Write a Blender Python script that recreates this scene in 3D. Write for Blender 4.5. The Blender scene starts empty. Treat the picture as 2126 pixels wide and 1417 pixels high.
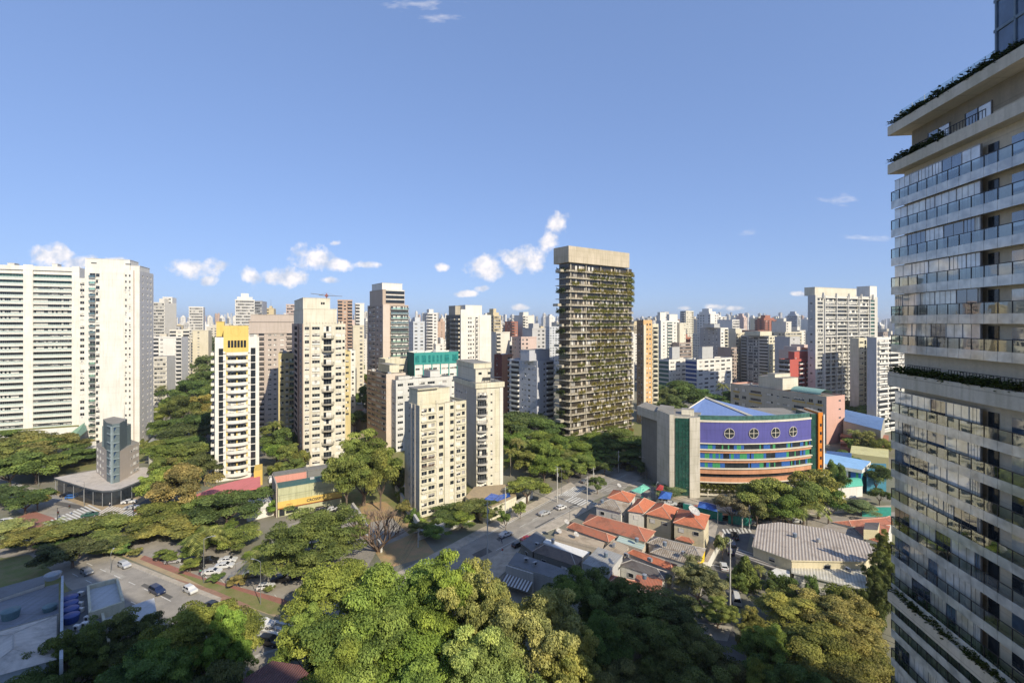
import bpy, math, random
import numpy as np
from mathutils import Vector, Matrix
random.seed(7)
# ------------------------------------------------------------------ camera, sky, sun
F, H, CX, HY = 985.0, 64.0, 1063.0, 668.0        # focal length and horizon of the view (in photo pixels), eye height (m)
K = H / 58.0
scene = bpy.context.scene
COL = scene.collection
cam = bpy.data.objects.new('camera', bpy.data.cameras.new('camera'))
COL.objects.link(cam); scene.camera = cam
cam.location = (0, 0, H); cam.rotation_euler = (math.radians(90), 0, 0)
cam.data.sensor_width = 36; cam.data.lens = 36 * F / 2126
cam.data.shift_y = (HY - 708.5) / 2126
cam.data.clip_start = 0.5; cam.data.clip_end = 30000
scene.view_settings.view_transform = 'Standard'; scene.view_settings.look = 'None'
scene.view_settings.exposure = 1.08; scene.view_settings.gamma = 1
scene.view_settings.use_curve_mapping = False
scene.cycles.max_bounces = 6; scene.cycles.diffuse_bounces = 4; scene.cycles.glossy_bounces = 3
scene.cycles.transparent_max_bounces = 6; scene.cycles.transmission_bounces = 2
scene.cycles.caustics_reflective = False; scene.cycles.caustics_refractive = False
scene.cycles.sample_clamp_indirect = 6

SUN_AZ = math.radians(142); SUN_EL = math.radians(35)
sd = Vector((math.sin(SUN_AZ) * math.cos(SUN_EL), math.cos(SUN_AZ) * math.cos(SUN_EL), math.sin(SUN_EL)))
sl = bpy.data.lights.new('sun', 'SUN'); sl.energy = 2.8; sl.angle = math.radians(0.5); sl.color = (1.0, 0.90, 0.72)
so = bpy.data.objects.new('sun', sl); COL.objects.link(so)
so.rotation_euler = sd.to_track_quat('Z', 'Y').to_euler(); so.location = (100, -200, 300)

world = bpy.data.worlds.new('World'); scene.world = world; world.use_nodes = True
wn, wl = world.node_tree.nodes, world.node_tree.links
wn.clear()
def wnode(t, **k):
    n = wn.new(t)
    for a, b in k.items(): setattr(n, a, b)
    return n
sky = wnode('ShaderNodeTexSky', sky_type='NISHITA', sun_disc=False, sun_elevation=SUN_EL, sun_rotation=SUN_AZ,
            altitude=760, air_density=1.0, dust_density=0.6, ozone_density=1.6)
tint = wnode('ShaderNodeMixRGB', blend_type='MULTIPLY'); tint.inputs[0].default_value = 1; tint.inputs[2].default_value = (0.88, 1.15, 1.76, 1)
gam = wnode('ShaderNodeGamma'); gam.inputs[1].default_value = 0.43; wl.new(sky.outputs[0], gam.inputs[0]); wl.new(gam.outputs[0], tint.inputs[1])
bg = wnode('ShaderNodeBackground'); bg.inputs[1].default_value = 0.109
wl.new(tint.outputs[0], bg.inputs[0])
bgc = wnode('ShaderNodeBackground'); bgc.inputs[1].default_value = 0.60
# cumulus low over the horizon: each cloud is a lobe round a sky direction, broken up by noise
tc = wnode('ShaderNodeTexCoord'); sep = wnode('ShaderNodeSeparateXYZ'); wl.new(tc.outputs['Generated'], sep.inputs[0])
def wmath(op, a, b=None, c=None, clamp=False):
    n = wnode('ShaderNodeMath', operation=op, use_clamp=clamp)
    for i, v in enumerate((a, b, c)):
        if v is None: continue
        if isinstance(v, (int, float)): n.inputs[i].default_value = v
        else: wl.new(v, n.inputs[i])
    return n.outputs[0]
yy = wmath('MAXIMUM', sep.outputs[1], 0.05)
su = wmath('DIVIDE', sep.outputs[0], yy); sv = wmath('DIVIDE', sep.outputs[2], yy)
cmb = wnode('ShaderNodeCombineXYZ'); wl.new(su, cmb.inputs[0]); wl.new(sv, cmb.inputs[1])
def wnoise(scale, detail, sx=1, sy=1):
    m = wnode('ShaderNodeMapping'); m.inputs['Scale'].default_value = (sx, sy, 1); wl.new(cmb.outputs[0], m.inputs[0])
    n = wnode('ShaderNodeTexNoise'); n.inputs['Scale'].default_value = scale; n.inputs['Detail'].default_value = detail
    n.inputs['Roughness'].default_value = 0.58
    wl.new(m.outputs[0], n.inputs['Vector']); return n.outputs['Fac']
def lobes(lst):
    acc = None
    for (px, py, rx, ry) in lst:
        rx, ry = rx*.9, ry*.88; s = wnode('ShaderNodeVectorMath', operation='SUBTRACT'); wl.new(cmb.outputs[0], s.inputs[0])
        s.inputs[1].default_value = ((px - CX) / F, (HY - py) / F, 0)
        m = wnode('ShaderNodeVectorMath', operation='MULTIPLY'); wl.new(s.outputs[0], m.inputs[0])
        m.inputs[1].default_value = (F / rx, F / ry, 0)
        l = wnode('ShaderNodeVectorMath', operation='LENGTH'); wl.new(m.outputs[0], l.inputs[0])
        v = wmath('SUBTRACT', 1.0, l.outputs['Value'])
        acc = v if acc is None else wmath('MAXIMUM', acc, v)
    return acc
CL = [(105,530,62,26),(165,545,50,18),(235,543,34,12),(405,555,66,24),(434,582,20,14),(522,572,30,22),(598,575,58,22),(648,535,42,34),(705,550,42,16),
      (760,549,38,9),(698,505,17,8),(685,580,30,10),(920,556,16,10),(1010,556,50,30),(1085,538,58,34),(1160,464,28,24),(1138,502,22,28),
      (968,610,26,8),(1002,598,16,9),(1079,638,20,9),(1482,636,24,8),(1530,640,24,6),(1420,640,18,6),(1655,610,20,7)]
WI = [(1740,415,48,18),(1548,482,34,9),(1795,493,70,12),(865,8,110,18),(915,38,60,14),(1165,690,600,50)]
n1 = wnoise(27, 9); big = wmath('MULTIPLY_ADD', n1, 2.7, -1.30)
c1 = wmath('ADD', lobes(CL), big); c1 = wmath('MULTIPLY', c1, 1.7, clamp=True)
n2 = wnoise(26, 6, 1, 3.2); w2 = wmath('MULTIPLY_ADD', n2, 3.0, -1.75)
c2 = wmath('ADD', lobes(WI), w2); c2 = wmath('MULTIPLY', c2, 0.55, clamp=True)
cf = wmath('MAXIMUM', wmath('MULTIPLY', c1, 0.82), wmath('MULTIPLY', c2, 0.6))
cr = wnode('ShaderNodeValToRGB'); cr.color_ramp.elements[0].color = (0.50, 0.55, 0.66, 1); cr.color_ramp.elements[1].color = (0.98, 0.90, 0.84, 1)
cr.color_ramp.elements[0].position = 0.36; cr.color_ramp.elements[1].position = 0.60
wl.new(wnoise(30, 4), cr.inputs[0]); wl.new(cr.outputs[0], bgc.inputs[0])
mx = wnode('ShaderNodeMixShader'); wl.new(cf, mx.inputs[0]); wl.new(bg.outputs[0], mx.inputs[1]); wl.new(bgc.outputs[0], mx.inputs[2])
wo = wnode('ShaderNodeOutputWorld'); wl.new(mx.outputs[0], wo.inputs[0])

# ------------------------------------------------------------------ placing helpers (survey of the view: pixel + distance -> metres)
def PX(px, Y): return (px - CX) / F * Y
def PZ(py, Y): return H - (py - HY) * Y / F
def G(px, py, z=0.0):
    Y = F * (H - z) / (py - HY)
    return ((px - CX) / F * Y, Y)
def yb(py): return F * 58.0 / (py - HY)
def pix(x, y, z): return (CX + F * x / y, HY + (H - z) * F / y)

# ------------------------------------------------------------------ materials
MATS = {}
def nmat(name):
    m = bpy.data.materials.new(name); m.use_nodes = True
    n, l = m.node_tree.nodes, m.node_tree.links
    return m, n, l, n['Principled BSDF']
def N(n, t, **k):
    x = n.new(t)
    for a, b in k.items(): setattr(x, a, b)
    return x
def mix(n, l, fac, a, b, mode='MIX'):
    x = n.new('ShaderNodeMixRGB'); x.blend_type = mode
    for i, v in enumerate((fac, a, b)):
        if isinstance(v, (int, float)): x.inputs[i].default_value = v
        elif isinstance(v, tuple): x.inputs[i].default_value = (*v[:3], 1)
        else: l.new(v, x.inputs[i])
    return x.outputs[0]
def noise(n, l, vec, scale, detail=3, sc=None, rough=.5):
    if sc:
        m = n.new('ShaderNodeMapping'); m.inputs['Scale'].default_value = sc; l.new(vec, m.inputs[0]); vec = m.outputs[0]
    x = n.new('ShaderNodeTexNoise'); x.inputs['Scale'].default_value = scale; x.inputs['Detail'].default_value = detail; x.inputs['Roughness'].default_value = rough
    l.new(vec, x.inputs['Vector']); return x.outputs['Fac']
def ramp(n, l, v, a, b, ca=(0,0,0), cb=(1,1,1)):
    x = n.new('ShaderNodeValToRGB'); x.color_ramp.elements[0].position = a; x.color_ramp.elements[1].position = b
    x.color_ramp.elements[0].color = (*ca, 1); x.color_ramp.elements[1].color = (*cb, 1); l.new(v, x.inputs[0]); return x.outputs[0]
def wall(c, dirt=.5, rough=.85, key=None):
    """painted render or concrete: blotches, rain streaks running down and a fine grain"""
    k = ('wall', tuple(c), dirt, rough)
    if k in MATS: return MATS[k]
    m, n, l, b = nmat('painted_wall'); uv = n.new('ShaderNodeTexCoord').outputs['UV']
    ob = n.new('ShaderNodeObjectInfo').outputs['Location']
    va = n.new('ShaderNodeVectorMath'); va.operation = 'ADD'; l.new(uv, va.inputs[0]); l.new(ob, va.inputs[1]); uv = va.outputs[0]
    s = ramp(n, l, noise(n, l, uv, 1.0, 4, (1.3, .09, 1), .6), .46, .78)
    bl = ramp(n, l, noise(n, l, uv, .16, 4), .35, .75)
    d = tuple(x * (0.62 if i < 2 else .54) for i, x in enumerate(c))
    f1 = n.new('ShaderNodeMath'); f1.operation = 'MULTIPLY'; f1.inputs[1].default_value = dirt; l.new(s, f1.inputs[0])
    c1 = mix(n, l, f1.outputs[0], tuple(c), d)
    f2 = n.new('ShaderNodeMath'); f2.operation = 'MULTIPLY'; f2.inputs[1].default_value = dirt * .6; l.new(bl, f2.inputs[0])
    c2 = mix(n, l, f2.outputs[0], c1, d)
    sx = n.new('ShaderNodeSeparateXYZ'); l.new(n.new('ShaderNodeTexCoord').outputs['UV'], sx.inputs[0])
    fr_ = n.new('ShaderNodeMath'); fr_.operation = 'PINGPONG'; fr_.inputs[1].default_value = 1.53; l.new(sx.outputs[1], fr_.inputs[0])
    jl = ramp(n, l, fr_.outputs[0], .035, .07, (.72,.70,.68), (1,1,1)); c2 = mix(n, l, min(1, dirt), c2, jl, 'MULTIPLY')
    gr = noise(n, l, uv, 3.5, 2)
    c3 = mix(n, l, .22, c2, ramp(n, l, gr, .3, .7, (.55,.55,.55), (1,1,1)), 'MULTIPLY')
    l.new(c3, b.inputs['Base Color']); b.inputs['Roughness'].default_value = rough
    b.inputs['Specular IOR Level'].default_value = .3
    MATS[k] = m; return m
def plain(name, c, rough=.6, metal=0, spec=.4):
    k = ('plain', name, tuple(c), rough, metal)
    if k in MATS: return MATS[k]
    m, n, l, b = nmat(name); g = n.new('ShaderNodeTexCoord').outputs['Object']
    f = ramp(n, l, noise(n, l, g, 1.7, 4), .3, .75, (.78,.78,.78), (1.05,1.05,1.05))
    l.new(mix(n, l, 1.0, tuple(c), f, 'MULTIPLY'), b.inputs['Base Color'])
    b.inputs['Roughness'].default_value = rough; b.inputs['Metallic'].default_value = metal; b.inputs['Specular IOR Level'].default_value = spec
    MATS[k] = m; return m
def glassm(name, c, rough=.06, ior=1.5, wav=0.0, sc=.35):
    k = ('glass', name, tuple(c))
    if k in MATS: return MATS[k]
    m, n, l, b = nmat(name); b.inputs['Base Color'].default_value = (*c, 1); b.inputs['Roughness'].default_value = rough
    b.inputs['IOR'].default_value = ior
    tc_ = n.new('ShaderNodeTexCoord')
    f = noise(n, l, tc_.outputs['Object'], .8, 2)
    l.new(mix(n, l, .5, tuple(c), ramp(n, l, f, .35, .65, tuple(x * .5 for x in c), tuple(min(1, x * 1.6) for x in c))), b.inputs['Base Color'])
    if wav:
        bu = n.new('ShaderNodeBump'); bu.inputs['Strength'].default_value = wav; bu.inputs['Distance'].default_value = .12
        l.new(noise(n, l, tc_.outputs['UV'], sc, 2), bu.inputs['Height']); l.new(bu.outputs[0], b.inputs['Normal'])
    MATS[k] = m; return m
def rows(name, c1, c2, c3, pitch, along='u', brick=None, rough=.8, bump=.6, dirt=.4):
    """ribbed or tiled covering in metres of UV"""
    k = ('rows', name, tuple(c1), pitch)
    if k in MATS: return MATS[k]
    m, n, l, b = nmat(name); uv = n.new('ShaderNodeTexCoord').outputs['UV']
    w = n.new('ShaderNodeTexWave'); w.wave_type = 'BANDS'; w.bands_direction = 'X' if along == 'u' else 'Y'; w.wave_profile = 'SIN'
    w.inputs['Scale'].default_value = .628 / pitch * .5 if pitch > 1.19 and name != 'long_ribbed_roof' else .55 / pitch; w.inputs['Distortion'].default_value = 0; l.new(uv, w.inputs[0])
    col = mix(n, l, ramp(n, l, w.outputs['Fac'], .25, .75), tuple(c2), tuple(c1))
    if brick:
        t = n.new('ShaderNodeTexBrick'); t.inputs['Scale'].default_value = 1; t.inputs['Brick Width'].default_value = brick[0]; t.inputs['Row Height'].default_value = brick[1]
        t.inputs['Mortar Size'].default_value = .03; t.inputs['Color1'].default_value = (*c1, 1); t.inputs['Color2'].default_value = (*c3, 1)
        t.inputs['Mortar'].default_value = (*c2, 1); t.inputs['Mortar Smooth'].default_value = .4
        l.new(uv, t.inputs['Vector']); col = mix(n, l, .6, col, t.outputs['Color'])
    f = n.new('ShaderNodeMath'); f.operation = 'MULTIPLY'; f.inputs[1].default_value = dirt
    l.new(ramp(n, l, noise(n, l, uv, .5, 6, None, .7), .38, .60), f.inputs[0])
    col = mix(n, l, f.outputs[0], col, tuple(c3))
    dk = ramp(n, l, noise(n, l, uv, .23, 8, None, .75), .50, .66, (1,1,1), (.42,.40,.38)); col = mix(n, l, min(1, dirt*1.1), col, dk, 'MULTIPLY')
    l.new(col, b.inputs['Base Color']); b.inputs['Roughness'].default_value = rough
    bu = n.new('ShaderNodeBump'); bu.inputs['Strength'].default_value = bump; bu.inputs['Distance'].default_value = .06
    l.new(w.outputs['Fac'], bu.inputs['Height']); l.new(bu.outputs[0], b.inputs['Normal'])
    MATS[k] = m; return m
def groundm(name, c, c2, scale=.4, rough=.9, fine=6):
    m, n, l, b = nmat(name); g = n.new('ShaderNodeTexCoord').outputs['Object']
    col = mix(n, l, ramp(n, l, noise(n, l, g, scale, 6, None, .65), .38, .66), tuple(c), tuple(c2))
    col = mix(n, l, .35, col, ramp(n, l, noise(n, l, g, fine, 3), .3, .7, (.6,.6,.6), (1.1,1.1,1.1)), 'MULTIPLY')
    l.new(col, b.inputs['Base Color']); b.inputs['Roughness'].default_value = rough; b.inputs['Specular IOR Level'].default_value = .25
    return m
def foliage(name, trans=.25):
    m, n, l, b = nmat(name)
    oi = n.new('ShaderNodeObjectInfo'); at = n.new('ShaderNodeAttribute'); at.attribute_name = 'tone'
    g = n.new('ShaderNodeTexCoord').outputs['Object']
    t = ramp(n, l, at.outputs['Fac'], 0, 1, (.28,.33,.30), (1.8,1.7,1.35))
    col = mix(n, l, 1, oi.outputs['Color'], t, 'MULTIPLY')
    col = mix(n, l, .6, col, ramp(n, l, noise(n, l, g, 2.2, 2), .35, .65, (.62,.72,.62), (1.35,1.22,1.0)), 'MULTIPLY')
    l.new(col, b.inputs['Base Color']); b.inputs['Roughness'].default_value = .7; b.inputs['Specular IOR Level'].default_value = .12
    tr = n.new('ShaderNodeBsdfTranslucent'); l.new(mix(n, l, 1, col, (1.2, 1.25, .5), 'MULTIPLY'), tr.inputs[0])
    ms = n.new('ShaderNodeMixShader'); ms.inputs[0].default_value = trans
    l.new(b.outputs[0], ms.inputs[1]); l.new(tr.outputs[0], ms.inputs[2]); l.new(ms.outputs[0], n['Material Output'].inputs[0])
    return m
def clearglass(name, c, fac=.35, ior=1.5, wav=0):
    """thin pane: see-through with fresnel reflection"""
    k = ('clear', name)
    if k in MATS: return MATS[k]
    m, n, l, b = nmat(name); n.remove(b)
    tr = n.new('ShaderNodeBsdfTransparent'); tr.inputs[0].default_value = (*c, 1)
    gl = n.new('ShaderNodeBsdfGlossy'); gl.inputs['Roughness'].default_value = .02; gl.inputs[0].default_value = (.9,.95,.95,1)
    fr = n.new('ShaderNodeFresnel'); fr.inputs[0].default_value = ior
    if wav:
        bu = n.new('ShaderNodeBump'); bu.inputs['Strength'].default_value = wav; bu.inputs['Distance'].default_value = .1
        l.new(noise(n, l, n.new('ShaderNodeTexCoord').outputs['UV'], .5, 2), bu.inputs['Height']); l.new(bu.outputs[0], gl.inputs['Normal'])
    a = n.new('ShaderNodeMath'); a.operation = 'ADD'; a.use_clamp = True; a.inputs[1].default_value = fac * .3; l.new(fr.outputs[0], a.inputs[0])
    ms = n.new('ShaderNodeMixShader'); l.new(a.outputs[0], ms.inputs[0]); l.new(tr.outputs[0], ms.inputs[1]); l.new(gl.outputs[0], ms.inputs[2])
    l.new(ms.outputs[0], n['Material Output'].inputs[0]); MATS[k] = m; return m

WHITE = wall((.76,.73,.67), .5); WARM = wall((.70,.65,.53), .65); CREAM = wall((.70,.65,.50), .8); BEIGE = wall((.60,.52,.42), .5)
GREYW = wall((.50,.50,.49), .5); CONC = wall((.50,.45,.36), .8); DCONC = wall((.22,.21,.19), .7); ROOFC = wall((.30,.28,.25), 1.0)
G_DARK = glassm('dark_glass', (.022,.027,.032)); G_BLUE = glassm('blue_glass', (.03,.06,.12)); G_GREEN = glassm('green_glass', (.05,.12,.10))
BLIND = plain('roller_blind', (.74,.71,.64), .8); BLIND2 = plain('grey_curtain', (.36,.34,.31), .9); ALU = plain('aluminium', (.42,.43,.44), .45, .3)
BLACK = plain('dark_metal', (.03,.03,.035), .5); WFR = plain('white_frame', (.72,.71,.68), .5); STEEL = plain('galvanised_steel', (.45,.46,.47), .45, .5)
GRAIL = clearglass('rail_glass', (.62,.86,.78), .5)

# ------------------------------------------------------------------ mesh builder
class MB:
    def __init__(s): s.v, s.f, s.m, s.mats = [], [], [], []
    def mi(s, mat):
        if mat not in s.mats: s.mats.append(mat)
        return s.mats.index(mat)
    def add(s, vs, fs, ms, M=None, matmap=None):
        o = len(s.v)
        if M is not None: vs = [tuple(M @ Vector(p)) for p in vs]
        s.v += vs; s.f += [tuple(i + o for i in q) for q in fs]
        s.m += ms if matmap is None else [s.mi(matmap[i]) for i in ms]
    def poly(s, pts, mat): s.add([tuple(p) for p in pts], [tuple(range(len(pts)))], [s.mi(mat)])
    def box(s, x0, x1, y0, y1, z0, z1, mat, top=None, M=None):
        i = s.mi(mat); t = i if top is None else s.mi(top)
        vs = [(x0,y0,z0),(x1,y0,z0),(x1,y1,z0),(x0,y1,z0),(x0,y0,z1),(x1,y0,z1),(x1,y1,z1),(x0,y1,z1)]
        s.add(vs, [(0,1,5,4),(1,2,6,5),(2,3,7,6),(3,0,4,7),(4,5,6,7),(3,2,1,0)], [i,i,i,i,t,i], M)
    def prism(s, pts, z0, z1, mat, top=None, bottom=True):
        """vertical prism over a counter-clockwise polygon"""
        a = sum(pts[i][0] * pts[(i+1) % len(pts)][1] - pts[(i+1) % len(pts)][0] * pts[i][1] for i in range(len(pts)))
        if a < 0: pts = pts[::-1]
        k = len(pts); i = s.mi(mat); t = i if top is None else s.mi(top)
        fs = [(j, (j+1) % k, (j+1) % k + k, j + k) for j in range(k)] + [tuple(range(k, 2*k))]
        ms = [i] * k + [t]
        if bottom: fs.append(tuple(range(k-1, -1, -1))); ms.append(i)
        s.add([(p[0], p[1], z0) for p in pts] + [(p[0], p[1], z1) for p in pts], fs, ms)
    def tube(s, a, b, r0, r1, mat, k=6, cap=True):
        a, b = Vector(a), Vector(b); d = (b - a)
        if d.length < 1e-6: return
        q = d.to_track_quat('Z', 'Y'); vs = []
        for p, r in ((a, r0), (b, r1)):
            for j in range(k):
                t = 2 * math.pi * j / k; vs.append(tuple(p + q @ Vector((r * math.cos(t), r * math.sin(t), 0))))
        fs = [(j, (j+1) % k, (j+1) % k + k, j + k) for j in range(k)]
        if cap: fs += [tuple(range(k, 2*k)), tuple(range(k-1, -1, -1))]
        s.add(vs, fs, [s.mi(mat)] * len(fs))
    def path(s, pts, r, mat, k=6):
        for i in range(len(pts) - 1): s.tube(pts[i], pts[i+1], r if isinstance(r, (int, float)) else r[i], r if isinstance(r, (int, float)) else r[i+1], mat, k)
    def mesh(s, name, smooth=False):
        me = bpy.data.meshes.new(name); me.from_pydata(s.v, [], s.f)
        for m in s.mats: me.materials.append(m)
        if s.f:
            me.polygons.foreach_set('material_index', s.m)
            if smooth: me.polygons.foreach_set('use_smooth', [True] * len(s.f))
            nf = len(s.f); no = np.empty(nf * 3); me.polygons.foreach_get('normal', no); no = no.reshape(-1, 3)
            tot = np.empty(nf, dtype=np.int32); me.polygons.foreach_get('loop_total', tot)
            n = np.repeat(no, tot, axis=0); li = np.empty(len(me.loops), dtype=np.int32); me.loops.foreach_get('vertex_index', li)
            p = np.array(s.v, dtype=float)[li]
            e1 = np.stack([-n[:,1], n[:,0], np.zeros(len(n))], 1); L = np.linalg.norm(e1, axis=1)
            flat = L < 0.02; e1[flat] = (1, 0, 0); L[flat] = 1; e1 /= L[:,None]
            e2 = np.cross(n, e1)
            uv = np.stack([(p * e1).sum(1), (p * e2).sum(1)], 1)
            me.uv_layers.new(name='UVMap').data.foreach_set('uv', uv.ravel())
        me.update(); return me
    def build(s, name, parent=None, smooth=False, loc=None, **tags):
        o = bpy.data.objects.new(name, s.mesh(name, smooth)); COL.objects.link(o)
        if parent: o.parent = parent
        if loc is not None: o.location = loc
        for k, v in tags.items(): o[k] = v
        return o
USED = set()
def tag(o, label=None, cat=None, group=None, kind=None):
    if label:
        w = label.split(); assert 4 <= len(w) <= 17, label
        if label in USED and not group: print('DUP LABEL', label)
        USED.add(label); o['label'] = label
    if cat: o['category'] = cat
    if group: o['group'] = group
    if kind: o['kind'] = kind
    return o
def empty(name, loc, rz=0.0):
    o = bpy.data.objects.new(name, None); COL.objects.link(o); o.location = loc; o.rotation_euler = (0, 0, rz); o.empty_display_size = .5
    return o
def inst(name, me, parent, loc=(0,0,0), rz=0.0, sc=None, color=None):
    o = bpy.data.objects.new(name, me); COL.objects.link(o); o.parent = parent; o.location = loc; o.rotation_euler = (0, 0, rz)
    if sc: o.scale = sc
    if color: o.color = (*color, 1)
    return o

# ------------------------------------------------------------------ windows and balconies (shared meshes)
WCACHE = {}
def winraw(w, h, style, var):
    """geometry of one window: x across, z up, glass at y=0, frame towards -y"""
    k = (round(w, 2), round(h, 2), style, var)
    if k in WCACHE: return WCACHE[k]
    rnd = random.Random(hash((k[0], k[1], style)) % 9999 + var * 77)
    mb = MB(); np_ = max(1, round(w / (1.0 if w < 4 else 1.25))) if style != 'bars' else max(2, round(w / .8))
    fr = {'w': WFR, 'd': ALU, 'g': ALU, 'k': BLACK, 'bars': WFR, 'grn': ALU, 't': WFR}[style]
    gl = {'w': G_DARK, 'd': G_DARK, 'g': G_BLUE, 'k': G_DARK, 'bars': G_DARK, 'grn': G_GREEN, 't': G_DARK}[style]
    pw = w / np_; t = .05
    opened = rnd.random() < .4
    for i in range(np_):
        x0 = -w/2 + i * pw; r = rnd.random()
        m = gl
        zz = 0.0
        if style in ('w', 'bars', 'd', 't'):
            if var % 4 == 1: zz = h * (.35 + .3 * rnd.random())
            elif var % 4 == 2: zz = h * .98 if (style == 'w' or r < .6) else 0
            elif var % 4 == 3 and r < .5: zz = h * .98
        mb.add([(x0,0,0),(x0+pw,0,0),(x0+pw,0,h),(x0,0,h)], [(0,1,2,3)], [mb.mi(m)])
        if zz > 0: mb.add([(x0+.04,-.02,h-zz),(x0+pw-.04,-.02,h-zz),(x0+pw-.04,-.02,h),(x0+.04,-.02,h)], [(0,1,2,3)], [mb.mi(BLIND if r < .75 else BLIND2)])
    for i in range(np_ + 1):
        x = -w/2 + i * pw; a = t if 0 < i < np_ else t * 1.3
        mb.box(max(-w/2, x - a/2), min(w/2, x + a/2), -.06, .0, 0, h, fr)
    mb.box(-w/2, w/2, -.065, 0, 0, t, fr); mb.box(-w/2, w/2, -.065, 0, h - t, h, fr)
    WCACHE[k] = (mb.v, mb.f, mb.m, mb.mats, [None]); return WCACHE[k]
def winmesh(raw):
    if raw[4][0] is None:
        mb = MB(); mb.v, mb.f, mb.m, mb.mats = raw[0], raw[1], raw[2], raw[3]; raw[4][0] = mb.mesh('window')
    return raw[4][0]
BCACHE = {}
def acmesh():
    if 'ac' not in BCACHE:
        m = MB(); m.box(-.4, .4, -.16, .16, -.28, .28, WFR); m.tube((0,-.161,0),(0,-.17,0), .2, .2, BLACK, 10); BCACHE['ac'] = m.mesh('air_conditioner')
    return BCACHE['ac']
def balcmesh(w, proj, style, m1, m2, hgt=1.05, th=.18):
    k = (round(w,2), proj, style, m1.name, m2.name, hgt)
    if k in BCACHE: return BCACHE[k]
    mb = MB(); x0, x1 = -w/2, w/2
    if style in ('curve', 'curverail'):
        K = 10; pts = [(x0 + (x1-x0) * i / K, -proj * (0.35 + .65 * math.sin(math.pi * i / K) ** .8)) for i in range(K+1)]
        poly = [(x0, 0)] + pts + [(x1, 0)]
        mb.prism(poly, -th, 0, m1)
        for i in range(len(poly) - 1):
            a, b = Vector((*poly[i], 0)), Vector((*poly[i+1], 0))
            if style == 'curve':
                d = (b - a).normalized(); nn = Vector((d.y, -d.x, 0)) * .1
                q = [a, b, b - nn, a - nn]; mb.prism([(p.x, p.y) for p in q], 0.002, hgt, m2)
            else:
                mb.tube(a + Vector((0,0,hgt)), b + Vector((0,0,hgt)), .05, .05, m2, 4); mb.tube(a + Vector((0,0,hgt*.5)), b + Vector((0,0,hgt*.5)), .03, .03, m2, 4)
                mb.tube(a, a + Vector((0,0,hgt)), .04, .04, m2, 4)
    else:
        mb.box(x0, x1, -proj, 0, -th, 0, m1)
        if style == 'solid':
            mb.box(x0, x1, -proj, -proj+.1, .003, hgt, m2); mb.box(x0, x0+.1, -proj+.1, 0, .003, hgt, m2); mb.box(x1-.1, x1, -proj+.1, 0, .003, hgt, m2)
        elif style == 'glass':
            mb.box(x0, x1, -proj, -proj+.04, .003, hgt-.06, m2); mb.box(x0, x1, -proj-.01, -proj+.06, hgt-.055, hgt, ALU)
            mb.box(x0, x0+.04, -proj+.05, 0, .003, hgt, m2); mb.box(x1-.04, x1, -proj+.05, 0, .003, hgt, m2)
            nn = max(1, int(w / 1.5))
            for i in range(1, nn): x = x0 + w * i / nn; mb.box(x-.03, x+.03, -proj-.005, -proj+.05, .003, hgt-.06, ALU)
        elif style == 'rail':
            mb.box(x0, x1, -proj, -proj+.06, hgt-.07, hgt, m2)
            nn = max(2, int(w / .45))
            for i in range(nn + 1): x = x0 + .02 + (w-.04) * i / nn; mb.box(x-.02, x+.02, -proj, -proj+.05, .003, hgt-.071, m2)
            mb.box(x0, x0+.05, -proj+.06, 0, hgt-.07, hgt, m2); mb.box(x1-.05, x1, -proj+.06, 0, hgt-.07, hgt, m2)
    BCACHE[k] = mb.mesh('balcony'); return BCACHE[k]

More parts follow.
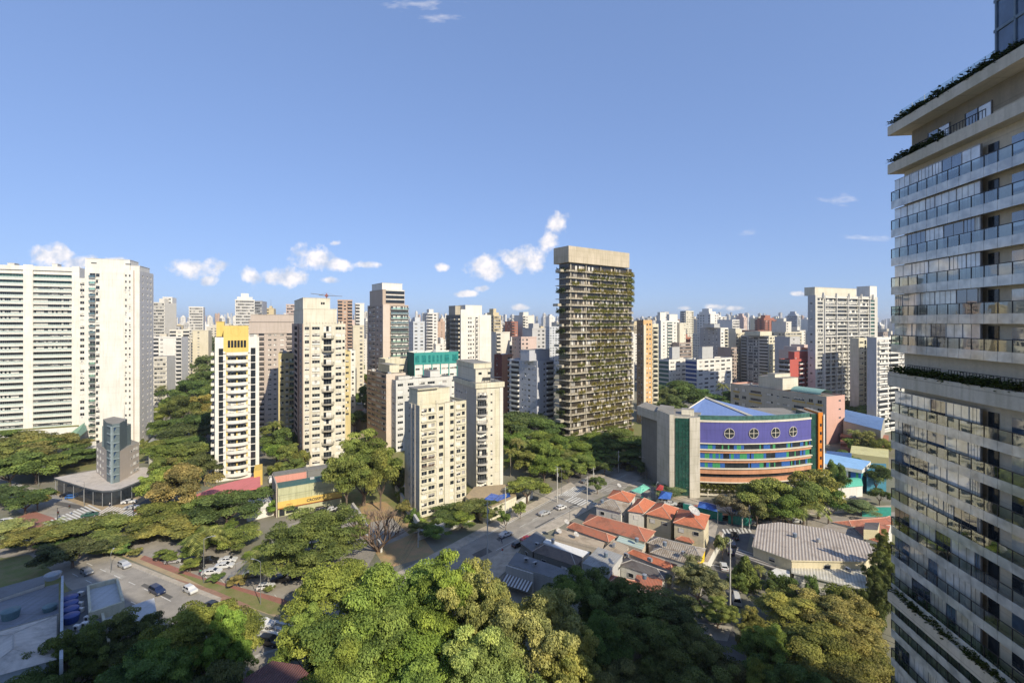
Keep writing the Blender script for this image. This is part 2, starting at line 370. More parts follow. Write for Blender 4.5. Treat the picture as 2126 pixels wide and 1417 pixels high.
class Bld:
    """one building: an Empty at the front left corner; local x along the front, y into the depth"""
    def __init__(s, name, label, px0, Y0, px1, th, depth=None, pxl=None, ytop=None, zt=None, wallm=WHITE, roofm=ROOFC, cat='apartment building', z0=0.0, group=None):
        Y0 = Y0 * K; a = math.radians(th); c, sn = math.cos(a), math.sin(a); x0 = PX(px0, Y0)
        r = (px1 - CX) / F; s.w = (r * Y0 - x0) / (c - r * sn)
        if pxl is not None:
            r = (pxl - CX) / F; s.d = (r * Y0 - x0) / (-sn - r * c)
        else: s.d = depth
        s.d = 14 if s.d < 1 else max(5, s.d)
        s.zt = zt if zt is not None else PZ(ytop, Y0)
        s.Y0, s.x0, s.a, s.wm, s.rm, s.z0 = Y0, x0, a, wallm, roofm, z0
        s.root = empty(name, (x0, Y0, 0), a); tag(s.root, label, cat, group)
        s.wb = MB(); s.win = []; s.open = {k: [] for k in 'FLRB'}; s.bands = {}
        s.nb = 0
        R = math.hypot(x0, Y0)
        LAND.append((label, s.world(s.w/2, s.d/2), s.zt))
    def z(s, py): return PZ(py, s.Y0)
    def m(s, px): return px * s.Y0 / F
    def world(s, x, y, z=0):
        c, sn = math.cos(s.a), math.sin(s.a)
        return Vector((s.x0 + c*x - sn*y, s.Y0 + sn*x + c*y, z))
    def fr(s, side):
        return {'F': ((0,0),(1,0),s.w), 'L': ((0,s.d),(0,-1),s.d), 'R': ((s.w,0),(0,1),s.d), 'B': ((s.w,s.d),(-1,0),s.w)}[side]
    def rows(s, side, z0, fh, nf, cols, skip=(), rec=.22):
        """cols: (u0 fraction, u1 fraction, sill, head, style[, balcony=(style, projection, material1, material2, extra)]) for every floor"""
        O, u, W = s.fr(side)
        for f in range(nf):
            if f in skip: continue
            for cdef in cols:
                a, b, sill, head, st = cdef[:5]; bal = cdef[5] if len(cdef) > 5 else None
                u0, u1 = a * W, b * W; zz = z0 + f * fh
                if zz + head > s.zt - .15: continue
                s.open[side].append((u0, u1, zz + sill, zz + head, st, rec))
                if bal: s.balc(side, u0 - bal[4], u1 + bal[4], zz + sill, bal[0], bal[1], bal[2], bal[3], bal[5] if len(bal) > 5 else 1.05)
    def balc(s, side, u0, u1, z, style, proj, m1, m2, hgt=1.05, name='balcony'):
        O, u, W = s.fr(side); um = (u0 + u1) / 2; s.nb += 1
        me = balcmesh(u1 - u0, proj, style, m1, m2, hgt)
        return inst(name, me, s.root, (O[0] + u[0]*um, O[1] + u[1]*um, z), math.atan2(u[1], u[0]))
    def strip(s, side, u0, u1, z0, z1, off, mat, mb=None):
        """a shallow box standing proud of a face"""
        O, u, W = s.fr(side); n = (u[1], -u[0]); q = []
        for (uu, oo) in ((u0, off), (u1, off), (u1, .0), (u0, .0)): q.append((O[0] + u[0]*uu + n[0]*oo, O[1] + u[1]*uu + n[1]*oo))
        (mb or s.wb).prism(q, z0, z1, mat)
    def strips(s, side, fr_list, z0, z1, off, mat):
        W = s.fr(side)[2]
        for (a, b) in fr_list: s.strip(side, a*W, b*W, z0, z1, off, mat)
    def slabs(s, side, z0, fh, nf, th, off, mat):
        W = s.fr(side)[2]
        for f in range(nf): s.strip(side, -.02, W+.02, z0 + f*fh - th, z0 + f*fh, off, mat)
    def tank(s, x0, x1, y0, y1, z0, z1, mat=None, name='rooftop_block', par=True):
        mb = MB(); m = mat or s.wm; mb.box(x0, x1, y0, y1, z0, z1, m, s.rm)
        if par:
            mb.box(x0-.15, x1+.15, y0-.15, y1+.15, z1, z1+.18, m, s.rm)
        return mb.build(name, s.root)
    def _face(s, side, mat):
        O, u, W = s.fr(side); n = (u[1], -u[0]); ops = s.open[side]
        def P(uu, z, off=0.0): return (O[0] + u[0]*uu - n[0]*off, O[1] + u[1]*uu - n[1]*off, z)
        us = sorted({0.0, W} | {round(o[0], 3) for o in ops} | {round(o[1], 3) for o in ops})
        zs = sorted({s.z0, s.zt} | {round(o[2], 3) for o in ops} | {round(o[3], 3) for o in ops})
        us = [x for x in us if -1e-6 <= x <= W + 1e-6]
        ui = {x: i for i, x in enumerate(us)}; zi = {x: i for i, x in enumerate(zs)}
        hole = np.zeros((len(us), len(zs)), bool)
        for o in ops:
            a, b = ui.get(round(o[0],3)), ui.get(round(o[1],3)); c, d = zi[round(o[2],3)], zi[round(o[3],3)]
            if a is None or b is None: continue
            hole[a:b, c:d] = True
        mi = s.wb.mi(mat)
        for j in range(len(zs) - 1):
            i = 0
            while i < len(us) - 1:
                if hole[i, j]: i += 1; continue
                k = i
                while k < len(us) - 1 and not hole[k, j]: k += 1
                s.wb.add([P(us[i], zs[j]), P(us[k], zs[j]), P(us[k], zs[j+1]), P(us[i], zs[j+1])], [(0,1,2,3)], [mi]); i = k
        for (u0, u1, za, zb, st, rec) in ops:
            u0, u1, za, zb = round(u0,3), round(u1,3), round(za,3), round(zb,3)
            r = rec + .02
            s.wb.add([P(u0,za),P(u1,za),P(u1,zb),P(u0,zb),P(u0,za,r),P(u1,za,r),P(u1,zb,r),P(u0,zb,r)], [(0,4,7,3),(1,2,6,5),(0,1,5,4),(3,7,6,2)], [mi]*4)
            um = (u0+u1)/2
            s.win.append((P(um, za, rec), math.atan2(u[1], u[0]), u1-u0, zb-za, st, n))
    def finish(s, mats=None, parapet=.9, roof=True, roofh=.0, wallname='wall', maxobj=100):
        mats = mats or {}
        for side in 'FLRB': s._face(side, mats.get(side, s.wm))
        w, d, z = s.w, s.d, s.zt
        if roof:
            s.wb.poly([(0,0,z-parapet),(w,0,z-parapet),(w,d,z-parapet),(0,d,z-parapet)], s.rm)
            t = .2
            for (a, b, c, e) in ((0,w,0,t),(0,w,d-t,d),(0,t,t,d-t),(w-t,w,t,d-t)):
                s.wb.poly([(a,c,z),(b,c,z),(b,e,z),(a,e,z)], s.wm)
            for q in ([(t,t),(w-t,t)],[(w-t,t),(w-t,d-t)],[(w-t,d-t),(t,d-t)],[(t,d-t),(t,t)]):
                (a, b), (c, e) = q
                s.wb.poly([(c,e,z),(a,b,z),(a,b,z-parapet),(c,e,z-parapet)], s.wm)
        s.wb.build(wallname, s.root)
        if roof and w > 4 and d > 4:
            rq = random.Random(int(abs(s.x0)*7)); zb = z - parapet
            for i in range(rq.randint(3, 6)):
                bx, by = rq.uniform(.6, w-2.2), rq.uniform(.6, d-1.8); q = MB(); k_ = rq.random()
                if k_ < .5: q.box(bx, bx+rq.uniform(.8,1.8), by, by+rq.uniform(.7,1.3), zb, zb+rq.uniform(.9,1.9), rq.choice((WFR, STEEL, GREYW))); q.build('rooftop_unit', s.root)
                elif k_ < .75: q.tube((bx,by,zb),(bx,by,zb+rq.uniform(3,6)), .06,.03, STEEL, 4); q.box(bx-.5,bx+.5,by-.02,by+.02,zb+2.4,zb+2.45, STEEL); q.build('antenna', s.root)
                else: q.tube((bx+.6,by+.6,zb),(bx+.6,by+.6,zb+1.5), .6,.65, rq.choice((GREYW, G_BLUE, WFR)), 10); q.build('water_tank', s.root)
        # windows: those that show largest become parts, the rest one mesh
        c, sn = math.cos(s.a), math.sin(s.a); camp = Vector((0,0,H)); L = []
        for wd in s.win:
            p = s.world(*wd[0][:2], wd[0][2]); n = Vector((c*wd[5][0] - sn*wd[5][1], sn*wd[5][0] + c*wd[5][1], 0))
            dv = camp - p; L.append((-(n.dot(dv.normalized())) * wd[2] * wd[3] / dv.length_squared, wd))
        L.sort(key=lambda t: t[0]); rest = MB(); rnd = random.Random(len(L) + int(abs(s.x0)))
        for i, (k, wd) in enumerate(L):
            raw = winraw(wd[2], wd[3], wd[4], rnd.choice((0,0,1,2,3,4,5)))
            if i < maxobj:
                inst('window', winmesh(raw), s.root, wd[0], wd[1])
                if wd[2] < 2.6 and wd[3] < 1.9 and s.Y0 < 330 and rnd.random() < .13:
                    inst('air_conditioner', acmesh(), s.root, (wd[0][0] + wd[5][0]*.35 + rnd.uniform(-.2,.2)*abs(wd[5][1]), wd[0][1] + wd[5][1]*.35, wd[0][2] - .55), wd[1])
            else: rest.add(raw[0], raw[1], raw[2], Matrix.Translation(wd[0]) @ Matrix.Rotation(wd[1], 4, 'Z'), raw[3])
        if rest.f: rest.build('window', s.root, kind='stuff')
        return s
LAND = []
# ------------------------------------------------------------------ vegetation
LEAF = foliage('foliage'); BARK = plain('bark', (.16,.12,.09), .9)
def crown(seed, K, nleaf, leaf, flat=.5, dome=.62, pr=(.22,.40), low=-.15, shape='round'):
    """unit crown: radius about 1, resting round z=0..1; clumps of leaf-sized faces spread through the volume"""
    r = np.random.RandomState(seed); cs = []
    LB_ = [(r.rand()*2*math.pi, r.uniform(low, 1), r.uniform(.72, 1.12)) for _ in range(max(9, K//9))]
    for i in range(K):
        a = r.rand() * 2 * math.pi; lb = LB_[r.randint(len(LB_))]
        if shape == 'cone': h = r.rand() ** 1.3; rad = (1 - h) * .85 * (0.55 + .45 * r.rand()); c = (rad*math.cos(a), rad*math.sin(a), h); q = .2 + .22*(1-h)
        elif shape == 'box': c = (r.uniform(-.85,.85), r.uniform(-.85,.85), r.uniform(.0,.8)); q = r.uniform(*pr)
        else:
            if r.rand() < .75:
                u = lb[1]; rr = math.sqrt(max(0, 1 - max(u, 0) ** 2)) * .82 * lb[2]; j = r.normal(size=3) * np.array([.13, .13, .06]); c = (rr*math.cos(lb[0]) + j[0], rr*math.sin(lb[0]) + j[1], .30 + u*dome*lb[2]*.95 + j[2]); q = r.uniform(*pr)
            else:
                u = r.uniform(low, .85); rr = math.sqrt(max(0, 1 - max(u, 0) ** 2)) * r.uniform(.3, .85) * .8; c = (rr*math.cos(a), rr*math.sin(a), .30 + u*dome*.85); q = r.uniform(*pr)
        cs.append((*c, q, r.rand()))
    cs = np.array(cs); w = cs[:,3] ** 2; idx = r.choice(K, nleaf, p=w / w.sum())
    d = r.normal(size=(nleaf, 3)); d /= np.linalg.norm(d, axis=1)[:,None]; d[:,2] = np.where(r.rand(nleaf) < .78, np.abs(d[:,2]), d[:,2])
    rad = np.where(r.rand(nleaf) < .8, r.uniform(.78, 1.08, nleaf), r.uniform(.2, .8, nleaf))
    p = cs[idx, :3] + d * rad[:,None] * cs[idx, 3][:,None] * np.array([1, 1, flat])
    nrm = d * np.array([.8, .8, 1.2]) + r.normal(size=(nleaf, 3)) * .55 + np.array([0, 0, .35]); nrm /= np.linalg.norm(nrm, axis=1)[:,None]
    t = np.cross(nrm, r.normal(size=(nleaf, 3))); t /= np.linalg.norm(t, axis=1)[:,None]; b = np.cross(nrm, t)
    s = leaf * r.uniform(.6, 1.35, nleaf)[:,None]
    v = np.stack([p + t*s, p + b*s*.55, p - t*s, p - b*s*.55], 1).reshape(-1, 3)
    me = bpy.data.meshes.new('crown'); me.vertices.add(nleaf*4); me.vertices.foreach_set('co', v.ravel())
    me.loops.add(nleaf*4); me.loops.foreach_set('vertex_index', np.arange(nleaf*4)); me.polygons.add(nleaf)
    me.polygons.foreach_set('loop_start', np.arange(nleaf)*4); me.polygons.foreach_set('loop_total', np.full(nleaf, 4))
    me.materials.append(LEAF); at = me.attributes.new('tone', 'FLOAT', 'FACE')
    tone = np.clip(.10 + .62 * cs[idx, 4] + .45 * (r.rand(nleaf) - .3), 0, 1); at.data.foreach_set('value', tone)
    me.update(calc_edges=True); me.validate(); return me, cs
def trunkmesh(cs, seed, thick=.06):
    """unit trunk: z=0 ground, z=1 crown base; limbs fan out to the clumps (clumps in crown units, zs = crown height / trunk height set by the scale)"""
    r = random.Random(seed); mb = MB(); mb.tube((0,0,-.02), (.01,.01,.6), thick*1.25, thick*.9, BARK, 8)
    for i in range(7):
        a = i * 2.4 + r.random(); q = r.uniform(.3,.75); e = (q*math.cos(a), q*math.sin(a), 1.0 + r.uniform(.1,.5)); m = (e[0]*.4, e[1]*.4, .82)
        mb.tube((.01,.01,.55), m, thick*.7, thick*.45, BARK, 6); mb.tube(m, e, thick*.45, thick*.15, BARK, 5)
    return mb.mesh('trunk')
NEARC = [crown(s, k, 60000, .0185, f, d, pr) for s, k, f, d, pr in ((1, 150, .34, .60, (.10,.24)), (2, 190, .42, .62, (.09,.20)), (3, 130, .30, .55, (.12,.26)), (4, 230, .55, .7, (.08,.17)))]
MIDC = [crown(s, k, 15000, .037, f, d, pr) for s, k, f, d, pr in ((11, 40, .5, .62, (.22,.38)), (12, 55, .45, .6, (.18,.32)), (13, 34, .55, .66, (.24,.4)), (14, 60, .6, .7, (.16,.3)))]
FARC = [crown(s, 30, 2600, .085, .6, .62, (.24,.4)) for s in (21, 22, 23)]
BUSH = [crown(s, 24, 3500, .07, .7, .6, (.28,.45)) for s in (31, 32)]
CONE = crown(41, 60, 14000, .045, .8, .6, shape='cone')
HEDGE = crown(51, 70, 9000, .05, .8, .6, (.2,.35), shape='box')
TRUNKS = [trunkmesh(None, s) for s in (1, 2, 3)]
def palm_meshes():
    mb = MB(); r = random.Random(5)
    fr = plain('palm_bark', (.30,.26,.20), .9)
    for i in range(8): mb.tube((.01*math.sin(i), 0, i/8), (.01*math.sin(i+1), 0, (i+1)/8), .035 - .0015*i, .034 - .0015*i, fr, 7)
    tr = mb.mesh('trunk'); cb = []; tones = []
    for k in range(17):
        a = k * 2.399 + r.random()*.3; el = r.uniform(.1, 1.15); L = r.uniform(.85, 1.1); pts = []
        for j in range(9):
            t = j / 8; pts.append(Vector((math.cos(a)*L*t*math.cos(el*(1-t*.4)), math.sin(a)*L*t*math.cos(el*(1-t*.4)), L*(math.sin(el)*t - .75*t*t))))
        for j in range(8):
            d = (pts[j+1] - pts[j]); sd_ = d.cross(Vector((0,0,1))).normalized()
            for q in range(3):
                b0 = pts[j] + d * (q/3); wl_ = .26 * math.sin(math.pi * min(.97, (j + q/3 + .6)/9))
                for s in (-1, 1):
                    e = b0 + sd_*s*wl_ + d*.5 + Vector((0,0,-.09*wl_/.26)); cb.append((b0, b0 + d*.28, e)); tones.append(r.random())
    me = bpy.data.meshes.new('fronds'); me.from_pydata([tuple(p) for t in cb for p in t], [], [(3*i, 3*i+1, 3*i+2) for i in range(len(cb))])
    me.materials.append(LEAF); at = me.attributes.new('tone', 'FLOAT', 'FACE'); at.data.foreach_set('value', tones)
    return tr, me
PALM = palm_meshes()
def bare_mesh():
    mb = MB(); r = random.Random(9); twig = plain('bare_bark', (.24,.17,.12), .9)
    def br(p, d, L, rad, lv):
        q = p + d * L; mb.tube(p, q, rad, rad*.66, twig, 5 if lv > 2 else 3, False)
        if lv == 0: return
        for _ in range(3 if lv > 1 else 2):
            nd = (d + Vector((r.uniform(-.6,.6), r.uniform(-.6,.6), r.uniform(-.05,.45)))).normalized(); br(q - d*L*r.uniform(0,.25), nd, L*r.uniform(.62,.85), rad*.62, lv-1)
    for i in range(7):
        a = i*.9; br(Vector((0,0,0)), Vector((math.cos(a)*.55, math.sin(a)*.55, .8)).normalized(), .33, .022, 4)
    return mb.mesh('branches')
BARE = bare_mesh()
GREENS = dict(bright=(.22,.29,.085), fresh=(.185,.255,.075), mid=(.150,.205,.075), dark=(.115,.165,.068), deep=(.125,.15,.075), olive=(.21,.235,.09),
              yellow=(.24,.27,.10), golden=(.27,.265,.11), orange=(.30,.24,.10), greyg=(.21,.225,.15), pale=(.32,.33,.16))
TN = dict(bright='bright green', fresh='fresh green', mid='mid green', dark='dark green', deep='very dark green', olive='olive green', yellow='yellow green', golden='golden brown', orange='orange tinged', greyg='greyish green', pale='pale green')
PENDING = []
def tree(px, Y, ptop, wpx, tone='mid', kind='tree', label=None, group=None, base=.42, z=0.0, depth=1.0, ci=None):
    """px: where it stands, Y: metres away, ptop: height of its top in the view, wpx: width of the crown there"""
    Y = Y * K; x = PX(px, Y); h = PZ(ptop, Y) - z; wr = wpx / F * Y / 2; i = len(PENDING); c = tuple(v * random.uniform(.88, 1.12) for v in GREENS[tone])
    rz = i * 1.7 % 6.28
    nm = {'tree':'tree','round':'tree','bush':'shrub','palm':'palm_tree','bare':'bare_tree','cone':'conifer','hedge':'hedge','far':'tree','near':'tree'}[kind]
    t = empty(nm, (x, Y, z), rz)
    if kind in ('tree', 'near', 'far', 'round'):
        if kind == 'near': me, cs = NEARC[ci if ci is not None else i % 4]
        elif kind == 'far': me, cs = FARC[i % 3]
        else: me, cs = MIDC[ci if ci is not None else i % 4]
        bh = h * base; ch = h - bh * .9
        inst('crown', me, t, (0, 0, bh*.9 - ch*.02), 0, (wr, wr*depth, ch*.98), c)
        if kind != 'far': inst('trunk', TRUNKS[i % 3], t, (0,0,0), 0, (wr*.75, wr*.75, bh*1.02))
        else:
            inst('trunk', TRUNKS[i % 3], t, (0,0,0), 0, (wr*.7, wr*.7, bh*1.02))
    elif kind == 'bush': inst('foliage', BUSH[i % 2][0], t, (0,0,-.12*h), 0, (wr, wr*depth, h*1.1), c)
    elif kind == 'hedge': inst('foliage', HEDGE[0], t, (0,0,0), 0, (wr, wr*depth, h), c)
    elif kind == 'cone':
        inst('crown', CONE[0], t, (0,0,.15), 0, (wr, wr, h*.98), c); inst('trunk', TRUNKS[0], t, (0,0,0), 0, (wr*.3, wr*.3, h*.3))
    elif kind == 'palm':
        inst('trunk', PALM[0], t, (0,0,0), 0, (4.5, 4.5, h*.86)); inst('fronds', PALM[1], t, (0,0,h*.85), 0, (wr, wr, max(wr*1.0, h*.3)), c)
    elif kind == 'bare': inst('branches', BARE, t, (0,0,0), 0, (wr*1.7, wr*1.7, h*1.3))
    PENDING.append((t, label, tone, kind, x, Y, h, wr, group)); return t

# ------------------------------------------------------------------ vehicles
TYRE = plain('tyre_rubber', (.02,.02,.02), .9)
def carpaint(c):
    m, n, l, b = nmat('car_paint'); b.inputs['Base Color'].default_value = (*c, 1); b.inputs['Roughness'].default_value = .3; b.inputs['Coat Weight'].default_value = .7
    b.inputs['Coat Roughness'].default_value = .08; b.inputs['Metallic'].default_value = .2 if sum(c) < 1.6 else 0; return m
CARC = dict(white=(.58,.58,.57), silver=(.45,.46,.47), grey=(.16,.17,.18), black=(.015,.015,.018), navy=(.015,.025,.07), red=(.35,.02,.02), yellow=(.65,.42,.02), green=(.03,.10,.07), beige=(.42,.38,.30), blue=(.05,.16,.45))
CARM = {}
def carparts(kind, colr):
    k = (kind, colr)
    if k in CARM: return CARM[k]
    P = carpaint(CARC[colr])
    if kind == 'suv': prof = [(-2.2,.35),(-2.25,.9),(-2.1,1.05),(-1.95,1.62),(.45,1.68),(1.15,1.12),(2.1,1.0),(2.25,.7),(2.22,.35)]; W = .92; Z0 = 1.06
    elif kind == 'van': prof = [(-2.4,.35),(-2.45,1.0),(-2.4,2.0),(1.2,2.02),(1.8,1.25),(2.35,1.05),(2.4,.4)]; W = .95; Z0 = 1.15
    elif kind == 'hatch': prof = [(-1.9,.32),(-1.95,.85),(-1.8,.98),(-1.5,1.42),(.25,1.48),(.95,1.0),(1.8,.88),(1.95,.6),(1.93,.32)]; W = .85; Z0 = .96
    else: prof = [(-2.2,.32),(-2.25,.8),(-2.15,.98),(-1.45,1.02),(-.95,1.42),(.35,1.46),(1.15,1.0),(2.05,.86),(2.25,.6),(2.22,.32)]; W = .88; Z0 = .97
    mb = MB(); n = len(prof); rings = []
    def wd(z): return W if z <= Z0 else W - (z - Z0) * .42
    zm = max(p[1] for p in prof)
    secs = [(-1, 0), (-.92, 1), (.92, 1), (1, 0)]
    vs = []
    for s, e in secs:
        for (x, z) in prof:
            f = .97 if e == 0 else 1.0; vs.append((x * f, s * wd(z), (z - .6) * (f if e == 0 else 1) + .6))
    fs = []
    for j in range(3):
        for i in range(n - 1): fs.append((j*n+i, j*n+i+1, (j+1)*n+i+1, (j+1)*n+i))
        fs.append((j*n+n-1, j*n, (j+1)*n, (j+1)*n+n-1))
    fs.append(tuple(range(n-1, -1, -1))); fs.append(tuple(range(3*n, 4*n)))
    mb.add(vs, fs, [mb.mi(P)] * len(fs))
    body = mb.mesh('body', False)
    gb = MB(); GL = glassm('car_glass', (.012,.014,.018), .05)
    up = [p for p in prof if p[1] > Z0 - .001]; up = sorted(up, key=lambda p: p[0])
    # windscreens and side glass set just proud of the body
    idx = [i for i in range(n-1) if (prof[i][1] - Z0) * (prof[i+1][1] - Z0) <= 0.02 and max(prof[i][1], prof[i+1][1]) > Z0 + .2]
    for i in idx:
        (xa, za), (xb, zb) = prof[i], prof[i+1]; d = Vector((xb-xa, 0, zb-za)); nn = Vector((-d.z, 0, d.x)).normalized() * .02
        a, b = Vector((xa,0,za)) + d*.12 + nn, Vector((xb,0,zb)) - d*.1 + nn
        gb.add([(a.x,-wd(a.z)*.86,a.z),(a.x,wd(a.z)*.86,a.z),(b.x,wd(b.z)*.86,b.z),(b.x,-wd(b.z)*.86,b.z)], [(0,1,2,3)], [gb.mi(GL)])
    zt = zm - .14; tops = [p for p in prof if p[1] > zm - .1]; xa, xb = min(p[0] for p in tops), max(p[0] for p in tops)
    for s in (-1, 1):
        for (u, v) in ((xa - .15 if kind != 'van' else xb - .9, (xa+xb)/2 - .04 if kind != 'van' else xb - .05), ((xa+xb)/2 + .04, xb + .3)) if kind != 'van' else ((xb-.95, xb+.2),):
            gb.add([(u, s*(wd(Z0+.05)+.012), Z0+.05), (v + (.18 if v > xb else 0), s*(wd(Z0+.05)+.012), Z0+.05), (v, s*(wd(zt)+.012), zt), (u + .12, s*(wd(zt)+.012), zt)], [(0,1,2,3)], [gb.mi(GL)])
    glass = gb.mesh('windows')
    wb = MB(); RIM = plain('alloy_rim', (.4,.4,.41), .35, .8)
    wb.tube((0,-.11,0),(0,.11,0), .33, .33, TYRE, 14); wb.tube((0,-.125,0),(0,.125,0), .2, .2, RIM, 10)
    wheel = wb.mesh('wheel')
    hb = MB(); hb.box(-.03,.03,-.18,.18,-.07,.07, plain('headlight', (.75,.75,.7), .2)); head = hb.mesh('headlight')
    rb = MB(); rb.box(-.03,.03,-.15,.15,-.08,.08, plain('tail_light', (.4,.02,.02), .3)); rear = rb.mesh('tail_light')
    CARM[k] = (body, glass, wheel, head, rear, W, prof); return CARM[k]
def car(px, py, ang, colr='white', kind='sedan', label=None, group=None, z=0.0):
    x, y = G(px, py, z); body, glass, wheel, head, rear, W, prof = carparts(kind, colr)
    t = empty('van' if kind == 'van' else 'car', (x, y, z + .01), math.radians(ang)); inst('body', body, t); inst('windows', glass, t)
    xx = max(p[0] for p in prof)
    for a in (-xx*.62, xx*.62):
        for b in (-W+.08, W-.08): inst('wheel', wheel, t, (a, b, .33))
    for b in (-W*.68, W*.68): inst('headlight', head, t, (xx-.035, b, .68)); inst('tail_light', rear, t, (-xx+.02, b, .8))
    tag(t, label, 'van' if kind == 'van' else 'car', group)
    return t

# ------------------------------------------------------------------ people
SKIN = plain('skin', (.42,.26,.18), .6)
def person(x, y, rz, top, legs, label, pose='stand', z=0.0, group=None):
    me = bpy.data.meshes.new('person'); sp = .16 if pose == 'stand' else .30
    V = [(0,0,.95,.15),(0,0,1.15,.14),(0,0,1.38,.16),(0,0,1.5,.07),(0,0.01,1.63,.105),
         (.1,0,.9,.10),(.11,sp,.5,.07),(.11,sp*.6,.1,.05),(.11,sp*.6+.14,.04,.045),
         (-.1,0,.9,.10),(-.11,-sp*.4,.5,.07),(-.11,-sp*1.2,.1,.05),(-.11,-sp*1.2+.14,.04,.045),
         (.2,0,1.4,.06),(.25,-.08,1.14,.045),(.24,.06,.92,.035),(-.2,0,1.4,.06),(-.25,.08,1.14,.045),(-.24,.2,.94,.035)]
    if pose == 'ride':
        V = [(0,-.15,.95,.15),(0,-.02,1.15,.14),(0,.14,1.36,.16),(0,.2,1.46,.07),(0,.25,1.58,.105),
             (.1,-.12,.92,.10),(.11,.22,.75,.07),(.11,.08,.36,.05),(.11,.2,.3,.045),(-.1,-.12,.92,.10),(-.11,.2,.58,.07),(-.11,.06,.2,.05),(-.11,.18,.14,.045),
             (.2,.14,1.36,.06),(.24,.3,1.18,.045),(.22,.5,1.06,.035),(-.2,.14,1.36,.06),(-.24,.3,1.18,.045),(-.22,.5,1.06,.035)]
    E = [(0,1),(1,2),(2,3),(3,4),(0,5),(5,6),(6,7),(7,8),(0,9),(9,10),(10,11),(11,12),(2,13),(13,14),(14,15),(2,16),(16,17),(17,18)]
    me.from_pydata([v[:3] for v in V], E, []); o = bpy.data.objects.new('person', me); COL.objects.link(o); o.location = (x, y, z); o.rotation_euler = (0,0,rz)
    md = o.modifiers.new('s', 'SKIN'); me.skin_vertices or None
    for i, v in enumerate(V): me.skin_vertices[0].data[i].radius = (v[3], v[3])
    me.skin_vertices[0].data[0].use_root = True
    o.modifiers.new('d', 'SUBSURF').levels = 1
    dg = bpy.context.evaluated_depsgraph_get(); nm = bpy.data.meshes.new_from_object(o.evaluated_get(dg)); o.modifiers.clear(); o.data = nm
    nm.materials.clear()
    for m in (SKIN, top, legs, plain('hair', (.03,.02,.015), .8), plain('shoe', (.05,.05,.05), .7)): nm.materials.append(m)
    for p in nm.polygons:
        c = p.center; q = 0
        if c.z < .12 and pose == 'stand': q = 4
        elif c.z < 1.0 and abs(c.x) < .21: q = 2
        elif c.z < 1.45 and not (abs(c.x) > .2 and c.z < 1.16): q = 1
        elif c.z > 1.66 or (c.z > 1.6 and c.y < -.0): q = 3
        p.material_index = q; p.use_smooth = True
    tag(o, label, 'person', group); return o

# ------------------------------------------------------------------ poles and wires
WIRE = plain('wire', (.04,.04,.04), .7); LAMPM = plain('lamp_pole', (.20,.20,.19), .7); POLEM = plain('pole_concrete', (.52,.50,.46), .9)
def pole(x, y, h, label, kind='lamp', rz=0.0, group=None, z=0.0):
    t = empty({'lamp':'street_lamp','utility':'utility_pole','signal':'traffic_light','post':'bollard'}[kind], (x, y, z), rz); mb = MB()
    if kind == 'utility':
        mb.tube((0,0,0),(0,0,h), .19, .12, POLEM, 8); mb.build('pole', t)
        a = MB(); a.box(-1.1,1.1,-.07,.07,h-.9,h-.75, BLACK); a.build('crossarm', t)
        for q in (-1,-.4,.4,1): b = MB(); b.tube((q,0,h-.75),(q,0,h-.5), .06,.04, WFR, 6); b.build('insulator', t)
        c = MB(); c.tube((.32,0,h-3.1),(.32,0,h-2.2), .24,.24, STEEL, 10); c.build('transformer', t)
    elif kind == 'lamp':
        mb.tube((0,0,0),(0,0,h), .085, .05, LAMPM, 8); mb.build('pole', t)
        a = MB(); a.path([(0,0,h-.1),(.8,0,h+.25),(1.9,0,h+.35)], [.05,.05,.045], STEEL, 6); a.build('arm', t)
        b = MB(); b.box(1.8,2.5,-.16,.16,h+.27,h+.40, STEEL); b.build('lamp_head', t)
    elif kind == 'signal':
        mb.tube((0,0,0),(0,0,h), .10, .08, BLACK, 8); mb.build('pole', t)
        a = MB(); a.tube((0,0,h-.1),(3.2,0,h+.3), .06,.05, BLACK, 6); a.build('arm', t)
        for q in ((3.2,h-.5),(.25,h-2.2)):
            b = MB(); b.box(q[0]-.18,q[0]+.18,-.16,.16,q[1],q[1]+1.05, BLACK)
            for j, cc in enumerate(((.02,.12,.05),(.2,.12,.01),(.25,.01,.01))): b.tube((q[0],-.17,q[1]+.2+j*.32),(q[0],-.2,q[1]+.2+j*.32), .11,.11, plain('lens%d' % j, cc, .3), 8)
            b.build('signal_head', t)
    tag(t, label, {'lamp':'street lamp','utility':'utility pole','signal':'traffic light'}[kind], group); return t
def wires(pa, pb, label, n=4, sag=.9, spread=2.0):
    mb = MB(); a, b = Vector(pa), Vector(pb); d = (b-a).normalized(); s = Vector((-d.y, d.x, 0))
    for i in range(n):
        o = s * ((i/(max(1,n-1))) - .5) * spread + Vector((0,0,-.5*(i % 2)))
        pts = [a + (b-a)*t + o*.9 + Vector((0,0,-sag*4*t*(1-t))) for t in [j/8 for j in range(9)]]
        mb.path(pts, .028, WIRE, 3)
    return tag(mb.build('power_cable'), label, 'overhead cables')
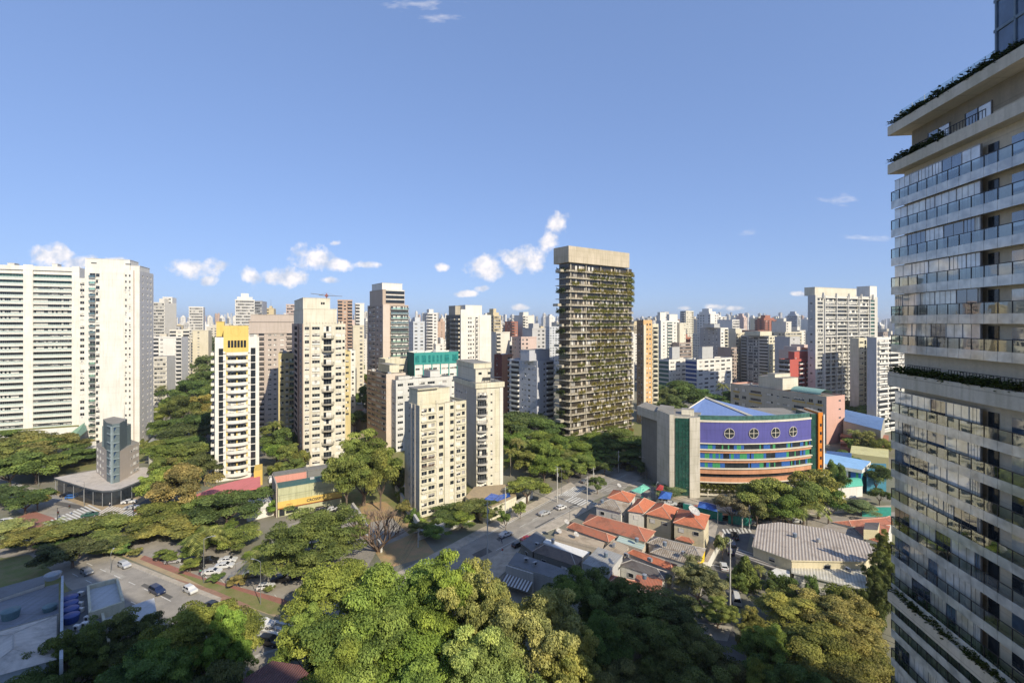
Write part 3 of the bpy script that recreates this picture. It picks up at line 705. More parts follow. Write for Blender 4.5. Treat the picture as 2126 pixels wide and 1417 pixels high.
# ------------------------------------------------------------------ ground, streets, lawns
ASPH = groundm('asphalt', (.17,.16,.15), (.13,.125,.115), .25, .92, 9); ASPH2 = groundm('worn_asphalt', (.34,.31,.265), (.25,.23,.20), .3, .9, 8)
EARTH = groundm('urban_ground', (.24,.22,.18), (.15,.155,.09), .05); PAVE = groundm('pavement_slabs', (.48,.42,.34), (.34,.30,.24), .5)
GRASSM = groundm('lawn', (.17,.19,.06), (.25,.21,.10), .35, .95, 5); DIRT = groundm('bare_earth', (.44,.28,.15), (.30,.26,.13), .35)
BIKE = groundm('red_cycle_lane', (.34,.16,.12), (.26,.13,.10), .6); BRICKW = groundm('brick_walk', (.34,.20,.14), (.26,.16,.11), .8); YPAVE = groundm('tan_paving', (.42,.32,.19), (.33,.26,.17), .5)
PAINT = groundm('road_paint', (.72,.71,.66), (.50,.49,.46), 1.5, .7)
g = MB(); g.poly([(-9000,-1500,0),(9000,-1500,0),(9000,16000,0),(-9000,16000,0)], EARTH)
tag(g.build('ground'), kind='structure')
def flat(name, pts, z, mat, kind='structure', w=False):
    m = MB(); q = [(*(p if w else G(p[0], p[1], z)), z) for p in pts]
    a = sum(q[i][0]*q[(i+1) % len(q)][1] - q[(i+1) % len(q)][0]*q[i][1] for i in range(len(q)))
    if a < 0: q = q[::-1]
    m.poly(q, mat); return tag(m.build(name), kind=kind)
def raised(name, pts, z0, z1, mat, side=None, w=False, **kw):
    m = MB(); m.prism([(p if w else G(p[0], p[1], z1)) for p in pts], z0, z1, side or mat, mat, False); o = m.build(name); tag(o, **kw); return o
flat('road', [(-10,1088),(60,1075),(150,1112),(232,1154),(460,1245),(620,1318),(800,1400),(800,1560),(430,1560),(300,1330),(130,1210),(-10,1150)], .004, ASPH2)
flat('road', [(-10,985),(60,1010),(170,1030),(340,1040),(300,1090),(235,1100),(150,1112),(60,1075),(-10,1030)], .008, ASPH2)
flat('road', [(170,1030),(300,1000),(390,955),(420,900),(396,850),(396,800),(404,760),(414,730),(424,730),(422,770),(418,820),(440,880),(446,950),(400,1000),(345,1045),(250,1100)], .012, ASPH)
flat('parking_lot', [(262,1118),(440,1130),(560,1175),(680,1215),(830,1262),(700,1300),(590,1268),(420,1202),(300,1160)], .008, ASPH2)
flat('road', [(700,1330),(820,1200),(1000,1103),(1190,1005),(1290,950),(1400,880),(1440,880),(1420,945),(1300,1010),(1228,1040),(1150,1078),(1088,1111),(1013,1161),(900,1250),(800,1340)], .016, ASPH2)
flat('road', [(1250,1045),(1330,1005),(1450,1050),(1560,1082),(1850,1062),(2000,1060),(2000,1110),(1850,1098),(1640,1092),(1565,1112),(1440,1082)], .020, ASPH2)
flat('road', [(1490,1082),(1562,1090),(1540,1190),(1522,1300),(1600,1500),(1380,1500),(1450,1300),(1460,1200)], .024, ASPH)
flat('road', [(1190,1010),(1150,985),(1075,905),(1050,870),(1070,868),(1120,900),(1235,985)], .012, ASPH)
flat('road', [(560,1000),(640,965),(720,925),(745,860),(738,800),(760,800),(775,860),(760,930),(690,975),(590,1010)], .006, ASPH)
flat('car_park', [(590,1090),(700,1060),(728,1045),(790,1130),(750,1200),(640,1200)], .010, ASPH2)
flat('car_park', [(745,1045),(800,1040),(870,1105),(905,1150),(800,1180),(765,1120)], .010, DIRT)
flat('car_park', [(760,1085),(815,1075),(850,1110),(790,1135)], .014, ASPH2)
flat('path', [(245,1150),(290,1150),(370,1178),(470,1218),(640,1278),(620,1296),(450,1238),(340,1190)], .030, YPAVE)
flat('path', [(300,1152),(420,1197),(580,1240),(690,1278),(690,1290),(570,1250),(400,1204),(290,1160)], .045, BIKE)
flat('lawn', [(360,1185),(470,1217),(580,1252),(640,1278),(560,1274),(470,1240)], .050, GRASSM)
flat('path', [(365,1200),(440,1222),(520,1256),(515,1268),(430,1234),(360,1206)], .055, BRICKW)
flat('path', [(20,1080),(70,1060),(115,1075),(150,1100),(95,1112),(40,1095)], .030, BIKE)
flat('path', [(270,1062),(345,1028),(352,1034),(290,1070)], .030, BIKE)
flat('lawn', [(-10,1160),(60,1150),(130,1200),(150,1240),(40,1260),(-10,1262)], .030, GRASSM)
flat('lawn', [(560,1010),(720,900),(1130,860),(1040,990),(880,1085)], .003, GRASSM)
flat('lawn', [(1060,850),(1140,860),(1380,880),(1300,950),(1190,1000)], .003, GRASSM)
flat('lawn', [(-200,880),(180,885),(330,880),(300,960),(120,985),(-200,980)], .003, GRASSM)
flat('plaza', [(100,1020),(200,1000),(330,1000),(345,1012),(235,1075),(190,1058)], .030, YPAVE)
# pavements are real steps of 14 cm
for pts in ([(820,1190),(1000,1095),(1100,1045),(1112,1052),(1010,1107),(830,1205)], [(1100,1045),(1185,1000),(1195,1008),(1112,1052)],
            [(1205,1000),(1300,945),(1340,915),(1350,921),(1312,952),(1222,1007)], [(900,1250),(1013,1161),(1088,1111),(1150,1078),(1228,1041),(1238,1048),(1162,1092),(1112,1112),(1082,1135),(1052,1182),(945,1285)],
            [(1450,1084),(1490,1090),(1462,1200),(1440,1300),(1410,1300),(1440,1190)], [(232,1150),(460,1240),(455,1247),(228,1157)],
            [(1562,1112),(1650,1092),(1840,1098),(1840,1106),(1640,1100),(1570,1122)], [(1300,1006),(1450,1048),(1560,1072),(1700,1066),(1850,1055),(1850,1048),(1560,1060),(1460,1040),(1320,998)]):
    raised('pavement', pts, 0, .14, PAVE, POLEM, kind='structure')
def stripes(pa, pb, n, wx, ln, z=.040):
    """zebra: n bars between two photo points; wx, ln: direction of the bar in photo px"""
    m = MB()
    for i in range(n):
        t = (i + .5) / n; cx, cy = pa[0] + (pb[0]-pa[0])*t, pa[1] + (pb[1]-pa[1])*t; hx, hy = (pb[0]-pa[0])/n*.25, (pb[1]-pa[1])/n*.25
        q = [(cx-hx-ln[0], cy-hy-ln[1]), (cx+hx-ln[0], cy+hy-ln[1]), (cx+hx+ln[0], cy+hy+ln[1]), (cx-hx+ln[0], cy-hy+ln[1])]
        w = [(*G(*p), z) for p in q]
        a = sum(w[j][0]*w[(j+1)%4][1] - w[(j+1)%4][0]*w[j][1] for j in range(4)); m.poly(w if a > 0 else w[::-1], PAINT)
    tag(m.build('road_marking'), kind='structure')
stripes((100,1092),(200,1052), 13, 0, (13,6)); stripes((205,1063),(270,1075), 12, 0, (22,-14)); stripes((1165,1018),(1205,1022), 9, 0, (11,-9)); stripes((1180,1034),(1235,1050), 9, 0, (9,-5))
stripes((425,1405),(575,1345), 10, 0, (30,-9)); stripes((540,1335),(600,1290), 5, 0, (26,7)); stripes((1500,1103),(1560,1100), 8, 0, (3,5))
PATCH = groundm('asphalt_patch', (.10,.097,.09), (.14,.13,.12), .5, .95, 7); PATCH2 = groundm('pale_patch', (.40,.37,.32), (.30,.28,.24), .5, .95, 7)
for i, pts in enumerate(([(1082,1092),(1160,1050),(1163,1052),(1086,1095)], [(1110,1094),(1150,1073),(1154,1076),(1114,1098)], [(1030,1118),(1060,1104),(1066,1108),(1036,1123)], [(1120,1070),(1175,1040),(1177,1042),(1122,1072)], [(1180,1052),(1210,1036),(1214,1039),(1184,1056)],
    [(980,1150),(1010,1135),(1022,1144),(990,1160)], [(1232,1012),(1270,993),(1272,996),(1235,1015)], [(300,1210),(360,1238),(352,1243),(292,1215)], [(400,1250),(470,1284),(462,1290),(392,1256)], [(220,1178),(262,1196),(252,1202),(212,1184)], [(120,1040),(190,1052),(180,1060),(112,1047)], [(500,1300),(560,1330),(545,1340),(485,1308)],
    [(620,1110),(700,1090),(705,1098),(625,1120)], [(1300,1022),(1420,1052),(1418,1055),(1298,1025)], [(1500,1120),(1515,1122),(1500,1180),(1486,1178)], [(1440,1290),(1520,1300),(1510,1330),(1430,1320)])): flat('road_patch', pts, .028, PATCH if i % 3 else PATCH2)
def line(pts, w=.15, z=.036, dash=None):
    m = MB(); P = [Vector((*G(*p), z)) for p in pts]
    for i in range(len(P)-1):
        a, b = P[i], P[i+1]; L = (b-a).length; d = (b-a)/L; s = Vector((-d.y, d.x, 0))*w/2; t = 0
        while t < L:
            e = min(L, t + (dash or L)); m.poly([a+d*t-s, a+d*e-s, a+d*e+s, a+d*t+s], PAINT); t = e + (dash or 1)*1.3
    tag(m.build('road_marking'), kind='structure')
line([(232,1158),(460,1249),(620,1323)], .22); line([(180,1168),(340,1240),(520,1330)], .16, .036, 3); line([(150,1190),(300,1262),(420,1340)], .14, .036, 3)
line([(1010,1110),(1190,1014)], .2); line([(1050,1110),(1215,1018)], .14, .036, 3); line([(1030,1142),(1185,1058)], .14, .036, None)
for i in range(8): line([(330+i*40, 1150+i*14), (350+i*40, 1172+i*14)], .12)
for i in range(5): line([(600+i*26, 1095-i*9), (625+i*26, 1125-i*6)], .1)
for q in range(6): line([(1235+q*12, 1022-q*1), (1262+q*8, 1008+q*3)], .14)
line([(1225,1020),(1300,985)], .15); line([(1245,1040),(1320,1000)], .15); line([(5,1092),(150,1152)], .15); line([(10,1010),(150,1043)], .15); line([(1455,1180),(1480,1172),(1515,1180)], .3)

# ------------------------------------------------------------------ main buildings
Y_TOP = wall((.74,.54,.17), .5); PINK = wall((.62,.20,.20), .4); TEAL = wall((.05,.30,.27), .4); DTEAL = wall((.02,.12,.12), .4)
MILK = plain('milky_green_glass', (.52,.60,.55), .25)
# --- white slab block on the far left
b = Bld('slab_apartment_building', 'long white slab block with green glass balcony bands, farthest left', -70, 222, 166, 24, depth=16, ytop=547, wallm=WHITE, cat='apartment building')
fh = b.m(12.95); nf = 26; z0 = b.z(898)
W = b.w; fa = lambda px: ((px - CX)/F*b.Y0 - b.x0) / (math.cos(b.a) - (px-CX)/F*math.sin(b.a)) / W
segs = [(fa(-66), fa(-12)), (fa(-10), fa(50)), (fa(69), fa(150))]
for f in range(nf):
    for (a, c) in segs:
        z = z0 + f*fh
        if z + fh > b.zt - 1: continue
        b.open['F'].append((a*W, c*W, z + .1, z + fh - .75, 'bars' if f < nf-2 else 'grn', 1.0))
        O = b.balc('F', a*W, c*W, z, 'glass', .45, WHITE, MILK, .95)
        b.strip('F', a*W, c*W, z - .85, z - .19, .40, WHITE)
for (a, c) in ((fa(50)-.002, fa(69)+.002), (fa(150)+.001, 1.0)): b.strip('F', a*W, c*W, 0, b.zt + .6, .7, WHITE)
b.strip('F', fa(-70)*W, W, b.z(556), b.zt, .72, WHITE)
b.tank(W*.3, W*.36, 5, 10, b.zt, b.zt + 1.5); b.tank(W*.7, W*.75, 5, 10, b.zt, b.zt + 2); b.finish()
SLAB = b
# --- blank-faced white tower
b = Bld('tower_block', 'tall white tower with a blank stucco front and paired little windows', 176, 218, 291, 20, depth=19, ytop=558, wallm=WHITE)
fh = b.m(12.9); z0 = b.z(925) + .2; fr = lambda px: ((px - CX)/F*b.Y0 - b.x0) / (math.cos(b.a) - (px-CX)/F*math.sin(b.a)) / b.w
bl = ('glass', .9, WHITE, GRAIL, .1)
b.rows('F', z0, fh, 28, [(fr(186), fr(198), .1, 2.3, 'd', bl), (fr(199), fr(207), .5, 2.2, 'd'), (fr(259.5), fr(263), .9, 2.1, 'w'), (fr(267.5), fr(271), .9, 2.1, 'w')])
b.rows('R', z0, fh, 28, [(.15,.22,.9,2.1,'w'), (.5,.58,.9,2.1,'w'), (.75,.83,.6,2.2,'w')])
b.strip('F', fr(277)*b.w, fr(279.5)*b.w, 0, b.zt, .12, wall((.48,.38,.32), .3)); b.strip('F', fr(280.5)*b.w, b.w+.01, 0, b.z(549), .8, WHITE); b.strip('F', fr(207.5)*b.w, fr(258)*b.w, 0, b.zt - 1, .4, WHITE)
b.tank(0, b.w*.80, .6, 12, b.zt, b.z(536), WHITE); b.tank(b.w*.81, b.w*.99, .6, 14, b.zt, b.z(548), WHITE)
for q in range(2): m = MB(); m.box(b.w*(.1+.62*q), b.w*(.2+.62*q), .52, .6, b.z(546), b.z(544), G_DARK); m.build('vent', b.root)
b.finish({'R': wall((.62,.60,.58), .5)})  # right side a greyer white: its shade is put into the colour
b = Bld('stair_tower', 'narrow glazed link of windows between the slab block and blank white tower', 164, 224, 177, 20, depth=8, ytop=577, wallm=WHITE)
b.rows('F', b.z(866), b.m(12.9), 22, [(.15,.85,.7,2.2,'bars')]); b.finish()
# podium with pool deck and slanted green roof
m = MB(); m.prism([G(-60,900,7), G(180,884,7), G(180,872,7), G(-60,884,7)], 0, 7, WHITE, GRASSM); pr = m.build('podium')
tag(pr, 'white podium bar running under the long slab block', 'podium')
raised('court', [(2,896),(38,888),(52,894),(30,905)], 0, .3, wall((.50,.17,.06), .3), kind='structure')
flat('water', [(50,905),(100,900),(118,908),(95,930),(55,916)], .5, glassm('pool_water', (.06,.28,.55), .08, 1.33, .3, 1.2))
m = MB(); a, c, d, e = [Vector((*G(px, py, z), z)) for px, py, z in ((108,926,2),(140,926,2),(181,893,12),(176,876,12))]
m.poly([a, c, d, e], rows('green_roof', (.20,.36,.24), (.14,.26,.18), (.30,.36,.28), .6)); off = Vector((0,.6,-.5)); m.poly([e+off, d+off, c+off, a+off], DCONC)
for p, q in ((a,c),(c,d),(d,e),(e,a)): m.poly([p+off, q+off, q, p], WHITE)
tag(m.build('sloping_roof'), 'green slanting canopy roof beside the blank white tower base', 'roof canopy')
m = MB(); m.prism([G(120,935,3), G(200,935,3), G(200,915,3), G(120,920,3)], 0, 3.2, WHITE, WHITE)
tag(m.build('terrace_building'), 'low white terrace building under the green slanting canopy', 'building')

# --- hotel with grey prow
TAN = wall((.46,.40,.34), .3); PROW = plain('blue_grey_panel', (.13,.17,.18), .5); PROWL = plain('pale_blue_panel', (.27,.33,.34), .5)
Yh = F*(H-5.2)/(1003-HY); hx = PX(233, Yh); ht = empty('hotel_tower', (hx, Yh, 0), 0)
tag(ht, 'small tan wedge-shaped tower with a blue grey prow above a fan roof', 'hotel'); LAND.append(('the tan wedge-shaped tower', Vector((hx, Yh, 0)), 20))
def rel(px, Yr): return (PX(px, Yr) - hx, Yr - Yh)
P0 = (0, 0); Lp = rel(222, Yh+2.6); Ll = rel(200, Yh+13); Rp = rel(248, Yh+1.8); Rr = rel(289, Yh+15); Bk = rel(247, Yh+26); z1 = PZ(946, Yh); z1r = PZ(935, Yh+8)
def seg_wall(mb, p, q, za, zb, ops, mat, parent, ncol=(255,0)):
    pass
m = MB(); m.prism([Lp, Ll, Bk, Rr, Rp], 0, z1 + 1.2, TAN, ROOFC); m.build('wall', ht)
m = MB(); m.prism([P0, (Lp[0]-.05, Lp[1]), rel(214, Yh+9), rel(236, Yh+14), rel(264, Yh+9.5), (Rp[0]+.05, Rp[1])], 0, PZ(880, Yh), PROW, ROOFC); m.build('prow', ht)
m = MB(); m.prism([rel(212, Yh+8), rel(236, Yh+18), rel(272, Yh+12), rel(262, Yh+9)], 0, PZ(894, Yh), PROW, ROOFC); m.build('stair_block', ht)
m = MB(); m.prism([(-.35,-.35),(.35,-.35),(.35,.2),(-.35,.2)], 0, PZ(886, Yh), PROWL, PROWL); m.build('corner_column', ht)
fz = [PZ(y, Yh) for y in (886, 902, 920, 937, 953, 970, 986)]
for z in fz:
    for s, e, tt in ((-1, Lp, .9), (1, Rp, .97)):
        m = MB(); ex, ey = e[0]*tt, e[1]*tt; nx, ny = (ey, -ex); l = math.hypot(nx, ny); nx, ny = nx/l*(1 if s > 0 else -1), ny/l*(1 if s > 0 else -1)
        m.prism([(nx*.02, ny*.02), (ex+nx*.02, ey+ny*.02), (ex+nx*.3, ey+ny*.3), (nx*.5, ny*.5)], z - .15, z + .12, PROWL); m.build('ledge', ht)
        if s > 0:
            m = MB(); a = Vector((ex*.1+nx*.03, ey*.1+ny*.03, z-.2)); c_ = Vector((ex*.62+nx*.03, ey*.62+ny*.03, z-.2)); d_ = Vector((ex*.1+nx*.03, ey*.1+ny*.03, z-2.5)); m.poly([d_, c_, a] , G_BLUE); 
            m.poly([a, c_, d_], G_BLUE) if False else None; m.build('window', ht)
for r_ in range(5):
    z = PZ(953 + r_*15.5, Yh)
    for (p, q, us) in ((Rp, Rr, (.58,.74,.90)), (Ll, Lp, (.15,.42,.66))):
        d = Vector((q[0]-p[0], q[1]-p[1], 0)); L = d.length; d.normalize()
        for i, u in enumerate(us):
            w_ = 1.0 if (p is Rp and i == 0) or (p is Ll and i == 2) else 1.6
            raw = winraw(w_, 1.2 if w_ > 1.2 else .8, 'w', (r_ + i) % 6); inst('window', winmesh(raw), ht, (p[0]+d.x*u*L + d.y*.03, p[1]+d.y*u*L - d.x*.03, z), math.atan2(d.y, d.x))
m = MB(); m.tube((.5, 5, PZ(880,Yh)), (.5, 5, PZ(845,Yh)), .09, .05, ALU); m.build('antenna', ht)
def text(s, size, loc, rot, mat, parent, name='lettering', extr=.02, align='CENTER', spacing=1.0, bold=0):
    cu = bpy.data.curves.new(name, 'FONT'); cu.body = s; cu.size = size; cu.extrude = extr; cu.align_x = align; cu.space_character = spacing; cu.offset = bold
    o = bpy.data.objects.new(name, cu); COL.objects.link(o); dg = bpy.context.evaluated_depsgraph_get(); me = bpy.data.meshes.new_from_object(o.evaluated_get(dg)); bpy.data.objects.remove(o)
    me.materials.clear(); me.materials.append(mat); o = bpy.data.objects.new(name, me); COL.objects.link(o); o.parent = parent; o.location = loc; o.rotation_euler = rot; return o
WP = plain('white_lettering', (.75,.76,.75), .5)
d = Vector((-Lp[0], -Lp[1], 0)).normalized(); ang = math.atan2(d.y, d.x)
text('ALTMNUA RIST', 1.15, (Lp[0]*.45 + d.y*.08, Lp[1]*.45 - d.x*.08, PZ(943, Yh)), (math.radians(90), math.radians(90), ang), WP, ht, align='LEFT', bold=.02)
fan = rows('fan_roof', (.50,.45,.39), (.38,.33,.29), (.58,.54,.48), 1.1)
m = MB(); rim = [(112,994),(130,1000),(150,1006),(172,1013),(192,1018),(212,1021),(232,1020),(252,1016),(275,1007),(300,996),(330,986),(335,976),(300,972),(200,978)]
m.prism([G(px, py-3, 5.2) for px, py in rim], 4.7, 5.2, plain('roof_rim', (.12,.13,.14), .5), fan); pv = m.build('roof')
m = MB(); R2 = [G(px, py, 5.2) for px, py in rim]; cx_, cy_ = sum(p[0] for p in R2)/len(R2), sum(p[1] for p in R2)/len(R2); R3 = [(cx_+(p[0]-cx_)*.93, cy_+(p[1]-cy_)*.93) for p in R2]
m.prism(R3, 0, 4.69, G_DARK); gl = m.build('glazing')
root = empty('showroom', (0,0,0)); pv.parent = root; gl.parent = root
for i in range(0, 11):
    p = (cx_+(R2[i][0]-cx_)*.97, cy_+(R2[i][1]-cy_)*.97); m = MB(); m.tube((*p, 0), (*p, 4.69), .07, .07, ALU); m.build('column', root)
tag(root, 'low glass-walled showroom under a curved fan roof at the crossing', 'showroom')

# --- yellow topped tower
b = Bld('apartment_tower', 'white tower with curved balconies and a yellow block on top', 446, yb(1001), 538, 29, depth=17, ytop=700, wallm=WHITE)
fr = lambda px: ((px - CX)/F*b.Y0 - b.x0) / (math.cos(b.a) - (px-CX)/F*math.sin(b.a)) / b.w
fh = b.m(15.9); z0 = b.z(992.5)
b.rows('F', z0, fh, 17, [(fr(454), fr(463.5), .05, fh-.25, 'k'), (fr(472), fr(513), .1, 2.2, 'd', ('curve', 1.7, WHITE, WHITE, .3, 1.15)), (fr(520.5), fr(530.5), .05, fh-.25, 'k')])
b.rows('F', b.z(724), b.m(17), 1, [(fr(473), fr(512), .0, b.m(15.5), 'k')])
b.rows('L', z0, fh, 17, [(.12,.42,.1,2.2,'d', ('solid',1.5,WHITE,WHITE,.2)), (.55,.85,.1,2.2,'d',('solid',1.5,WHITE,WHITE,.2))])
m = MB(); m.box(fr(464)*b.w, fr(516)*b.w, -.12, 14, b.z(735), b.z(676), Y_TOP, b.rm)
for q in range(6): m.box(fr(473+q*6.6)*b.w, fr(478+q*6.6)*b.w, -.18, -.125, b.z(722), b.z(707), G_DARK)
m.build('yellow_crown', b.root, kind=None) if False else m.build('crown_block', b.root)
for q_ in (471,492,513): b.strip('F', fr(q_)*b.w-.25, fr(q_)*b.w+.25, 3, b.z(735), .06, Y_TOP)
m = MB(); cyl = [(fr(490)*b.w + 2*math.cos(t*.4), 0) for t in range(1)]
for t in range(24):
    a0, a1 = t*math.pi/12, (t+1)*math.pi/12; cxx, czz = fr(490)*b.w, b.z(688); m.tube((cxx+1.7*math.cos(a0), -.14, czz+1.7*math.sin(a0)), (cxx+1.7*math.cos(a1), -.14, czz+1.7*math.sin(a1)), .06, .06, Y_TOP, 4)
m.build('ring_ornament', b.root)
for px in (466, 518): 
    for f in range(17):
        m = MB(); u = fr(px)*b.w; m.box(u-.45, u+.35, -.5, 0, z0+f*fh+.9, z0+f*fh+1.5, WFR)
        if f == 0: acm = m.mesh('air_conditioner')
        inst('air_conditioner', acm, b.root, (0 if px == 466 else 0, 0, f*fh)) if px == 466 else inst('air_conditioner', acm, b.root, (0, 0, f*fh))
b.strip('L', 0, b.d, 0, b.zt, .1, wall((.60,.38,.12), .3)) if False else None
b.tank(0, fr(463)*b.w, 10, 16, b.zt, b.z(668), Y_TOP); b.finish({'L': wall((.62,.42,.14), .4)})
m = MB(); m.prism([G(400,1030,3.5), G(450,1008,3.5), G(540,985,3.5), G(541,1012,3.5), G(500,1018,3.5), G(452,1024,3.5), G(415,1046,3.5)], 3.2, 3.6, PINK)
for p in ((405,1045),(450,1022),(538,1010),(500,1014)): x, y = G(*p, 3.3); m.tube((x,y,0),(x,y,3.2), .2,.2, WHITE)
tag(m.build('canopy'), 'pink flat canopy round the foot of the yellow-topped tower', 'canopy')

# --- white tower with stacked curved balconies
b = Bld('apartment_tower', 'cream tower with one column of round balconies and boxy penthouse', 630, yb(975), 717, 30, pxl=606, ytop=672, wallm=WARM)
fh = b.m(14.05); z0 = b.z(672) - 21*fh - .6
c2 = ('curverail', 1.9, CONC, BLACK, .45, 1.1)
b.rows('F', z0, fh, 21, [(.03,.13,.8,2.2,'w'), (.20,.38,.9,2.2,'w'), (.47,.66,.2,2.5,'d'), (.76,.90,.8,2.2,'w'), (.93,.985,.9,2.1,'w')])
for f in range(1, 21, 2): b.balc('F', b.w*.43, b.w*.72, z0 + f*fh + .1, 'curverail', 2.0, CONC, BLACK, 1.1)
for f in range(0, 20, 2): b.strip('F', .20*b.w, .38*b.w, z0+f*fh+.2, z0+f*fh+.85, .35, WHITE)
b.rows('L', z0, fh, 21, [(.25,.5,.5,2.4,'k'), (.72,.86,.8,2.2,'w')])
b.strip('L', b.d*.58, b.d*.66, 0, b.zt, .4, wall((.35,.24,.19), .4)); b.strip('L', b.d*.90, b.d, 0, b.zt, .35, wall((.42,.32,.26), .4)); b.strip('F', .145*b.w, .165*b.w, 0, b.zt, .2, BEIGE)
for q in range(12): b.strip('F', (.08+q*.075)*b.w, (.115+q*.075)*b.w, b.zt-.02, b.zt+1.1, .05, WARM)
b.tank(b.w*.0, b.w*.80, .8, b.d*.8, b.zt, b.z(641), WARM); b.tank(b.w*.0, b.w*.64, 1.6, b.d*.75, b.z(641), b.z(618), WARM)
for q in (.42,.47): m = MB(); m.box(b.w*q, b.w*(q+.04), 1.55, 1.6, b.z(631), b.z(626), G_DARK); m.build('window', b.root)
b.finish({'L': wall((.44,.33,.27), .4)})  # left side browner than the front, shade put into the wall colour
# --- beige tower behind
BG2 = wall((.52,.44,.38), .4)
b = Bld('apartment_tower', 'rosy beige tower with notched windows behind the yellow-topped tower', 517, 252, 614, 19, depth=18, ytop=664, wallm=BG2)
fh = b.m(10.4); z0 = b.z(690) - 24*fh
b.rows('F', z0, fh, 24, [(.03,.16,.9,2.1,'t'), (.20,.32,.2,2.1,'k', ('solid',.9,BG2,BG2,.1,.9)), (.40,.47,.9,1.9,'w'), (.52,.58,.9,1.9,'w'), (.66,.74,.9,1.9,'t'), (.80,.98,.3,2.1,'k',('solid',.9,BG2,BG2,.1,.9))])
b.strip('F', -.3, b.w+.3, b.z(692), b.z(690), .4, BG2); b.strip('F', -.3, b.w+.3, b.z(668), b.zt, .4, BG2); b.tank(b.w*.02, b.w*.95, 1.5, 15, b.zt, b.z(653), BG2); b.finish()
YB = wall((.62,.52,.28), .5)
b = Bld('apartment_building', 'mustard and cream building wedged left of the cream balcony tower', 578, 216, 612, 25, depth=14, ytop=733, wallm=YB)
b.rows('F', b.z(905), b.m(12.6), 14, [(.10,.32,.8,2.0,'t'), (.44,.60,.3,2.2,'d',('solid',.8,WARM,WARM,.2,.9)), (.68,.95,.3,2.2,'d',('glass',.8,WARM,GRAIL,.1,.9))]); b.finish()
b = Bld('apartment_building', 'narrow mustard building peeking out right of the cream balcony tower', 712, 232, 728, 25, depth=14, ytop=729, wallm=YB)
b.rows('F', b.z(865), b.m(12.2), 12, [(.35,.75,.8,2.0,'t')]); b.finish()
b = Bld('apartment_building', 'thin white building with square windows behind the narrow mustard one', 727, 250, 738, 25, depth=14, ytop=727, wallm=WHITE)
b.rows('F', b.z(850), b.m(12.2), 11, [(.3,.7,.8,2.0,'w')]); b.finish()
# --- brick and glass tower
BR = wall((.50,.40,.32), .4); BRW = wall((.64,.54,.45), .4)
b = Bld('apartment_tower', 'brown brick tower with white stepped crown and glass balcony bays', 795, 256, 848, 36, pxl=763, ytop=632, wallm=BR)
fh = b.m(9.9); z0 = b.z(632) - 22*fh
b.rows('F', z0, fh, 22, [(.04,.18,.8,2.1,'w'), (.30,.98,.1,2.2,'bars', ('glass',1.1,WHITE,GRAIL,.2,1.0))]); b.rows('L', z0, fh, 22, [(.1,.28,.7,2.2,'d'), (.36,.5,.7,2.2,'d',('rail',.8,WHITE,BLACK,.2,.9)), (.6,.72,.7,2.1,'w'), (.82,.95,.7,2.1,'w')])
b.strip('F', 0, b.w*.26, 0, b.zt, .1, BRW)
b.tank(0, b.w*.86, .5, b.d*.85, b.zt, b.z(601), BR, 'upper_storeys'); 
for q in range(3): m = MB(); m.box(b.w*.12, b.w*.84, .2, .5, b.z(628-q*9.5), b.z(622-q*9.5), G_DARK); m.box(b.w*.12, b.w*.84, .0, .5, b.z(622-q*9.5)+.02, b.z(620-q*9.5), WHITE); m.build('window', b.root)
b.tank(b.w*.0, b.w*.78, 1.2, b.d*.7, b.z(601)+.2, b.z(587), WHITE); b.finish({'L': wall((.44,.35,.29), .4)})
# --- brown low block, grey block, teal block
b = Bld('apartment_building', 'brown brick building with white banded floors, facing the street trees', 802, 214, 842, 38, pxl=762, ytop=776, wallm=BRW)
fh = b.m(11); b.rows('L', b.z(776)-11*fh-.4, fh, 11, [(.04,.2,.7,2.1,'t'), (.24,.46,.7,2.1,'t'), (.5,.72,.7,2.1,'t'), (.76,.97,.7,2.1,'t')]); b.slabs('L', b.z(776)-11*fh+.3, fh, 11, .55, .14, wall((.50,.32,.22), .4))
b.tank(3, b.w*.8, 3, b.d*.7, b.zt, b.z(760), CREAM); b.finish({'L': BR})
b = Bld('apartment_building', 'cream stepped block with a red tiled strip, behind the brown building', 800, 240, 846, 36, pxl=786, ytop=745, wallm=CREAM)
b.strip('F', 1, b.w*.55, b.z(762), b.z(757), .1, wall((.40,.12,.08), .3)); b.rows('F', b.z(800), b.m(12), 4, [(.1,.3,.8,2,'w'),(.6,.85,.8,2,'w')]); b.finish()
b = Bld('apartment_building', 'grey white slab with a shaded narrow end, behind the near cream tower', 822, yb(938), 938, 36, pxl=804, ytop=789, wallm=wall((.66,.65,.62), .6))
fh = b.m(13); b.rows('F', b.z(936), fh, 11, [(.03,.12,.8,2.1,'t'), (.2,.3,.8,2.1,'w'), (.4,.5,.8,2.1,'w'), (.55,.68,.8,2.1,'w'),(.75,.9,.8,2.1,'w')]); b.rows('L', b.z(936), fh, 11, [(.2,.45,.8,1.9,'w'), (.6,.85,.8,1.9,'w')])
b.tank(2, b.w*.25, 1.5, b.d*.8, b.zt, b.z(783)); b.tank(b.w*.62, b.w*.8, 1.5, b.d*.8, b.zt, b.z(776)); b.finish({'L': wall((.52,.53,.55), .6)})  # narrow end coloured a cooler, darker grey for the shade on it
b = Bld('office_building', 'white building with a teal green top storey and teal piers', 860, 236, 951, 28, pxl=845, ytop=732, wallm=WHITE)
fh = b.m(14); cl = [(.03+.195*i, .12+.195*i, .9, 1.9, 'w') for i in range(5)] + [(.13+.195*i, .19+.195*i, .9, 1.9, 'w') for i in range(5)]
b.rows('F', b.z(758)-7*fh, fh, 7, cl); b.strip('F', -.1, b.w+.1, b.z(757), b.zt, .25, TEAL)
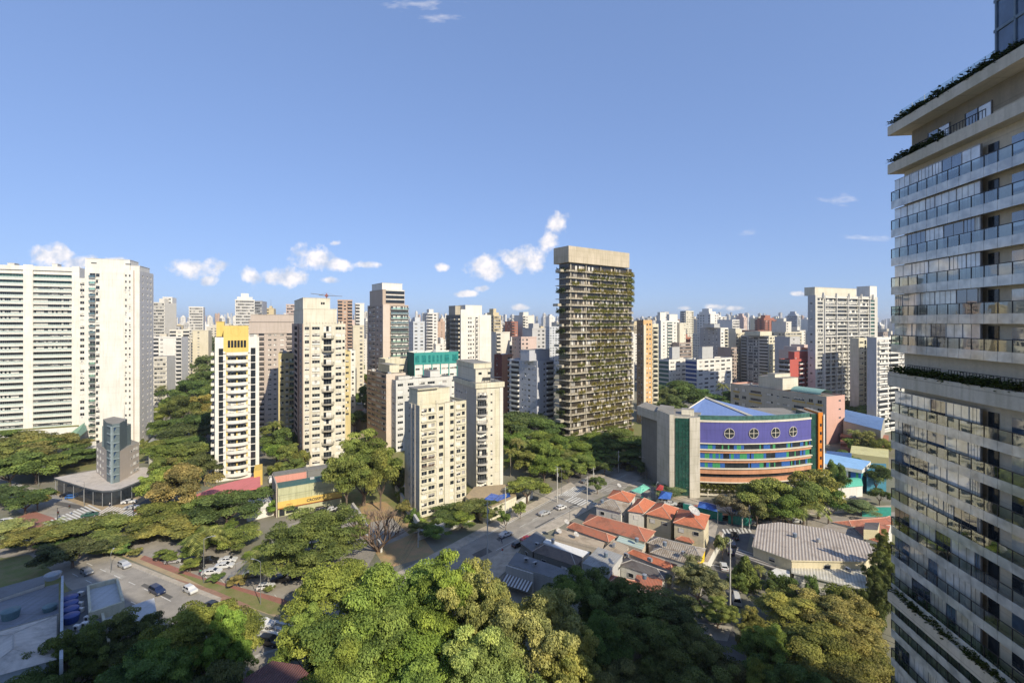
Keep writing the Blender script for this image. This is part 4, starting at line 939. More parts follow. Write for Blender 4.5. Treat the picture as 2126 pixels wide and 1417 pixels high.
for q in range(6): b.strip('F', b.w*(.195*q)-.25*(q>0), b.w*(.195*q)+.35, 0, b.z(757), .2, TEAL)
for a_, c_ in ((.02,.11),(.16,.26),(.31,.36),(.40,.45),(.50,.54),(.58,.62),(.68,.78),(.86,.97)): m = MB(); b.strip('F', b.w*a_, b.w*c_, b.z(753), b.z(738), .30, glassm('teal_panel', (.01,.16,.15), .3), m); m.build('window', b.root)
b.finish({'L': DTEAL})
# --- near cream tower
b = Bld('apartment_tower', 'near cream tower with paired sash windows and blank shaded side', 871, 140, 968, 38, pxl=840, ytop=842, wallm=CREAM)
fh = b.m(16.4); nf = 14; z0 = b.z(842) - nf*fh - .5; lz = [.7, 2.0]
b.rows('F', z0, fh, nf, [(.04,.15,.65,1.95,'w'), (.18,.31,.65,1.95,'w'), (.40,.49,.65,1.95,'d'), (.64,.72,.65,1.95,'d'), (.78,.87,.65,1.95,'w'), (.90,.97,.65,1.95,'w')], rec=.2)
for f in range(nf):
    b.strip('F', .03*b.w, .33*b.w, z0+f*fh+.12, z0+f*fh+.56, .45, CREAM); b.strip('F', .765*b.w, .985*b.w, z0+f*fh+.12, z0+f*fh+.56, .45, CREAM)
    if f in (6,7): b.balc('F', .04*b.w, .3*b.w, z0+f*fh+.56, 'rail', .8, CREAM, wall((.3,.15,.08), .2), .8)
for a_, c_ in ((.335,.375),(.51,.62),(.735,.76)): b.strip('F', a_*b.w, c_*b.w, 0, b.zt+.3, .3, WARM)
b.rows('L', z0, fh, nf, [(.30,.38,.8,1.9,'w'), (.60,.66,.8,1.9,'w')]); b.strip('L', b.d*.70, b.d*.74, 0, b.zt, .3, wall((.40,.37,.33), .3)); b.strip('L', b.d*.42, b.d*.52, 0, b.zt, .35, wall((.50,.47,.42), .3))
b.tank(b.w*.02, b.w*.70, 2.2, b.d*.75, b.zt-.6, b.z(812), CREAM); b.tank(b.w*.0, b.w*.42, 1.2, b.d*.7, b.z(812)+.2, b.z(809), CREAM)
b.strip('F', .33*b.w, .62*b.w, b.zt, b.zt+1.2, .3, CREAM); b.finish({'L': wall((.50,.47,.41), .8)}); NEARB = b  # side wall is a greyed cream with its shade in the colour
# --- second cream tower
b = Bld('apartment_tower', 'cream tower with planted penthouse terrace and curved corner balconies', 989, yb(1019), 1044, 26, pxl=943, ytop=806, wallm=WARM)
fh = b.m(17.1); nf = 12; z0 = b.z(806) - nf*fh - .9
b.rows('F', z0, fh, nf, [(.04,.38,.15,2.3,'d', ('curverail',1.7,WHITE,BLACK,.2,1.1)), (.53,.60,1.0,1.7,'w')]); b.strip('F', .70*b.w, .84*b.w, b.z(985), b.zt-1, .12, CREAM); b.strip('F', .88*b.w, b.w, 0, b.zt, .2, WHITE)
b.rows('L', z0, fh, nf, [(.52,.60,.7,1.9,'w')]); b.rows('L', b.z(806)-1.55*fh, fh*.9, 1, [(.1,.15,.8,1.5,'w'),(.22,.27,.8,1.5,'w'),(.34,.39,.8,1.5,'w')])
m = MB(); m.box(-.5, b.w+.5, -.5, b.d+.5, b.zt, b.zt+2.0, CREAM, b.rm); m.build('parapet', b.root)
b.tank(.5, b.w*.6, 2, b.d*.9, b.zt+2, b.z(768), WARM, 'penthouse'); b.tank(b.w*.05, b.w*.72, 4, b.d*.95, b.z(768)+.2, b.z(757), CREAM)
for q in (.15,.5): m = MB(); m.box(b.w*q, b.w*(q+.12), 1.9, 2.0, b.z(779), b.z(774), G_DARK); m.build('window', b.root)
m = MB(); m.box(b.w*.3, b.w*.96, .3, 1.8, b.zt+3.6, b.zt+3.8, BLACK); 
for q in (.3,.5,.7,.94): m.box(b.w*q, b.w*q+.15, .3, .45, b.zt+2, b.zt+3.6, BLACK)
m.build('pergola', b.root)
b.finish({'L': wall((.56,.51,.45), .6)}); SECB = b  # left face takes a duller tone of the cream to paint its shade
raised('pool_terrace', [(966,1030),(985,1010),(1068,1003),(1072,1030),(1030,1050),(1004,1060)], 0, 4.0, YPAVE, CREAM, kind=None, label='tan pool terrace at the foot of the cream terrace tower', cat='terrace')
POOLM = glassm('pool_water', (.06,.28,.55), .08, 1.33, .3, 1.2); POOLB = glassm('deep_pool', (.02,.09,.38), .08, 1.33, .3, 1.2)
flat('water', [(1004,1036),(1020,1023),(1036,1027),(1058,1021),(1060,1030),(1030,1041)], 4.1, POOLB)
flat('water', [(820,1000),(840,996),(840,1010),(826,1014)], .1, POOLB)
# --- white tower with shaded balconies (middle)
b = Bld('apartment_tower', 'white tower with grand arched crown left of the planted dark tower', 956, 302, 1019, 35, pxl=926, ytop=653, wallm=WHITE)
fh = b.m(9.2); z0 = b.z(655) - 22*fh
b.rows('F', z0, fh, 22, [(.24,.29,.8,2.1,'w'), (.31,.36,.8,2.1,'w'), (.40,.44,.8,2.1,'w'), (.48,.56,.2,2.1,'k',('solid',.9,WHITE,WHITE,.2,.9)), (.80,.86,.8,2.0,'w'), (.91,.96,.8,2.0,'w')])
b.rows('L', z0, fh, 22, [(.05,.28,.2,2.3,'k',('rail',1.2,DCONC,BLACK,.2,.9)), (.38,.66,.2,2.3,'k',('solid',1.2,CONC,CONC,.2,.9)), (.74,.95,.2,2.3,'k',('solid',1.2,WARM,WARM,.2,.9))])
b.strip('F', 0, b.w*.20, 0, b.z(642), .5, WHITE); b.strip('F', b.w*.60, b.w, 0, b.zt, .5, WHITE); b.tank(b.w*.18, b.w*.72, 1, b.d*.5, b.zt, b.z(633), WHITE); b.tank(0, b.w*.3, b.d*.35, b.d*.8, b.zt, b.z(634), CONC, 'crown')
b.finish({'L': DCONC})  # left face darkened by colour to stand for the shaded balcony side
b = Bld('apartment_building', 'pale grey blue building with stacked balconies beside the planted dark tower', 1115, 237, 1150, 42, pxl=1058, ytop=749, wallm=wall((.52,.53,.58), .35))
fh = b.m(11.3); z0 = b.z(750) - 15*fh
b.rows('L', z0, fh, 15, [(.06,.36,.15,2.2,'k',('solid',1.3,WHITE,WHITE,.2,.8)), (.46,.50,.8,1.9,'w'), (.55,.62,.8,1.9,'w'), (.68,.76,.8,1.9,'w'), (.84,.87,.8,1.8,'w'), (.91,.94,.8,1.8,'w')])
b.rows('F', z0, fh, 15, [(.38,.48,.8,1.9,'w'), (.55,.97,.15,2.2,'k',('solid',1.2,WHITE,WHITE,.1,.8))]); b.tank(-4, b.w*.9, 2, b.d*.4, b.zt, b.z(727), wall((.50,.51,.56), .3), 'penthouse'); b.finish()
b = Bld('apartment_building', 'dark red brick block with orange tiled flank and small balconies', 1042, 268, 1064, 38, pxl=1026, ytop=736, wallm=wall((.50,.24,.14), .4))
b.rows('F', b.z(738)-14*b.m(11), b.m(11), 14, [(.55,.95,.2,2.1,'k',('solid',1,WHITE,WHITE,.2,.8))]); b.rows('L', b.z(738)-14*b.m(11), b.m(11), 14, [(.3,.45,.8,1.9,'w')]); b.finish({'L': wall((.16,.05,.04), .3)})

# --- the planted dark tower
CT = Bld('planted_tower', 'tall dark tower of concrete balconies overgrown with plants', 1181, yb(926), 1319, 35.6, pxl=1153, ytop=545, wallm=CONC, cat='residential tower')
b = CT; fh = b.m(14.35); nf = 26; z0 = b.z(920)
m = MB(); MUL = plain('bronze_mullion', (.05,.045,.04), .5); GT = glassm('tower_glass', (.07,.058,.042), .15)
m.box(1.6, b.w-1.2, 1.6, b.d-1.2, 0, b.zt, GT)
for f in range(nf):
    z = z0 + f*fh
    r_ = random.Random(f)
    n_ = int(b.w/1.35)
    for i in range(n_):
        x = 1.8 + i*1.35
        if x < b.w-1.4: m.box(x-.05, x+.05, 1.5, 1.6, z+.15, z+fh-.35, MUL)
        if x < b.w-2.8 and r_.random() < .32: m.box(x+.08, x+1.25, 1.54, 1.596, z+.3, z+fh-.4, r_.choice((BLIND2, BLIND2, BLIND, BEIGE)))
    for i in range(int(b.d/1.35)):
        y = 1.8 + i*1.35
        if y < b.d-1.4: m.box(1.5, 1.6, y-.05, y+.05, z+.15, z+fh-.35, MUL)
m.build('glazing', b.root)
m = MB()
for i in range(5):
    for y in (1.9,): m.box(2+i*(b.w-4)/4.3, 2.6+i*(b.w-4)/4.3, 1.0, 1.5, 0, b.zt, CONC)
m.build('column', b.root)
SL = wall((.54,.48,.38), .7); HP = wall((.40,.35,.26), .9)
def hangers(seed, n, L):
    """strip of trailing plants along a balcony edge, 1 unit = metre"""
    r = np.random.RandomState(seed); k = 90; c = r.rand(k) * L; cs = np.stack([c, r.uniform(-.25,.1,k), r.uniform(-.5,.8,k)], 1); idx = r.randint(0, k, n)
    p = cs[idx] + r.normal(size=(n,3)) * np.array([.45,.18,.35]); p[:,0] = np.clip(p[:,0], 0, L)
    nn = r.normal(size=(n,3)) + np.array([0,-.8,.8]); nn /= np.linalg.norm(nn, axis=1)[:,None]; t = np.cross(nn, r.normal(size=(n,3))); t /= np.linalg.norm(t, axis=1)[:,None]; q = np.cross(nn, t); s = .2*r.uniform(.5,1.5,n)[:,None]
    v = np.stack([p+t*s, p+q*s*.6, p-t*s, p-q*s*.6], 1).reshape(-1,3); me = bpy.data.meshes.new('planting'); me.vertices.add(n*4); me.vertices.foreach_set('co', v.ravel())
    me.loops.add(n*4); me.loops.foreach_set('vertex_index', np.arange(n*4)); me.polygons.add(n); me.polygons.foreach_set('loop_start', np.arange(n)*4); me.polygons.foreach_set('loop_total', np.full(n,4))
    me.materials.append(LEAF); at = me.attributes.new('tone','FLOAT','FACE'); at.data.foreach_set('value', r.rand(n)*.9); me.update(calc_edges=True); return me
HG = [hangers(s, 2600, b.w*.62) for s in (1,2,3)]; HS = [hangers(s, 500, 5) for s in (4,5)]
for f in range(nf):
    z = z0 + f*fh; m = MB(); rr = 2.2; w_, d_ = b.w, b.d
    pts = [(rr*(1-math.sin(t)), rr*(1-math.cos(t))) for t in (0, .5, 1.05, 1.57)] ; pts = [(0, rr), (.3*rr, .3*rr), (rr, 0), (w_-rr, 0), (w_-.3*rr, .3*rr), (w_, rr), (w_, d_), (0, d_)]
    m.prism(pts, z-.35, z, SL)
    m2 = MB()
    for i in range(len(pts)-2):
        a, c = Vector((*pts[i], 0)), Vector((*pts[i+1], 0)); d = (c-a); L = d.length; d /= L; s_ = Vector((-d.y, d.x, 0))
        n_ = max(1, int(L/1.1))
        for j in range(n_):
            p = a + d*(j*L/n_) + s_*.25; q = p + d*(L/n_*.62); m2.prism([(p.x,p.y),(q.x,q.y),(q.x+s_.x*.12,q.y+s_.y*.12),(p.x+s_.x*.12,p.y+s_.y*.12)], z+.002, z+.72, HP)
        m2.tube(a+s_*.2+Vector((0,0,z+1.0)), c+s_*.2+Vector((0,0,z+1.0)), .035,.035, BLACK, 4)
    sl_ = m.build('balcony_slab', b.root); m2.build('railing', sl_)
    c = random.choice(((.24,.21,.07),(.20,.20,.06),(.26,.19,.08),(.15,.17,.05))); o = inst('planting', HG[f % 3], b.root, (b.w*random.uniform(.24,.36), .1, z+.45), 0, (1,1,1), c)
    if f % 2: inst('planting', HS[f % 2], b.root, (random.uniform(1, b.w*.2), .1, z+.4), 0, (1,1,1), c)
    if f > 20: inst('planting', HS[0], b.root, (b.w-7, .1, z+.5), 0, (1.2,1.2,1.5), c)
    if f % 3 == 1: inst('planting', HS[1], b.root, (0, b.d*.9, z+.5), math.radians(-90), (1.2,1.3,1.3), (.06,.09,.03))
    if f in (0,3,6,8,11,14,17,20,25): m = MB(); yy_ = b.d*(.35 if f % 2 else .55); m.box(-2.4 if f in (8,20,25,3) else -1.5, -.01, yy_, yy_+4, z-.4, z+.9, CONC); m.build('projecting_planter', b.root)
m = MB(); xb = ((1305.6-CX)/F*b.Y0-b.x0)/(math.cos(b.a)-(1305.6-CX)/F*math.sin(b.a)); BOX = wall((.56,.48,.36), 1.0)
m.box(-.5, xb, -.4, b.d+.8, b.z(544), b.z(510), BOX, ROOFC); m.build('roof_box', b.root)
# --- orange slim tower
OR = wall((.66,.42,.20), .3)
b = Bld('apartment_tower', 'slim apricot tower with cream stripes right of the planted dark tower', 1336, 270, 1354, 28, pxl=1322, ytop=664, wallm=OR)
fh = b.m(10.1); b.rows('F', b.z(668)-24*fh, fh, 24, [(.35,.5,.8,2.0,'w'), (.66,.86,.8,2.0,'w')]); b.strip('F', 0, b.w*.24, 0, b.zt-3, .3, CREAM); b.rows('L', b.z(668)-24*fh, fh, 24, [(.25,.4,.8,2,'w'),(.65,.8,.8,2,'w')])
b.tank(0, b.w, -.4, b.d, b.z(676), b.zt+.3, OR, par=False) if False else None; b.finish({'L': wall((.42,.28,.16), .4)})  # browner left face: the apricot with shade painted in
b = Bld('balcony_stack', 'strip of cream curved balconies attached to the slim apricot tower', 1354.5, 278, 1367, 28, depth=10, ytop=672, wallm=CREAM)
b.rows('F', b.z(676)-24*b.m(10), b.m(10), 24, [(.1,.9,.1,2.2,'k',('curve',1.2,CREAM,CREAM,.2,.9))]); b.finish()
# --- two white office blocks
for (nm_, l_, c0, c1, pl, Y_, gm) in (('a', 'white office block with a dark green glass end wall', 1389, 1440, 1368, 372, plain('green_cladding', (.05,.14,.13), .3)), ('b', 'white office block with a deep blue striped glass end wall', 1447, 1520, 1423, 352, plain('blue_cladding', (.015,.06,.22), .3))):
    b = Bld('office_building', l_, c0, Y_, c1, 32, pxl=pl, ytop=746, wallm=WHITE, cat='office building'); fh = b.m(8.9); z0 = b.z(748) - 9*fh
    n_ = 6 if nm_ == 'b' else 4
    b.rows('F', z0, fh, 9, [(.05+i*.94/n_, .05+(i+.68)*.94/n_, 1.1, 2.6, 'w') for i in range(n_)])
    for f in range(9): m = MB(); b.strip('L', .3, b.d-.3, z0+f*fh+.2, z0+f*fh+fh*.74, .15, gm, m); m.build('glass_band', b.root)
    b.tank(b.w*.2, b.w*.5, 2, b.d*.5, b.zt, b.z(721), GREYW, 'lift_tower'); b.finish()
# --- grouped middle-distance towers on the right
def simple(name, label, px0, Y, px1, th, pxl, ytop, wm, pitch, F_, L_=(), mats=None, tank=None, cat='apartment building', nf=None, depth=None):
    b = Bld(name, label, px0, Y, px1, th, pxl=pxl, depth=depth, ytop=ytop, wallm=wm, cat=cat); fh = b.m(pitch); n = nf or int((b.zt-.8)/fh); z0 = b.zt - .8 - n*fh
    b.rows('F', z0, fh, n, F_)
    if L_: b.rows('L', z0, fh, n, L_)
    if tank:
        for t in tank: b.tank(b.w*t[0], b.w*t[1], b.d*.15, b.d*.7, b.zt, b.z(t[2]), t[3] if len(t) > 3 else wm)
    b.finish(mats); return b
sb = lambda w, m=WHITE: ('solid', 1.1, m, m, .2, .9)
simple('apartment_tower', 'white tower with green-tinted balcony column behind the dark green office block', 1372, 402, 1410, 30, 1362, 665, WHITE, 6.8, [(.12,.2,.8,2,'w'),(.34,.62,.2,2.2,'grn',sb(1)),(.72,.8,.8,2,'w'),(.88,.95,.8,2,'w')], (), {'L': GREYW}, [(0,.3,648),(.5,.95,652)])
simple('apartment_tower', 'blank cream white tower flank beside the green-tinted balcony column', 1411, 410, 1424, 30, 1405, 670, WARM, 6.8, [(.8,.9,.8,2,'w')])
simple('apartment_tower', 'thin white tower with rows of tiny windows and jagged balconies', 1424, 560, 1440, 30, 1412, 645, WARM, 4.8, [(.1,.25,.8,2,'w'),(.35,.5,.8,2,'w'),(.6,.75,.8,2,'w'),(.82,.97,.2,2.2,'k')], [(.2,.8,.2,2.2,'k',sb(1))], {'L': GREYW})
simple('apartment_tower', 'grey windowed gable tower with white balcony edge above the blue office block', 1496, 402, 1512, 32, 1453, 680, WHITE, 6.7, [(.1,.35,.8,2,'w'),(.55,.95,.1,2.2,'k',('curve',1.2,CREAM,CREAM,.2,.9))], [(.2,.26,.8,2,'w'),(.42,.48,.8,2,'w'),(.62,.68,.8,2,'w'),(.78,.84,.8,2,'w')], {'L': wall((.42,.41,.40), .3)}, [(-.4,.3,672,GREYW)])  # gable side coloured darker than the front to paint its shade
simple('apartment_tower', 'grey balcony tower with a yellow-windowed cream flank', 1596, 402, 1613, 32, 1538, 697, CREAM, 6.6, [(.15,.4,.7,2.1,'t'),(.55,.85,.7,2.1,'t')], [(.02,.22,.1,2.2,'k',sb(1,GREYW)),(.28,.44,.1,2.2,'bars'),(.47,.62,.1,2.2,'bars'),(.68,.97,.1,2.2,'k',sb(1))], {'L': GREYW}, [(-.5,.9,688)])
RED = wall((.46,.11,.09), .2)
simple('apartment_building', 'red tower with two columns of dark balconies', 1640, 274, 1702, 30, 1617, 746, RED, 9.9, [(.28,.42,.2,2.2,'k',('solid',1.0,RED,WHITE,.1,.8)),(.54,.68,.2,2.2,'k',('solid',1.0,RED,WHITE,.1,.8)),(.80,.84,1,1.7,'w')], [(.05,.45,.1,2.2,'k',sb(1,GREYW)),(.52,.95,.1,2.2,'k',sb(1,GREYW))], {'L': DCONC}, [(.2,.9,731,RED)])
b = Bld('residential_tower', 'tall white tower framed by a projecting concrete grid', 1693, 274, 1822, 24, pxl=1679, ytop=612, wallm=wall((.62,.60,.54), .5)); fh = b.m(16.3)/2; z0 = b.z(617) - 32*fh
b.rows('F', z0, fh, 32, [(.03,.11,.5,fh-.3,'bars')] + [(.145+i*.178, .145+(i+.9)*.178, .35, fh-.25, 'bars') for i in range(4)] + [(.88,.95,.5,fh-.3,'grn')], rec=.5)
for i in range(0, 33, 2): b.strip('F', b.w*.13, b.w*.86, z0+i*fh-.25, z0+i*fh+.1, .9, WHITE)
for i in range(9): b.strip('F', b.w*(.128+i*.0905), b.w*(.128+i*.0905)+.35, b.z(840) if i % 2 else 0, b.z(700) if i % 2 else b.zt, .8 if i % 2 else .85, WHITE)
b.rows('L', z0, fh*2, 16, [(.3,.6,.8,2.1,'w')])
for i in range(5): b.strip('F', b.w*(.1+i*.2), b.w*(.1+i*.2)+.5, b.z(620), b.z(607), 1.2, WHITE)
b.tank(b.w*.06, b.w*.72, 3, 10, b.zt, b.z(595), WARM, 'penthouse'); b.tank(b.w*.88, b.w*1.0, 0.5, 9, b.zt, b.z(588), WHITE); b.finish({'L': wall((.50,.50,.49), .4)})
simple('apartment_building', 'cream tower with two dark vertical stripes in front of the grid tower', 1783, 262, 1815, 26, 1779, 702, CREAM, 11, [(.05,.3,.9,1.9,'w'),(.36,.48,.0,2.7,'k'),(.55,.70,.0,2.7,'k'),(.8,.95,.9,1.9,'w')])
simple('apartment_building', 'grey building of horizontal white balconies half hidden by the glass tower', 1820, 246, 1890, 26, 1813, 700, WHITE, 10.6, [(.03,.32,.1,2.2,'d',sb(1)),(.35,.64,.1,2.2,'k',sb(1)),(.67,.97,.1,2.2,'d',sb(1))], (), {'L': GREYW})
# --- low beige block with pink end
b = Bld('apartment_building', 'low beige block with mustard window panels and a tall pink end wall', 1716, 225, 1754, 24, pxl=1517, ytop=823, wallm=wall((.62,.37,.29), .25)); fh = b.m(18)
b.rows('L', b.z(822)-5*fh-.5, fh, 5, [(.05,.10,.5,2.4,'w'), (.14,.19,.5,2.4,'w'), (.24,.36,.7,2.2,'bars'), (.42,.49,.8,1.9,'w'), (.53,.56,.8,1.9,'w'), (.59,.66,.8,1.9,'w'), (.70,.80,.7,2.2,'bars'), (.84,.88,.5,2.4,'w'), (.92,.96,.5,2.4,'w')])
MU = wall((.58,.42,.14), .3)
for f in range(5):
    for a_, c_ in ((.04,.11),(.23,.37),(.69,.81),(.83,.89),(.91,.97)): b.strip('L', a_*b.d, c_*b.d, b.z(822)-5*fh-.5+f*fh-.45, b.z(822)-5*fh-.5+f*fh+.45, .5, MU)
b.rows('F', b.z(822)-6*fh, fh, 6, [(.66,.78,1,1.9,'w')]); b.tank(1, b.w-1, b.d*.42, b.d*.68, b.zt, b.z(797), WARM, 'lift_block'); b.tank(1, b.w-1, b.d*.5, b.d*.58, b.z(797), b.z(789), WARM)
m = MB(); 
for j in range(8):
    a0, a1 = math.pi*j/8, math.pi*(j+1)/8; R_ = b.w*.33; cx_ = b.w*.5; y0_, y1_ = b.d*.08, b.d*.36
    m.poly([(cx_-R_*math.cos(a0), y0_, b.zt+R_*.5*math.sin(a0)), (cx_-R_*math.cos(a0), y1_, b.zt+R_*.5*math.sin(a0)), (cx_-R_*math.cos(a1), y1_, b.zt+R_*.5*math.sin(a1)), (cx_-R_*math.cos(a1), y0_, b.zt+R_*.5*math.sin(a1))], plain('green_vault', (.25,.42,.36), .4))
m.build('vault', b.root); b.finish({'L': wall((.54,.50,.42), .6)})
# ------------------------------------------------------------------ curved purple school building
Yp = 158*K; PB = empty('school_building', (PX(1450, Yp), Yp, 0), 0)
tag(PB, 'curved building with purple top storey, round windows and orange bands', 'school')
ox, oy = PX(1450, Yp), Yp
PURP = wall((.11,.105,.34), .7); ORA = wall((.62,.31,.18), .8); BLU = plain('blue_panel', (.04,.13,.40), .4); GRN = plain('green_panel', (.06,.30,.12), .4); CRM = wall((.72,.66,.54), .5)
def arcpts(off=0.0, n=28, c0=1450, c1=1684, bulge=3.4, yl=0.0, yr=5.0):
    """plan of the bowed front, building coordinates"""
    a = Vector((PX(c0, Yp)-ox, yl)); e = Vector((PX(c1, Yp+yr)-ox, yr)); d = e - a; L = d.length; nn = Vector((d.y, -d.x))/L
    R = (L*L/4 + bulge*bulge)/(2*bulge); out = []
    for i in range(n+1):
        t = i/n; x = (t-.5)*L; s = math.sqrt(R*R - x*x) - (R - bulge); p = a + d*t + nn*s; rad = Vector((nn.x*math.sqrt(1-(x/R)**2) + d.x/L*x/R, nn.y*math.sqrt(1-(x/R)**2) + d.y/L*x/R)); out.append(p + rad*off)
    return out
def zz(py): return PZ(py, Yp)
ARC = arcpts(); BACK = [(ARC[-1].x+3, ARC[-1].y+24), (ARC[0].x+12, ARC[0].y+30)]
def band(name, pya, pyb, off, mat, top=None, thick=None, off_in=-1.0, par=PB):
    o_ = arcpts(off); i_ = arcpts(off_in); m = MB(); n = len(o_)
    za, zb = zz(pyb), zz(pya); mi = m.mi(mat); tm = m.mi(top or mat)
    for k in range(n-1):
        a, b_, c_, d_ = o_[k], o_[k+1], i_[k+1], i_[k]
        m.add([(a.x,a.y,za),(b_.x,b_.y,za),(b_.x,b_.y,zb),(a.x,a.y,zb),(d_.x,d_.y,zb),(c_.x,c_.y,zb),(d_.x,d_.y,za),(c_.x,c_.y,za)], [(0,1,2,3),(3,2,5,4),(0,6,7,1)], [mi, tm, mi])
    for k in (0, n-1):
        a, d_ = (o_[k], i_[k]); q = [(a.x,a.y,za),(a.x,a.y,zb),(d_.x,d_.y,zb),(d_.x,d_.y,za)]; m.poly(q if k == 0 else q[::-1], mat)
    return m.build(name, par)
m = MB(); m.prism([(p.x, p.y) for p in arcpts(-1.2)] + [(ARC[-1].x+1, ARC[-1].y+20), (ARC[0].x+10, ARC[0].y+26), (ARC[0].x+.5, ARC[0].y+8)], 0, zz(872), DCONC, ROOFC); m.build('core', PB)
band('purple_band', 875, 918, 0, PURP); band('cornice', 871.5, 874.9, .25, CRM); band('sill', 918.1, 920, .3, CRM)
band('glazed_gallery', 862, 871.4, -.5, G_GREEN)
for (a_, c_) in ((920.2, 931), (939, 950.5), (958.5, 969)):
    band('glass_band', a_, c_, -.35, G_DARK, off_in=-1.1)
ps = arcpts(-.28, 84); rnd = random.Random(4); m = {'b': MB(), 'g': MB()}
for (a_, c_), pat in (((920.4, 930.8), 'bbbggb.......bggb........bbb.......bg.....b..g.b'), ((939.2, 950.3), 'bbggbgbgb..bgbbgggb.bggggb....bbbbbg......b.bgg.'), ((958.7, 968.8), 'bbgbbgggb...........bbbgg.bg.....bbbb..b.....b.g')):
    for k in range(84):
        ch = pat[int(k*len(pat)/84)]
        if ch == '.' and rnd.random() > .1: continue
        if ch == '.': ch = rnd.choice('bg')
        a, e = ps[k], ps[k+1]; d = (e-a); a = a + d*.05; e = e - d*.05
        m[ch].poly([(a.x,a.y,zz(c_)),(e.x,e.y,zz(c_)),(e.x,e.y,zz(a_)),(a.x,a.y,zz(a_))], BLU if ch == 'b' else GRN)
m['b'].build('blue_panels', PB, kind='stuff'); m['g'].build('green_panels', PB, kind='stuff')
for (a_, c_) in ((933, 938.6), (952.4, 958.2), (971, 981.5), (990, 997.5)): band('orange_band', a_, c_, .05, ORA); 
for y_ in (931.1, 950.6, 969.3): band('white_ledge', y_, y_+1.8, .55, CRM)
band('dark_band', 981.6, 989.9, -1.0, G_DARK); band('cream_ledge', 997.6, 999.4, .5, CRM); band('planter', 1012, 1015, .5, CRM); band('planter', 1024, 1026.5, .3, CRM)  # set-back strip of dark glass between the orange bands, then ledge and planters
for k in (2, 9, 18, 26): p = ARC[k]; m = MB(); m.tube((p.x, p.y+.3, 0), (p.x, p.y+.3, zz(998)), .32, .32, CRM, 10); m.build('column', PB)
hp = arcpts(.2, 40); me_ = None
for k in range(0, 22, 2):
    p = hp[k]; inst('planting', HS[k % 2], PB, (p.x, p.y-.2, zz(1011)), 0, (.6,1.2,1.3), (.13,.14,.04))
# round windows
for px in (1505, 1551.5, 1596.5, 1636.5):
    t = (px-1450)/234; k = t*28; p = ARC[int(k)].lerp(ARC[min(28, int(k)+1)], k % 1); q = ARC[min(28, int(k)+1)] - ARC[int(k)]; an = math.atan2(q.y, q.x); R_ = 10.2*Yp/F
    m = MB(); n = 24; zc = zz(897.5)
    m.poly([(R_*math.cos(2*math.pi*i/n), -.04, R_*math.sin(2*math.pi*i/n)) for i in range(n)], G_DARK)
    for i in range(n):
        a0, a1 = 2*math.pi*i/n, 2*math.pi*(i+1)/n; m.tube((R_*math.cos(a0), -.12, R_*math.sin(a0)), (R_*math.cos(a1), -.12, R_*math.sin(a1)), .10, .10, CRM, 5)
    for s_ in (-.28, .28): m.box(-.09+s_*0, .09, -.15, -.05, -R_, R_, CRM) if s_ > 0 else m.box(-R_, R_, -.16, -.051, -.09, .09, CRM)
    for s_ in (): m.box(s_-.02, s_+.02, -.13, -.05, -R_*.85, R_*.85, CRM); m.box(-R_*.85, R_*.85, -.14, -.05, s_-.02, s_+.02, CRM)
    o = m.build('round_window', PB, loc=(p.x, p.y - .02, zc)); o.rotation_euler = (0, 0, an)
# concrete stair towers with the green glass slot
def pt(px, Yr): return (PX(px, Yr)-ox, Yr-oy)
TC = wall((.56,.52,.44), 1.0)
m = MB(); m.prism([pt(1432,Yp-2.5), pt(1453,Yp-1.5), pt(1456,Yp+9), pt(1436,Yp+9)], 0, zz(864), TC, ROOFC); m.build('stair_tower', PB)
m = MB(); m.prism([pt(1364,Yp+9), pt(1390,Yp-1), pt(1400,Yp-1), pt(1400,Yp+16), pt(1371,Yp+20)], 0, zz(859), TC, ROOFC); m.build('stair_tower', PB)
m = MB(); m.prism([pt(1399,Yp-.6), pt(1433,Yp-2.0), pt(1436,Yp+14), pt(1400,Yp+14)], 0, zz(862), TC, ROOFC); m.build('link_block', PB)
gx0, gx1 = pt(1402,Yp-.8), pt(1431,Yp-2.1); d = Vector((gx1[0]-gx0[0], gx1[1]-gx0[1])); L = d.length; d.normalize(); m = MB(); gg = glassm('green_glazing', (.02,.075,.055), .08, 1.6, .6, .9)
m.poly([(gx0[0], gx0[1]-.1, 1), (gx1[0], gx1[1]-.1, 1), (gx1[0], gx1[1]-.1, zz(866)), (gx0[0], gx0[1]-.1, zz(866))], gg); 
fm = plain('green_frame', (.03,.09,.07), .5)
for i in range(5): u = i*L/4; m.tube((gx0[0]+d.x*u, gx0[1]+d.y*u-.14, 1), (gx0[0]+d.x*u, gx0[1]+d.y*u-.14, zz(866)), .07,.07, fm, 4)
z_ = 1.0
while z_ < zz(866): m.tube((gx0[0], gx0[1]-.14, z_), (gx1[0], gx1[1]-.14, z_), .06,.06, fm, 4); z_ += 1.35
m.build('glass_slot', PB)
m = MB(); m.prism([pt(1323,Yp+24), pt(1366,Yp+10), pt(1372,Yp+22), pt(1340,Yp+34)], zz(886), zz(866), TC, ROOFC); m.build('cantilevered_wing', PB)
m = MB(); m.prism([pt(1332,Yp+26), pt(1366,Yp+13), pt(1372,Yp+24), pt(1344,Yp+34)], 0, zz(886)-.01, DCONC, ROOFC); m.build('recessed_wing', PB)
m = MB(); m.prism([pt(1415,Yp+2), pt(1441,Yp+1), pt(1441,Yp+5), pt(1415,Yp+6)], zz(864), zz(852), WARM, ROOFC); m.build('roof_plant', PB)
